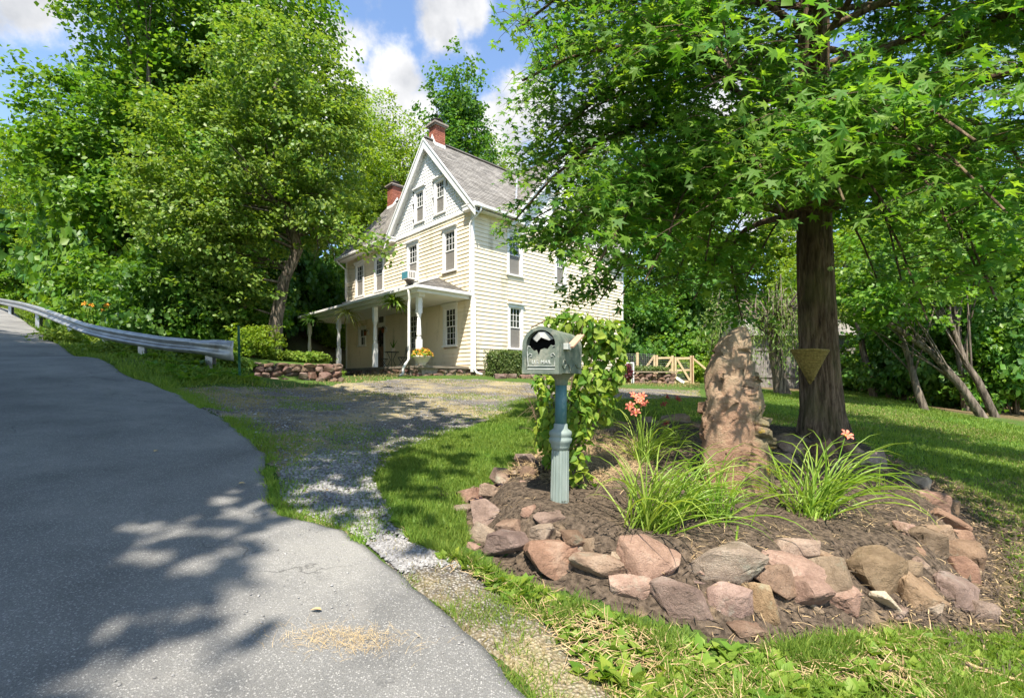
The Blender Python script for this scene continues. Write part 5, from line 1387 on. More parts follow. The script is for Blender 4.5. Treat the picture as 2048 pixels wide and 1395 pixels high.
for k in range(9): z_ = 400+k*45; m.tube([gp(1200, z_)-go, gp(1455, z_)-go], .004, 4); m.tube([gp(840, z_)-go, gp(1100, z_)-go], .004, 4)
for k in range(12): x_ = 1210+k*21; m.tube([gp(x_, 350)-go, gp(x_, 800)-go], .003, 4)
m.build('wire_mesh', M['galv'], GATE)
MB().tube([gp(1505, 300, 20.9)-go, gp(1510, 850, 20.9)-go], .02, 6).build('hinge_rod', M['rust'], GATE)
timber('kick_board', (1180, 730), (1330, 830), .12, .03, -.1, mat='white')
FW = empty('wire_fence', (gp(435, 700).x, gp(435, 700).y, zat(gp(435, 700).x, GD))); tag(FW, 'wire fence with a tan post beside the house corner, behind the low wall', 'fence'); fo = FW.location.copy()
timber('post', (435, 240), (435, 760), .10, .09, 0, FW, fo); timber('post', (150, 230), (150, 760), .10, .09, 0, FW, fo)
m = MB()
for k in range(8): m.tube([gp(-100, 260+k*40)-fo, gp(760, 280+k*40)-fo], .005, 4)
for k in range(20): m.tube([gp(-100+k*42, 260)-fo, gp(-100+k*42, 600)-fo], .003, 4)
m.build('wire_mesh', M['galv'], FW)
q0, q1 = gp(330, 800, 19.6), gp(1165, 800, 19.9)
LW = empty('garden_wall', (q0.x, q0.y, zat(q0.x, q0.y)-.08)); LW.rotation_euler = (0, 0, math.atan2(q1.y-q0.y, q1.x-q0.x))
tag(LW, 'low rubble garden wall topped with clipped green growth beside the gate', 'wall'); wl2 = (Vector((q1.x-q0.x, q1.y-q0.y, 0))).length
g = np.random.default_rng(15)
for row in range(3):
    x_ = 0
    while x_ < wl2-.05:
        w_ = min(g.uniform(.16, .34), wl2-x_); stone(WALLROCK[g.integers(10)], M['walls'], LW, (x_+w_/2, 0, .08+row*.15), (w_/2+.005, .15, .085), (g.normal(0, .06), g.normal(0, .05), 0)); x_ += w_
MB().box(-.03, wl2+.05, -.17, .22, .50, .55).build('coping', M['stone'], LW)
n = 2600; pos = np.stack([g.uniform(0, wl2*.85, n), g.uniform(-.12, .3, n), .55+np.abs(g.normal(.08, .06, n))], 1)
tag(obj('clipped_growth', scatter_mesh('clipped_growth', LEAF_V, LEAF_F, pos, frames(g.normal(size=pos.shape)*.6+np.array([0, -.3, .7]), g), .06*g.uniform(.7, 1.3, n)), M['box'], LW), kind='stuff')
# burgundy plant and white stand at the end of that wall
c0 = gp(240, 790, 18.8); BP = empty('burgundy_plant', (c0.x, c0.y, zat(c0.x, c0.y))); tag(BP, 'dark burgundy leafy plant at the house end of the garden wall', 'plant')
n = 380; u = g.normal(size=(n, 3)); u /= np.linalg.norm(u, axis=1, keepdims=True); pos = u*g.uniform(.4, 1, (n, 1))**.5*np.array([.24, .2, .38])+np.array([0, 0, .42])
tag(obj('foliage', scatter_mesh('foliage', OVATE_V, OVATE_F, pos, frames(u*.6+g.normal(size=(n, 3))*.6+np.array([0, -.3, .4]), g), .10*g.uniform(.6, 1.3, n)), M['burg'], BP), kind='stuff')
MB().tube([(0, 0, -.05), (0, 0, .5)], .015, 6).build('stem', M['twig'], BP)
c0 = gp(270, 780, 19.1); WS = empty('white_stand', (c0.x, c0.y, zat(c0.x, c0.y))); tag(WS, 'small white wooden stand showing above the burgundy plant', 'stand')
MB().box(-.17, .17, -.14, .14, .78, .83).build('top', M['white'], WS)
for sx in (-1, 1):
    for sy in (-1, 1): MB().box(sx*.15-.025, sx*.15+.025, sy*.12-.025, sy*.12+.025, -.03, .78).build('leg', M['white'], WS)
# grey board shed
SH = P(1505, 778, 22.5); SH.z = zat(SH.x+1.5, SH.y); SHED = empty('board_shed', SH); tag(SHED, 'weathered grey vertical-board shed half hidden behind the big trunk', 'shed')
g = np.random.default_rng(3); x_ = 0
while x_ < 4.6:
    w_ = g.uniform(.17, .24); o = MB().box(x_+.006, x_+w_-.006, g.uniform(-.012, .012), .03, -.15+g.uniform(0, .05), 2.5).build('plank', M['oldwood'], SHED); x_ += w_
MB().box(.01, 4.6, .032, .12, -.1, 2.45).build('shed_wall', M['dark'], SHED); MB().box(.0, .05, .03, 3, -.1, 2.45).build('shed_wall', M['oldwood'], SHED)
MB().box(.1, 4.6, -.05, -.013, .50, .60).box(.1, 4.6, -.05, -.013, 1.75, 1.85).build('batten', M['oldwood'], SHED)
MB().prism([(-.3, -.35, 2.45), (-.3, 3.2, 2.45), (-.3, 1.4, 3.4)], (5.3, 0, 0)).build('shed_roof', M['shingle'], SHED)

# small weeping tree and the leaning wood-edge trunks
g = np.random.default_rng(61)
b_ = P(1562, 789, 17.0); b_.z = zat(b_.x, b_.y)
WT_ = empty('weeping_tree', b_); tag(WT_, 'small weeping tree with thick pale trunk between the rock and the big trunk', 'tree', GT)
m = MB(); m.tube([(.08, 0, -.2), (.02, 0, .1), (-.08, 0, .7), (-.2, 0, 1.5), (-.3, 0, 2.3)], [.34, .26, .21, .22, .12], 12, False)
pos = []; 
for k in range(64):
    a_ = g.uniform(0, 6.28); r_ = g.uniform(.5, 2.3); s_ = Vector((-.25, 0, 1.7+g.uniform(0, .8))); t_ = Vector((-.25+math.cos(a_)*r_*1.05, math.sin(a_)*r_, g.uniform(2.4, 3.9))); e_ = t_+Vector((math.cos(a_)*.4, math.sin(a_)*.4, -g.uniform(.8, 2.4)))
    m.tube([s_, s_.lerp(t_, .6)+Vector((0, 0, .4)), t_, e_], [.05, .03, .015, .004], 5, False)
    for q in range(70): tt = g.uniform(0, 1); pos.append(tuple(t_.lerp(e_, tt)+Vector(g.normal(0, .13, 3))))
m.build('trunk', M['bark2'], WT_, smooth=True); pos = np.array(pos); dr_ = g.normal(size=pos.shape)*.4; dr_[:, 2] -= 1
tag(obj('crown', scatter_mesh('crown', NARROW_V, LEAF_F, pos, frames(g.normal(size=pos.shape)+np.array([0, -.5, .4]), g, dr_), .16*g.uniform(.7, 1.3, len(pos))), M['willow'], WT_), kind='stuff')
for label, d, r_, path in (('slim pale trunk leaning over the top of the lawn', 19.0, .20, [(1750, 790), (1738, 745), (1726, 701), (1715, 640), (1700, 590), (1690, 520)]), ('dark leaning trunk at the middle of the wood edge', 14.2, .16, [(1853, 826), (1832, 772), (1819, 721), (1795, 650), (1775, 560)]),
                           ('long bent trunk sweeping out of the wood over the lawn', 13.6, .17, [(1972, 848), (1922, 772), (1864, 705), (1800, 660), (1730, 620)]), ('curved trunk beside the long bent one', 14.0, .15, [(1995, 843), (1955, 760), (1932, 727), (1900, 640), (1890, 540)]), ('straight dark trunk inside the wood', 15.5, .2, [(1936, 820), (1922, 724), (1905, 600), (1890, 480)])):
    pb_ = P(*path[0], d); pb_.z = zat(pb_.x, pb_.y)-.05
    pts_ = [Vector((0, 0, -.1))] + [P(px, py, d+.15*k)-pb_ for k, (px, py) in enumerate(path)][1:]
    e_ = pts_[-1]
    T = build_tree('leaning_tree', g, pts_, [.72*r_*(1-.6*k/(len(pts_)-1)) for k in range(len(pts_))], [(tuple(e_+Vector((0, 0, .6))), (1.8, 1.6, 1.0), 1), (tuple(e_*.85+Vector((.5, 0, .6))), (1.4, 1.4, .7), .6)], 60, 55, .35, .15, M['yellowg'] if d > 18 else M['maple'], M['bark2'], 14, .04, loc=pb_, shell=.2)
    tag(T, label, 'tree', GT)

# triangular woven basket on the big trunk
tq = P(1622, 722, 6.38); TB = empty('wall_basket', tq); tag(TB, 'triangular woven basket hanging point down on the sweetgum trunk', 'basket')
wbk = .235; hbk = .385; m = MB(); rows = 17
for k in range(rows):
    t_ = k/rows; hw_ = wbk*(1-t_)*1.0+.012; z_ = .12-t_*hbk
    pts_ = [(-hw_, .03, z_)]+[(x_, -.045*math.cos(x_/hw_*1.4)-.004*((i+k) % 2), z_) for i, x_ in enumerate(np.linspace(-hw_, hw_, 9)) if abs(x_) < hw_*.99]+[(hw_, .03, z_)]
    m.tube(pts_, .0115, 6)
m.build('weave', M['wicker'], TB, smooth=True)
m = MB(); m.tube([(-wbk-.02, .03, .145), (0, -.06, .15), (wbk+.02, .03, .145)], .017, 8); m.tube([(-wbk-.01, .02, .14), (0, .02, -.30)], .012, 6); m.tube([(wbk+.01, .02, .14), (0, .02, -.30)], .012, 6)
m.build('rim', M['wicker'], TB, smooth=True); MB().prism([(-wbk, .03, .13), (wbk, .03, .13), (0, .03, -.29)], (0, .02, 0)).build('back_panel', M['wicker'], TB)

# ------------------------------------------------------------------ hedge with its stone edging
g = np.random.default_rng(91)
hd = hw(1.55, -.95, -.28); hd.z = zat(hd.x, hd.y); HED = empty('boxwood_hedge', hd, HROT); tag(HED, 'clipped boxwood hedge along the clapboard side wall', 'hedge')
n = 9000; L_, W_, H_ = 2.9, .95, .98
f_ = g.integers(0, 4, n); u = g.uniform(-1, 1, (n, 3)); 
u[:, 2] = (u[:, 2]+1)/2
sel = f_ < 2; u[sel, 1] = -1; s2 = f_ == 2; u[s2, 2] = 1; s3 = f_ == 3; u[s3, 0] = np.sign(u[s3, 0])
pos = u*np.array([L_/2, W_/2, H_])*(1+.05*fbm(u[:, 0]*2, u[:, 1]*2, u[:, 2]*2, 2, 5, 3))[:, None]*(1-.10*g.uniform(0, 1, (n, 1)))
nn = np.zeros((n, 3)); nn[sel, 1] = -1; nn[s2, 2] = 1; nn[s3, 0] = np.sign(u[s3, 0])
tag(obj('foliage', scatter_mesh('foliage', LEAF_V, LEAF_F, pos, frames(nn*.6+g.normal(size=(n, 3))*.7+np.array([0, 0, .3]), g), .055*g.uniform(.7, 1.4, n)), M['box'], HED), kind='stuff')
MB().box(-L_/2+.12, L_/2-.12, -W_/2+.1, W_/2-.1, -.1, H_-.12).build('twig_core', M['dark'], HED)
HE = empty('hedge_edging', hw(.2, -1.6, -.3), HROT); HE.location.z = zat(HE.location.x, HE.location.y); tag(HE, 'row of round brown stones edging the foot of the hedge', 'edging')
for k in range(13):
    x_ = -.3+k*.36; w_ = hw(.2+x_, -1.6, 0); s_ = g.uniform(.13, .2)
    stone(WALLROCK[k % 10], M['walls'], HE, (x_, g.normal(0, .05), zat(w_.x, w_.y)-HE.location.z+.05), (s_, s_*.8, s_*.62), (0, 0, g.uniform(0, 3)))

# ------------------------------------------------------------------ things on and about the porch
def hthing(name, x, y, z, label, cat, group=None, rz=0.0):
    o = empty(name, hw(x, y, z), HROT+rz); tag(o, label, cat, group); return o
def chair(x, y, rz, label):
    c = hthing('bistro_chair', x, y, .08, label, 'chair', 'bistro set on the porch', rz)
    MB().lathe([(.19, .44), (.20, .445), (.20, .46), (.18, .465)], 16).build('seat', M['iron'], c)
    for sx in (-1, 1):
        MB().tube([(sx*.17, -.17, 0), (sx*.16, .15, .45)], .011, 6).build('leg', M['iron'], c)
        MB().tube([(sx*.17, .19, 0), (sx*.16, -.14, .45)], .011, 6).build('leg', M['iron'], c)
    b = MB(); b.tube([(-.17, .17, .44), (-.18, .20, .75)]+[(.18*-math.cos(t), .21, .75+.16*math.sin(t)) for t in np.linspace(.2, 2.94, 9)]+[(.18, .20, .75), (.17, .17, .44)], .011, 6)
    b.tube([(.07*math.cos(t), .205, .72+.07*math.sin(t)) for t in np.linspace(0, 6.28, 13)], .008, 5); b.tube([(0, .2, .46), (0, .205, .88)], .007, 5); b.tube([(-.14, .2, .6), (.14, .205, .84)], .006, 5); b.tube([(.14, .2, .6), (-.14, .205, .84)], .006, 5)
    b.build('backrest', M['iron'], c); return c
chair(-.75, 5.35, R(75), 'black iron bistro chair nearest the front door'); chair(-.75, 3.75, R(-100), 'black iron bistro chair half hidden behind the near porch post')
tb_ = hthing('bistro_table', -.8, 4.55, .08, 'round black iron bistro table between the two porch chairs', 'table', 'bistro set on the porch')
MB().lathe([(.30, .70), (.31, .705), (.31, .72), (.29, .725)], 24).build('table_top', M['iron'], tb_)
for k in range(3): a_ = k*2.09; MB().tube([(.26*math.cos(a_), .26*math.sin(a_), 0), (.06*math.cos(a_), .06*math.sin(a_), .38), (.22*math.cos(a_), .22*math.sin(a_), .70)], .011, 6).build('leg', M['iron'], tb_)
pp = hthing('potted_plant', -.8, 4.45, .805, 'dark spiky plant in a pale pot on the bistro table', 'plant')
MB().lathe([(.07, 0), (.10, .14), (.105, .15), (.09, .15)], 16).build('pot', M['pot'], pp)
def strap(name, n, L0, L1, w, mat, parent, up=(.6, 1.4), sag=1.0, at=(0, 0, 0), seed=1, segs=6):
    """arching strap leaves, one mesh each drawn from a few shapes"""
    g_ = np.random.default_rng(seed)
    for k in range(n):
        L_ = g_.uniform(L0, L1); a_ = g_.uniform(0, 6.28); el = g_.uniform(*up); V, F = [], []
        p = Vector((0, 0, 0)); d = Vector((math.cos(el), 0, math.sin(el))); st = L_/segs
        for i in range(segs+1):
            t_ = i/segs; ww = w*(.55+.9*t_*(1-t_)*2)*(1-t_**4)+.0006; V += [tuple(p+Vector((0, -ww/2, .12*ww))), tuple(p+Vector((0, 0, -.1*ww))), tuple(p+Vector((0, ww/2, .12*ww)))]
            p = p+d*st; d = (d+Vector((0, 0, -sag*st/L_*g_.uniform(.8, 1.2)*(0.5+1.4*t_)))).normalized()
        for i in range(segs):
            b_ = i*3; F += [(b_, b_+1, b_+4, b_+3), (b_+1, b_+2, b_+5, b_+4)]
        me = bpy.data.meshes.new(name); me.from_pydata(V, [], F); me.materials.append(mat); me.update()
        o = link(bpy.data.objects.new(name, me), parent); o.location = (at[0]+g_.normal(0, .02), at[1]+g_.normal(0, .02), at[2]); o.rotation_euler = (g_.normal(0, .15), 0, a_)
strap('leaf', 16, .25, .5, .03, M['deep'], pp, (.9, 1.5), .6, (0, 0, .13), 5)
fp = hthing('flower_planter', PX+.28, .30, .085, 'round pale pot of orange flowers on the porch corner', 'planter')
MB().lathe([(.14, 0), (.16, .02), (.13, .05), (.23, .16), (.30, .27), (.33, .31), (.31, .33), (.28, .31)], 28).build('pot', M['pot'], fp, smooth=True)
g = np.random.default_rng(12); n = 520
u = g.normal(size=(n, 3)); u /= np.linalg.norm(u, axis=1, keepdims=True); u[:, 2] = np.abs(u[:, 2]); pos = u*np.array([.40, .40, .30])*g.uniform(.6, 1, (n, 1))+np.array([0, 0, .30])
tag(obj('foliage', scatter_mesh('foliage', LEAF_V, LEAF_F, pos[:260], frames(u[:260]+g.normal(size=(260, 3))*.5, g), .09*g.uniform(.7, 1.3, 260)), M['yellowg'], fp), kind='stuff')
tag(obj('blossoms', scatter_mesh('blossoms', STAR_V, STAR_F, pos[260:]*np.array([1.05, 1.05, 1.05]), frames(u[260:]+g.normal(size=(260, 3))*.4, g), .045*g.uniform(.7, 1.3, 260)), M['orangeflower'], fp), kind='stuff')
# window air conditioner
ac = hthing('air_conditioner', 0, 4.12, 3.92, 'white window air conditioner with teal face in the second-floor window', 'air conditioner')
MB().box(-.42, .0, -.28, .28, .0, .36).build('casing', M['white'], ac, bevel=.01); MB().box(-.428, -.42, -.24, .24, .04, .32).build('grille', M['teal'], ac)
m = MB()
for k in range(4): m.box(-.36+k*.08, -.32+k*.08, -.284, -.28, .05, .30)
m.build('vent', M['dark'], ac); MB().bar((-.35, 0, -.01), (.0, 0, -.25), .3, .02).build('bracket', M['oldwood'], ac)
# lanterns by the door
for y_, label in ((8.2, 'copper wall lantern between the small window and the door'), (6.42, 'copper wall lantern on the near side of the door')):
    l = hthing('wall_lantern', -.05, y_, 1.80, label, 'lantern', 'lanterns by the front door')
    MB().box(.0, .03, -.07, .07, .05, .30).build('back_plate', M['white'], l); MB().tube([(0, 0, .2), (-.1, 0, .32), (-.16, 0, .30)], .012, 6).build('arm', M['dark'], l)
    MB().lathe([(.055, 0), (.08, .2), (.02, .2)], 6, (-.16, 0, .0)).build('lamp_glass', M['copper'], l); MB().lathe([(.10, .2), (.06, .25), (.015, .31)], 6, (-.16, 0, 0)).build('lamp_cap', M['dark'], l)
wr = hthing('door_wreath', -.0, 7.02, 1.62, 'dark leafy wreath hanging on the front door', 'wreath'); g = np.random.default_rng(2); n = 220; a_ = g.uniform(0, 6.28, n)
pos = np.stack([g.normal(.0, .02, n)-.0, np.cos(a_)*.19+g.normal(0, .035, n), np.sin(a_)*.22+g.normal(0, .035, n)], 1)
tag(obj('foliage', scatter_mesh('foliage', LEAF_V, LEAF_F, pos, frames(g.normal(size=(n, 3))+np.array([-1, 0, 0]), g), .07*g.uniform(.7, 1.3, n)), M['purple'], wr), kind='stuff')
# hanging baskets
def basket(y_, drop, label, kind_, x_=PX+.02):
    b = hthing('hanging_basket', x_, y_, 2.60, label, 'plant', 'hanging baskets on the porch')
    m = MB()
    for k in range(3): a_ = k*2.09; m.tube([(0, 0, -.02), (.13*math.cos(a_), .13*math.sin(a_), -drop)], .004, 4)
    m.build('hanger', M['iron'], b)
    MB().lathe([(.10, -drop-.15), (.14, -drop-.02), (.15, -drop), (.13, -drop)], 18).build('pot', M['potw'] if kind_ == 'spider' else M['dark'], b, smooth=True)
    if kind_ == 'fern': strap('frond', 90, .45, .85, .085, M['fern'], b, (-.1, 1.3), 2.2, (0, 0, -drop-.01), 3)
    elif kind_ == 'darkfern': strap('frond', 70, .45, .85, .08, M['deep'], b, (.0, 1.3), 1.9, (0, 0, -drop-.01), 4)
    else:
        strap('leaf', 60, .35, .6, .04, M['spider'], b, (.1, 1.3), 1.8, (0, 0, -drop-.01), 5)
        strap('runner', 34, .7, 1.25, .035, M['spider'], b, (-.4, .5), 2.6, (0, 0, -drop-.02), 6)
basket(1.75, .22, 'big bright green fern hanging from the porch eave near its corner', 'fern')
basket(5.65, .22, 'trailing pale spider plant in a white pot hanging from the porch', 'spider')
basket(9.45, .22, 'dark fern hanging by the far end of the porch', 'darkfern')
# ------------------------------------------------------------------ the standing rock
g = np.random.default_rng(19)
rk = P(1468, 990, 4.12); rk.z = zat(rk.x, rk.y)-.06
lev = [(1000, 1404, 1548), (960, 1406, 1545), (920, 1404, 1540), (880, 1400, 1536), (840, 1402, 1532), (800, 1410, 1529), (770, 1416, 1526), (740, 1424, 1517), (710, 1434, 1509), (690, 1446, 1502), (676, 1462, 1494), (670, 1472, 1487)]
zl = np.array([-(y-1000)/FPX*4.12 for y, _, _ in lev]); xl = np.array([(a-1468)/FPX*4.12 for _, a, b in lev]); xr = np.array([(b-1468)/FPX*4.12 for _, a, b in lev])
na, nl = 150, 210
zz = np.linspace(zl[0]-.1, zl[-1], nl); th = np.linspace(0, 2*np.pi, na, endpoint=False)
TH, ZZ = np.meshgrid(th, zz)
L_ = np.interp(ZZ, zl, xl); R_ = np.interp(ZZ, zl, xr); cxr = (L_+R_)/2; wr_ = (R_-L_)/2
c, s = np.cos(TH), np.sin(TH); ex = .62
sx = np.sign(c)*np.abs(c)**ex; sy = np.sign(s)*np.abs(s)**ex
dep = wr_*.72+.05
X = cxr+wr_*sx; Y = dep*sy - .06*np.interp(ZZ, [0, .6, 1.35], [0, .2, 1.0])*0
# broken ledges, long cracks and chipped faces
nv = fbm(X*1.2, Y*1.2, ZZ*.9, 2.4, 3, 4)
led = np.abs(vnoise(X*2.2+ZZ*.5, Y*2.2, ZZ*1.1, 2.6, 11)); crk = np.exp(-(led/.055)**2)
fac = np.floor((vnoise(X, Y, ZZ*.7, 3.2, 21)+1)*2.5)/2.5-.9
dsp = .045*nv + .03*fac - .045*crk + .016*(1-2*np.abs(fbm(X, Y, ZZ, 11, 5, 3)))*.6 + .008*fbm(X, Y, ZZ, 26, 15, 2)
dsp *= np.interp(ZZ, [zl[0]-.1, zl[0]+.1, zl[-1]-.12, zl[-1]], [.5, 1, .8, .1])
X = X + sx*dsp*np.where(np.abs(c) > .75, .6, 1); Y = Y + sy*dsp*1.25
V = np.stack([X.ravel(), Y.ravel(), ZZ.ravel()], 1)
for _ in range(90):       # chipped flat faces
    q = g.integers(0, len(V)); p0 = V[q]; nr_ = np.array([p0[0]-cxr.ravel()[q], p0[1]*1.3, .0]); nr_ /= np.linalg.norm(nr_)+1e-9
    nr_ = nr_ + g.normal(0, .2, 3)*np.array([1, 1, .9]); nr_ /= np.linalg.norm(nr_); rr_ = g.uniform(.10, .34)
    hgt_ = (V-p0)@nr_ + g.uniform(-.004, .004); near_ = np.linalg.norm((V-p0)*np.array([1, 1, .6]), axis=1) < rr_
    m_ = near_ & (hgt_ > 0) & (hgt_ < .05); V[m_] -= hgt_[m_][:, None]*nr_*.95
i = np.arange(nl-1)[:, None]*na; k = np.arange(na)[None]
F = np.stack([(i+k).ravel(), (i+(k+1) % na).ravel(), (i+na+(k+1) % na).ravel(), (i+na+k).ravel()], 1)
V = np.concatenate([V, [[X[-1].mean(), Y[-1].mean(), zz[-1]+.01]]]); t0 = (nl-1)*na
cap = np.stack([t0+np.arange(na), t0+(np.arange(na)+1) % na, np.full(na, len(V)-1)], 1)
def rockmat():
    m, N, L, out = nodes('standing_sandstone'); v = vec_of(N, L, 'Object')
    n1 = tnoise(N, L, v, 4, 8, .66); c_ = ramp(N, L, n1, [(.3, (.20, .112, .07)), (.5, (.37, .222, .145)), (.7, (.45, .305, .20))])
    c_ = mixc(N, L, ramp(N, L, tnoise(N, L, v, 45, 5, .7), [(.54, (0, 0, 0)), (.72, (.4, .4, .4))]), c_, (.52, .40, .28))
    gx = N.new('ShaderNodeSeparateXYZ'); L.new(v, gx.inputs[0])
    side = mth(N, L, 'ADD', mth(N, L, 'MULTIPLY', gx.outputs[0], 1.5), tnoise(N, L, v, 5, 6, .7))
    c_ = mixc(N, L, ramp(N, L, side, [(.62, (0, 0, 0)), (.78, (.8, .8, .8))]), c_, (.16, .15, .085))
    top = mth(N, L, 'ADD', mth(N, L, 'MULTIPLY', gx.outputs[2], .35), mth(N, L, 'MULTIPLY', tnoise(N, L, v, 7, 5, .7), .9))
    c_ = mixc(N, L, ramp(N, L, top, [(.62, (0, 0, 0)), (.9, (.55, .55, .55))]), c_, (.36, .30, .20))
    ye = mth(N, L, 'MULTIPLY', ramp(N, L, side, [(.66, (0, 0, 0)), (.7, (1, 1, 1))]), ramp(N, L, tnoise(N, L, v, 9, 4, .6), [(.6, (0, 0, 0)), (.66, (.9, .9, .9))]))
    c_ = mixc(N, L, ye, c_, (.48, .33, .05))
    hh = mth(N, L, 'ADD', tnoise(N, L, v, 18, 11, .76), mth(N, L, 'MULTIPLY', tnoise(N, L, v, 90, 4, .6), .35))
    prin(N, L, out, c_, .9, .15, 0, bump(N, L, hh, 1.0, .035)); return m
RK = obj('standing_rock', np_mesh('standing_rock', V, [F, cap], False), rockmat()); RK.location = rk
tag(RK, 'tall upright pinkish sandstone rock standing in the flower bed', 'rock')

# ------------------------------------------------------------------ loose stone border of the bed
BR = empty('stone_border', (BED[5][0], BED[5][1]+.2, 0)); BR.location.z = zat(BR.location.x, BR.location.y); bo = BR.location.copy()
tag(BR, 'border of loose pinkish-brown fieldstones piled round the flower bed', 'border')
ROCKS = [hull_rock('stone', 200+k, 13+k % 6, .75, .05, 3) for k in range(26)]
def A4(x, y): return 880+.301*x, 840+.301*y
def A5(x, y): return 1380+.398*x, 840+.398*y
def A6(x, y): return 1200+.2007*x, 760+.2007*y
ST = []
for x, y, w, h in ((315, 650, 240, 170), (500, 725, 230, 130), (480, 860, 290, 190), (300, 775, 200, 120), (730, 650, 190, 120), (700, 785, 190, 150), (740, 960, 310, 240), (930, 795, 260, 80), (1050, 990, 320, 150), (1420, 970, 410, 250), (1280, 1130, 250, 140), (1600, 1190, 380, 230), (240, 515, 200, 110), (350, 495, 150, 100), (600, 285, 170, 100), (430, 405, 220, 90), (1000, 850, 120, 90), (560, 360, 140, 80), (880, 900, 130, 100), (1660, 1010, 130, 170), (150, 600, 120, 80), (590, 610, 110, 70)):
    ST.append((*A4(x, y), w*.301, h*.301))
for x, y, w, h in ((165, 760, 350, 190), (200, 925, 240, 140), (410, 830, 190, 160), (525, 755, 250, 150), (690, 800, 180, 170), (700, 720, 130, 90), (620, 920, 220, 190), (360, 930, 130, 180), (290, 1050, 180, 130), (810, 930, 190, 150), (940, 795, 230, 190), (1170, 870, 240, 170), (1100, 770, 130, 90), (1370, 890, 220, 180), (1480, 980, 120, 110), (1190, 610, 180, 140), (1120, 570, 110, 80), (1260, 590, 120, 110), (1300, 510, 190, 110), (1370, 690, 160, 140), (1390, 770, 160, 120), (1370, 600, 100, 80), (1220, 415, 150, 90), (1130, 310, 140, 110), (1300, 440, 90, 80), (540, 660, 190, 90),
                   (500, 110, 160, 60), (660, 160, 140, 90), (500, 150, 120, 80), (830, 160, 130, 80), (900, 220, 180, 90), (780, 240, 150, 80), (950, 260, 120, 70), (460, 210, 130, 60), (1040, 960, 110, 80), (1250, 960, 130, 70)):
    ST.append((*A5(x, y), w*.398, h*.398))
for x, y, w, h in ((215, 465, 140, 90), (510, 410, 150, 90), (760, 400, 250, 110), (960, 470, 100, 90), (110, 520, 100, 70), (380, 430, 120, 70), (620, 440, 120, 60)):
    ST.append((*A6(x, y), w*.2007, h*.2007))
pale = {A5(975, 930): 1}
for n_, (px, py, w, h) in enumerate(ST):
    q = G(px, py + h*.12); d = q.y; k = d/FPX
    sw, sh = w*k/2*1.20, max(h*k/2*1.2, .03)
    mesh = ROCKS[(n_*7) % len(ROCKS)]
    stone(mesh, M['stone'], BR, (q.x-bo.x, q.y-bo.y+sh*.35, q.z-bo.z+sh*.18), (sw, max(sh*1.05, sw*.6), sh*1.02), (g.normal(0, .16)-.12, g.normal(0, .16), g.normal(0, .35)))
for n_ in range(46):          # small wedging stones between the big ones
    px, py, w, h = ST[g.integers(0, 50)]; q = G(px+g.normal(0, w*.55), py+g.normal(0, h*.5)); s_ = g.uniform(.025, .055)
    stone(ROCKS[g.integers(len(ROCKS))], M['stone'], BR, (q.x-bo.x, q.y-bo.y, q.z-bo.z), (s_, s_*.8, s_*.6), tuple(g.uniform(-.5, .5, 3)))
q = G(*A5(975, 930)); stone(ROCKS[20], M['palest'], BR, (q.x-bo.x, q.y-bo.y-.02, q.z-bo.z+.03), (.085, .06, .045), (.1, .25, .3))

# ------------------------------------------------------------------ daylilies: every blade is a leaf
BLADES = []
for k in range(14):
    L_ = 1.0; segs = 8; el = g.uniform(.7, 1.4); sag = g.uniform(2.2, 4.6); w = .034; V, F = [], []
    p = Vector((0, 0, 0)); d = Vector((math.cos(el), 0, math.sin(el))); st = L_/segs
    for i in range(segs+1):
        t_ = i/segs; ww = w*(1.0-.75*t_**1.6)*(1-t_**7)+.001; V += [tuple(p+Vector((0, -ww/2, .28*ww))), tuple(p+Vector((0, 0, -.12*ww))), tuple(p+Vector((0, ww/2, .28*ww)))]
        p = p+d*st; d = (d+Vector((0, 0, -sag*st*(.25+1.7*t_*t_)))).normalized()
    for i in range(segs): b_ = i*3; F += [(b_, b_+1, b_+4, b_+3), (b_+1, b_+2, b_+5, b_+4)]
    me = bpy.data.meshes.new('leaf'); me.from_pydata(V, [], F); me.polygons.foreach_set('use_smooth', np.ones(len(F), bool)); me.materials.append(M['lily']); me.update(); BLADES.append(me)
pt = MB()
for k in range(6):
    a_ = k*1.047; V, dd_ = [], Vector((math.cos(a_), math.sin(a_), 0)); sd = Vector((-dd_.y, dd_.x, 0))
    for t_, w_, z_ in ((0, .004, 0), (.02, .009, .025), (.035, .013, .037), (.05, .007, .036), (.056, .001, .028)): V += [dd_*t_-sd*w_+Vector((0, 0, z_)), dd_*t_+sd*w_+Vector((0, 0, z_))]
    pt.add(V, [(i*2, i*2+1, i*2+3, i*2+2) for i in range(4)])
FLOWER = pt.mesh('flower')
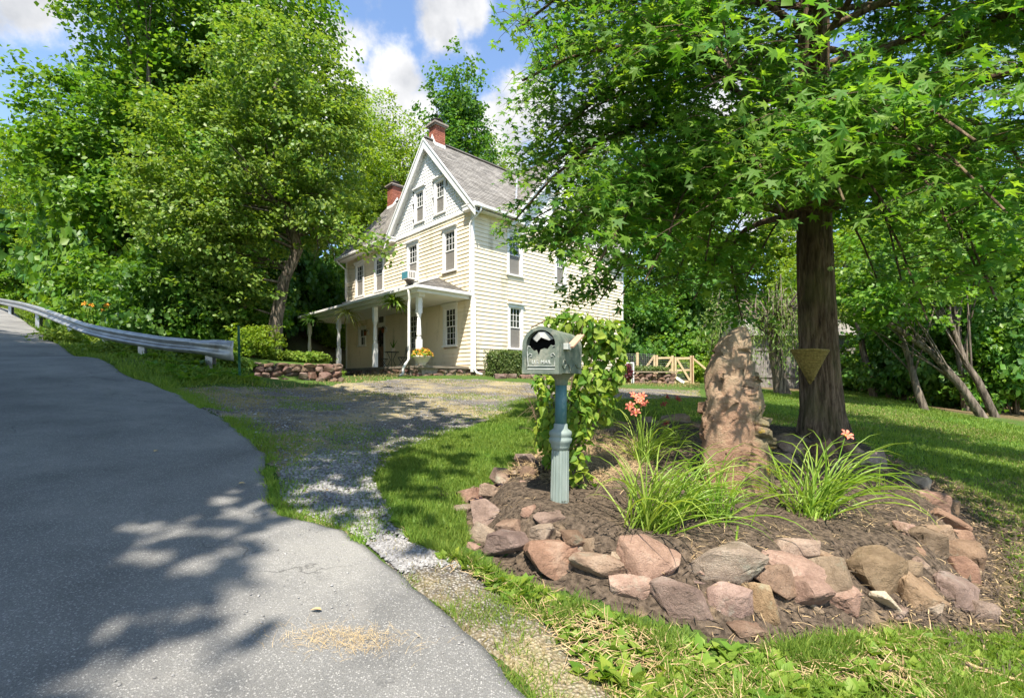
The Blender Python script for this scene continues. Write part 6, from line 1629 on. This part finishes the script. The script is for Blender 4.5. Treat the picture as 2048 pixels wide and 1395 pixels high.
def daylily(px, py, n, L0, L1, label, flowers=(), fm='salmon', wide=.05, dirbias=None, d=None):
    q = G(px, py) if d is None else P(px, py, d)
    o = empty('daylily', (q.x, q.y, zat(q.x, q.y)-.01)); tag(o, label, 'plant', 'daylilies in the bed')
    for k in range(n):
        b = link(bpy.data.objects.new('leaf', BLADES[g.integers(len(BLADES))]), o); s_ = g.uniform(L0, L1); a_ = g.uniform(0, 6.28)
        if dirbias is not None and g.uniform() < .55: a_ = dirbias+g.normal(0, .7)
        b.location = (g.normal(0, wide), g.normal(0, wide*.7), 0); b.rotation_euler = (g.normal(0, .12), g.normal(-.12, .2), a_); b.scale = (s_, s_*g.uniform(.75, 1.15)*.58, s_)
    for (fx, fy, dd_) in flowers:
        e_ = P(fx, fy, q.y+dd_)-o.location; s0 = Vector((g.normal(0, .02), g.normal(0, .02), 0))
        st = MB().tube([s0, s0.lerp(e_, .5)+Vector((g.normal(0, .02), 0, .02)), e_], [.0045, .0035, .003], 6).build('flower_stem', M['lily'], o, smooth=True)
        f = obj('flower', FLOWER, None, o); f.location = e_; f.scale = (1.0,)*3; f.rotation_euler = (g.uniform(.3, 1.0), g.normal(0, .4), g.normal(0, .6))
        if not FLOWER.materials: FLOWER.materials.append(M['salmon'])
        f.material_slots[0].link = 'OBJECT'; f.material_slots[0].material = M[fm]
        MB().lathe([(.002, 0), (.009, .012), (.004, .02)], 8, tuple(e_)).build('flower_throat', M['yellowc'], f).matrix_parent_inverse = f.matrix_basis.inverted()
daylily(1285, 925, 84, .40, .78, 'daylily with salmon-pink flowers beside the mailbox vine', ((1262, 815, -.05), (1285, 796, .03), (1292, 812, 0), (1278, 808, -.02), (1272, 828, -.06), (1266, 795, .05)), dirbias=.2)
daylily(1300, 1062, 125, .40, .82, 'thick fresh green daylily clump at the front stones', (), wide=.07, dirbias=.1)
daylily(1425, 1040, 95, .36, .72, 'daylily clump leaning against the foot of the standing rock', (), wide=.07)
daylily(1625, 1035, 115, .42, .88, 'wide arching daylily clump between the rock and the outer stones', ((1690, 873, .35),), 'salmon', .07, 0.1)
daylily(1345, 893, 50, .25, .5, 'shaded daylily with maroon flowers behind the standing rock', ((1331, 795, .1), (1353, 800, .2), (1330, 812, .05), (1335, 850, 0)), 'maroon', .06)
daylily(1760, 985, 22, .2, .4, 'small daylily tuft close to the outer ring of stones', ())

q = P(195, 640, 13.6); OL = empty('orange_daylily', foot(q.x, q.y)); tag(OL, 'orange daylily in bloom in the weeds behind the guardrail', 'plant')
for k in range(40):
    b = link(bpy.data.objects.new('leaf', BLADES[k % 14]), OL); b.location = (g.normal(0, .25), g.normal(0, .1), 0); b.rotation_euler = (0, 0, g.uniform(0, 6.28)); b.scale = (.8, .6, .8)
for k, (px, py) in enumerate(((172, 609), (180, 611), (206, 612), (214, 610), (209, 618))):
    e_ = P(px, py, 13.5)-OL.location; MB().tube([(e_.x*.5, 0, 0), e_*.6, e_], .006, 5).build('flower_stem', M['lily'], OL)
    f = obj('flower', FLOWER, None, OL); f.location = e_; f.scale = (1.7,)*3; f.rotation_euler = (.9, k*.5, k); f.material_slots[0].link = 'OBJECT'; f.material_slots[0].material = M['orangeflower']

# ------------------------------------------------------------------ ground cover
def scatter_xy(poly, n, seed, bias=None):
    g_ = np.random.default_rng(seed); p = np.array(poly); lo, hi = p.min(0), p.max(0); out = []
    while sum(map(len, out)) < n:
        q = g_.uniform(lo, hi, (n*2, 2)); m_ = poly_sd(q[:, 0], q[:, 1], poly) > 0
        if bias is not None: m_ &= g_.uniform(0, 1, len(q)) < bias(q[:, 0], q[:, 1])
        out.append(q[m_])
    return np.concatenate(out)[:n]
BL_V = [(-.5, 0, 0), (.5, 0, 0), (-.36, .5, .06), (.36, .5, .06), (0, 1, .26)]; BL_F = [(0, 1, 3), (0, 3, 2), (2, 3, 4)]
def grass(name, xy, h0, h1, w, mat, seed, label=None, tilt=.45):
    g_ = np.random.default_rng(seed); n = len(xy); pos = np.stack([xy[:, 0], xy[:, 1], gz(xy[:, 0], xy[:, 1])-.006], 1)
    up = np.stack([g_.normal(0, tilt, n), g_.normal(0, tilt, n), np.ones(n)], 1); up /= np.linalg.norm(up, axis=1, keepdims=True)
    sd = g_.normal(size=(n, 3)); sd -= (sd*up).sum(1, keepdims=True)*up; sd /= np.linalg.norm(sd, axis=1, keepdims=True)
    fr = (sd, up, np.cross(sd, up)); h = g_.uniform(h0, h1, n); d_ = np.maximum(xy[:, 1], 2)
    o = obj(name, scatter_mesh(name, BL_V, BL_F, pos, fr, h, w*(d_/3.0)**.55*g_.uniform(.7, 1.3, n)), mat)
    return tag(o, label, 'grass' if label else None, kind='stuff')
def pxpoly(pts): return [ray_ground(a, b, gz0) for a, b in pts]
near = lambda p: (lambda x, y: np.clip((p/np.maximum(y, 1.5))**1.7, 0, 1))
def patchy(f, thr, seed, base=None):
    def fn(x, y):
        v = sstep(thr-.15, thr+.15, fbm(x, y, 0, f, seed, 3)); return v if base is None else v*base(x, y)
    return fn
def outside(polys, base):
    def fn(x, y):
        v = base(x, y)
        for p in polys: v = v*(poly_sd(x, y, p) < 0)
        return v
    return fn
LAWN_A = pxpoly([(1060, 800), (1000, 835), (890, 872), (800, 905), (750, 960), (780, 1040), (830, 1095), (900, 1120), (945, 1080), (930, 1000), (1050, 930), (1130, 890), (1100, 820)])
grass('lawn_grass', scatter_xy(LAWN_A, 46000, 1, outside([BED], near(4))), .035, .085, .0065, M['grass'], 1, 'lush green grass between the drive and the mailbox')
LAWN_B = pxpoly([(1100, 815), (1240, 800), (1400, 796), (1500, 800), (1700, 795), (1850, 830), (2060, 880), (2300, 1000), (2300, 1120), (2060, 1060), (1960, 1050), (1850, 950), (1720, 900), (1240, 860), (1120, 890)])
grass('lawn_grass', scatter_xy(LAWN_B, 54000, 2, outside([BED], near(5))), .04, .08, .008, M['grass'], 2, 'shaded and sunlit mown lawn beyond the flower bed')
grass('lawn_straw', scatter_xy(LAWN_B, 12000, 52, outside([BED], patchy(.7, .05, 77, near(5)))), .03, .07, .008, M['drygrass'], 52, 'pale dry blades mixed through the mown lawn', .7)
grass('lawn_fringe', scatter_xy(DRIVE, 9000, 17, lambda x, y: np.exp(-np.abs(poly_sd(x, y, LAWN_A))/.16)*(fbm(x, y, 0, 2.2, 18, 3) > -.1)), .02, .07, .006, M['grass'], 17, 'thin fringe of grass creeping from the lawn into the gravel', .6)
LAWN_C = pxpoly([(1480, 786), (1600, 784), (1700, 782), (1800, 802), (1900, 826), (2060, 858), (2250, 890), (2250, 960), (2060, 886), (1850, 832), (1700, 797), (1480, 802)])
grass('lawn_grass', scatter_xy(LAWN_C, 24000, 15), .05, .11, .009, M['grass'], 15, 'far strip of lawn running along the wood edge', .5)
VG = pxpoly([(780, 1040), (830, 1090), (930, 1120), (1010, 1160), (1140, 1205), (1300, 1262), (1490, 1310), (1660, 1285), (1820, 1270), (2060, 1290), (2300, 1420), (2000, 1560), (1500, 1600), (1300, 1470), (1190, 1380), (1090, 1270), (980, 1180), (880, 1125)])
grass('verge_grass', scatter_xy(VG, 30000, 3, outside([VERGE], patchy(1.3, -.22, 5))), .03, .10, .006, M['grassy'], 3, 'sunny weedy grass on the verge in front of the stones', .6)
grass('verge_grass', scatter_xy(VG, 9000, 4, outside([VERGE], patchy(2.0, .05, 8))), .04, .13, .007, M['grass'], 4, 'darker grass tufts among the verge weeds', .5)
VR = pxpoly([(1900, 960), (1990, 1050), (2030, 1180), (2000, 1260), (2080, 1290), (2400, 1350), (2400, 1000), (2060, 960)])
grass('verge_grass', scatter_xy(VR, 9000, 6, patchy(1.6, -.05, 12)), .03, .09, .006, M['grassy'], 6, 'thin grass on bare soil at the outer side of the bed', .6)
DRY = DRIVE
grass('drive_grass', scatter_xy(DRY, 18000, 7, patchy(.8, .12, 40, near(6))), .02, .06, .006, M['drygrass'], 7, 'dry straw-coloured grass growing through the gravel drive', .7)
grass('drive_grass', scatter_xy(DRY, 14000, 8, patchy(.9, .15, 44, near(6))), .02, .07, .006, M['grass'], 8, 'green tufts growing through the gravel drive', .6)
# the ragged fringe along the asphalt
k = (ss > 9.0) & (ss < 34); base_ = ROADEDGE[k]; g = np.random.default_rng(9); q = g.integers(0, len(base_), 26000); off = np.abs(g.normal(0, .16, 26000))-.015
xy = base_[q] - np.stack([nx_[k][q], ny_[k][q]], 1)*off[:, None] + g.normal(0, .02, (26000, 2)); keep_ = (fbm(xy[:, 0], xy[:, 1], 0, 1.5, 61, 3) > -.08) & (xy[:, 1] < 14)
grass('road_edge_grass', xy[keep_], .025, .085, .006, M['grassy'], 10, 'fringe of yellow-green grass along the broken asphalt edge', .6)
k = (ss > 15) & (ss < 60); base_ = ROADEDGE[k]; q = g.integers(0, len(base_), 30000); off = g.uniform(0, 1, 30000)**1.3*2.6-.02
xy = base_[q] - np.stack([nx_[k][q], ny_[k][q]], 1)*off[:, None]; keep_ = (poly_sd(xy[:, 0], xy[:, 1], DRIVE) < -.1) & (poly_sd(xy[:, 0], xy[:, 1], ROADPOLY) < 0) & (xy[:, 1] > 8)
grass('bank_grass', xy[keep_], .05, .20, .010, M['grass'], 11, 'rough grass on the bank below the guardrail', .6)
grass('bank_grass', xy[keep_][::3]+.07, .05, .16, .010, M['grassy'], 12, 'pale grass stems mixed into the bank below the guardrail', .7)
HS = pxpoly([(500, 775), (700, 766), (830, 752), (960, 752), (1060, 760), (1250, 770), (1400, 776), (1400, 766), (1100, 752), (960, 746), (800, 748), (690, 756), (500, 765)])
grass('house_grass', scatter_xy(HS, 9000, 13), .05, .12, .010, M['drygrass'], 13, 'sun-bleached grass strip along the house and drive', .5)
# broad-leaved weeds
def weeds(name, xy, size, mat, seed, label, per=7):
    g_ = np.random.default_rng(seed); n = len(xy); c_ = np.repeat(np.stack([xy[:, 0], xy[:, 1], gz(xy[:, 0], xy[:, 1])+.012], 1), per, 0); a_ = g_.uniform(0, 6.28, n*per)
    d_ = np.stack([np.cos(a_), np.sin(a_), g_.uniform(.1, .9, n*per)], 1); nr = np.stack([-np.cos(a_)*.5, -np.sin(a_)*.5, np.ones(n*per)], 1)+g_.normal(size=(n*per, 3))*.3
    s_ = np.repeat(size*g_.uniform(.5, 1.4, n), per)*g_.uniform(.7, 1.2, n*per)
    return tag(obj(name, scatter_mesh(name, OVATE_V, OVATE_F, c_, frames(nr, g_, d_), s_), mat), label, 'weeds', kind='stuff')
weeds('verge_weeds', scatter_xy(VG, 620, 20, outside([VERGE], patchy(1.2, -.1, 71))), .055, M['grassy'], 20, 'broad-leaved weeds in the sunny verge below the stones')
weeds('verge_weeds', scatter_xy(VG, 260, 21, patchy(1.7, .1, 75)), .065, M['vine'], 21, 'larger leafy weeds against the foot of the stones')
weeds('lawn_weeds', scatter_xy(LAWN_A, 420, 22), .04, M['grass'], 22, 'clover and plantain in the lawn beside the drive')
k = (ss > 17) & (ss < 40); base_ = ROADEDGE[k]; q = g.integers(0, len(base_), 900); off = g.uniform(.5, 2.6, 900); xy = base_[q] - np.stack([nx_[k][q], ny_[k][q]], 1)*off[:, None]
xy = xy[(xy[:, 1] > 8.5) & (poly_sd(xy[:, 0], xy[:, 1], DRIVE) < -.3)]
weeds('bank_weeds', xy, .16, M['maple'], 23, 'leafy weeds crowding under the guardrail', 8)
BEDIN = pxpoly([(1150, 905), (1330, 880), (1560, 900), (1750, 950), (1850, 1000), (1880, 1100), (1700, 1100), (1300, 1080), (1100, 1010)])
weeds('bed_weeds', scatter_xy(pxpoly([(1740, 930), (1830, 960), (1850, 1010), (1790, 1020), (1740, 980)]), 60, 24), .05, M['yellowg'], 24, 'yellow-green weeds inside the outer ring of stones')
xy = np.stack(G(1030, 950)[:2]).reshape(1, 2)+np.random.default_rng(3).normal(0, 1, (130, 2))*np.array([.30, .08])
weeds('ajuga_patch', xy, .045, M['purple'], 25, 'low dark purple groundcover beside the mailbox stones')
# straw, chips and needles
def strands(name, xy, L0, L1, w, mat, seed, label, lift=.012, cat='straw'):
    g_ = np.random.default_rng(seed); n = len(xy); pos = np.stack([xy[:, 0], xy[:, 1], gz(xy[:, 0], xy[:, 1])+.015+np.abs(g_.normal(0, lift, n))], 1); a_ = g_.uniform(0, 6.28, n)
    d_ = np.stack([np.cos(a_), np.sin(a_), g_.normal(0, .25, n)], 1); d_ /= np.linalg.norm(d_, axis=1, keepdims=True); nr = np.stack([np.zeros(n), -.3*np.ones(n), np.ones(n)], 1)+g_.normal(size=(n, 3))*.2
    tv = [(-.5, 0, 0), (.5, 0, 0), (-.5, .5, .08), (.5, .5, .08), (-.2, 1, 0), (.2, 1, 0)]
    return tag(obj(name, scatter_mesh(name, tv, [(0, 1, 3), (0, 3, 2), (2, 3, 5), (2, 5, 4)], pos, frames(nr, g_, d_), g_.uniform(L0, L1, n), np.full(n, w)*g_.uniform(.6, 1.5, n)), mat), label, cat, kind='stuff')
NEED = pxpoly([(1130, 930), (1230, 890), (1290, 930), (1290, 1010), (1200, 1045), (1120, 1040), (1000, 1010), (1050, 960)])
strands('pine_straw', scatter_xy(NEED, 5200, 31), .06, .17, .0022, M['straw'], 31, 'tangled dry pine straw round the mailbox post')
strands('mulch_chips', scatter_xy(BED, 13000, 32), .015, .06, .007, M['mulch'], 32, 'shredded bark mulch covering the flower bed', cat='mulch')
strands('bed_straw', scatter_xy(BED, 2600, 33, patchy(1.4, .0, 90)), .03, .10, .003, M['straw'], 33, 'scattered dry stalks over the mulch')
strands('verge_straw', scatter_xy(VG, 2600, 34, patchy(1.5, .0, 95)), .03, .12, .003, M['straw'], 34, 'dry clippings among the verge weeds')
strands('verge_straw', scatter_xy(VR, 9000, 35), .02, .08, .005, M['mulch'], 35, 'dark litter on the soil beside the bed', cat='litter')
c_ = G(690, 1300); xy = np.array([c_.x, c_.y])+np.random.default_rng(6).normal(0, 1, (560, 2))*np.array([.15, .045])
o = strands('road_needles', xy, .03, .07, .0007, M['straw_pale'], 36, 'small drift of orange pine needles lying on the asphalt', .004); o.location.z = .03
ring = np.array(BED[7:16]); rs = np.r_[0, np.cumsum(np.linalg.norm(np.diff(ring, axis=0), axis=1))]; g = np.random.default_rng(66)
def rim_xy(n, lo, hi):
    t_ = g.uniform(0, rs[-1], n); p_ = np.stack([np.interp(t_, rs, ring[:, 0]), np.interp(t_, rs, ring[:, 1])], 1); c_ = np.array(BED).mean(0); o_ = p_-c_; o_ /= np.linalg.norm(o_, axis=1, keepdims=True)
    return p_+o_*g.uniform(lo, hi, n)[:, None]
strands('rim_litter', rim_xy(7000, -.15, .5), .02, .09, .007, M['mulch'], 71, 'dark leaf litter round the outer foot of the stones', cat='litter')
strands('rim_litter', rim_xy(2200, -.1, .55), .02, .08, .005, M['straw'], 72, 'tan dry scraps round the outer foot of the stones', cat='litter')
weeds('rim_weeds', rim_xy(170, .05, .6), .05, M['grassy'], 73, 'low weeds creeping up to the outer stones')
grass('rim_grass', rim_xy(5000, .1, .7), .03, .09, .006, M['grassy'], 74, 'thin grass round the outer foot of the stones', .6)
# pebbles
def pebbles(name, xy, r0, r1, mat, seed, label, dz=.0):
    g_ = np.random.default_rng(seed); n = len(xy)
    tv = np.array([(1, 0, 0), (-1, 0, 0), (0, 1, 0), (0, -1, 0), (0, 0, 1), (0, 0, -1), (.68, .68, .35), (-.68, .6, .3), (.6, -.7, .3), (-.65, -.65, .35)], float)
    tf = [(4, 0, 6), (4, 6, 2), (0, 2, 6), (4, 2, 7), (4, 7, 1), (1, 7, 2), (4, 1, 9), (4, 9, 3), (9, 1, 3), (4, 3, 8), (4, 8, 0), (8, 3, 0)]
    r_ = r0*(r1/r0)**(g_.uniform(0, 1, n)**1.6); a_ = g_.uniform(0, 6.28, n); nr = np.stack([g_.normal(0, .25, n), g_.normal(0, .25, n), np.ones(n)], 1)
    V = np.tile(tv, (n, 1, 1))*(1+g_.normal(0, .16, (n, len(tv), 1))); V[:, :, 2] *= .62; V[:, :, 1] *= g_.uniform(.6, 1, (n, 1))
    x, y, z = frames(nr, g_, np.stack([np.cos(a_), np.sin(a_), 0*a_], 1)); pos = np.stack([xy[:, 0], xy[:, 1], gz(xy[:, 0], xy[:, 1])+r_*.2+dz], 1)
    W = pos[:, None]+(x[:, None]*V[:, :, 0:1]+y[:, None]*V[:, :, 1:2]+z[:, None]*V[:, :, 2:3])*r_[:, None, None]
    F = (np.arange(n)[:, None, None]*len(tv)+np.array(tf)[None]).reshape(-1, 3)
    return tag(obj(name, np_mesh(name, W.reshape(-1, 3), F), mat), label, 'gravel', kind='stuff')
pebbles('verge_gravel', scatter_xy(VERGE, 5500, 41, patchy(1.2, -.2, 33)), .005, .019, M['pebble'], 41, 'loose grey gravel along the asphalt edge', .012)
DN = pxpoly([(560, 945), (640, 900), (760, 905), (745, 960), (790, 1040), (820, 1090), (735, 1090), (690, 1060), (600, 1030), (560, 1000)])
pebbles('drive_gravel', scatter_xy(DN, 7000, 42, near(5)), .008, .026, M['pebble'], 42, 'coarse grey stones where the drive meets the road', .008)
pebbles('drive_gravel', scatter_xy(DRIVE, 6000, 43, near(5)), .010, .026, M['pebble'], 43, 'grey gravel spread over the whole driveway', .008)
g = np.random.default_rng(55); RN = pxpoly([(200, 1395), (560, 1050), (700, 1090), (1030, 1395)])
xy = scatter_xy(RN, 260, 44); o = pebbles('road_grit', xy, .003, .010, M['pebble'], 44, 'single bits of grit scattered on the asphalt', .035)
grass('verge_drygrass', scatter_xy(VERGE, 1800, 61, patchy(1.4, .15, 35)), .02, .07, .005, M['drygrass'], 61, 'dry tufts growing through the gravel verge', .7)
grass('verge_tufts', scatter_xy(VERGE, 1600, 62, patchy(1.6, .22, 37)), .02, .09, .005, M['grassy'], 62, 'green tufts growing through the gravel verge', .6)
# single fallen leaves, a stick
fl = bpy.data.meshes.new('fallen_leaf'); fl.from_pydata(OVATE_V, [], OVATE_F); fl.materials.append(M['straw_pale']); fl.update()
for n_, (px, py, label) in enumerate(((308, 912, 'tan leaf lying on the shaded asphalt'), (643, 1238, 'curled brown leaf on the sunlit asphalt'), (560, 948, 'long pale leaf at the road edge by the drive'), (476, 978, 'dark curled leaf in the middle of the road'))):
    q = G(px, py); o = tag(obj('fallen_leaf', fl), label, 'leaf', 'fallen leaves on the road'); o.location = (q.x, q.y, q.z+.045); o.scale = (.05, .055, .09); o.rotation_euler = (.2, .15, n_*1.7)
q = G(1960, 1365); sk = tag(MB().tube([(-.13, -.02, .02), (-.04, .03, .035), (.0, .06, .05), (.05, .05, .03), (.2, -.05, .02)], [.008, .011, .012, .010, .006], 8).build('fallen_stick', M['straw'], smooth=True), 'bent tan stick lying in the verge weeds by the frame corner', 'stick'); sk.location = q
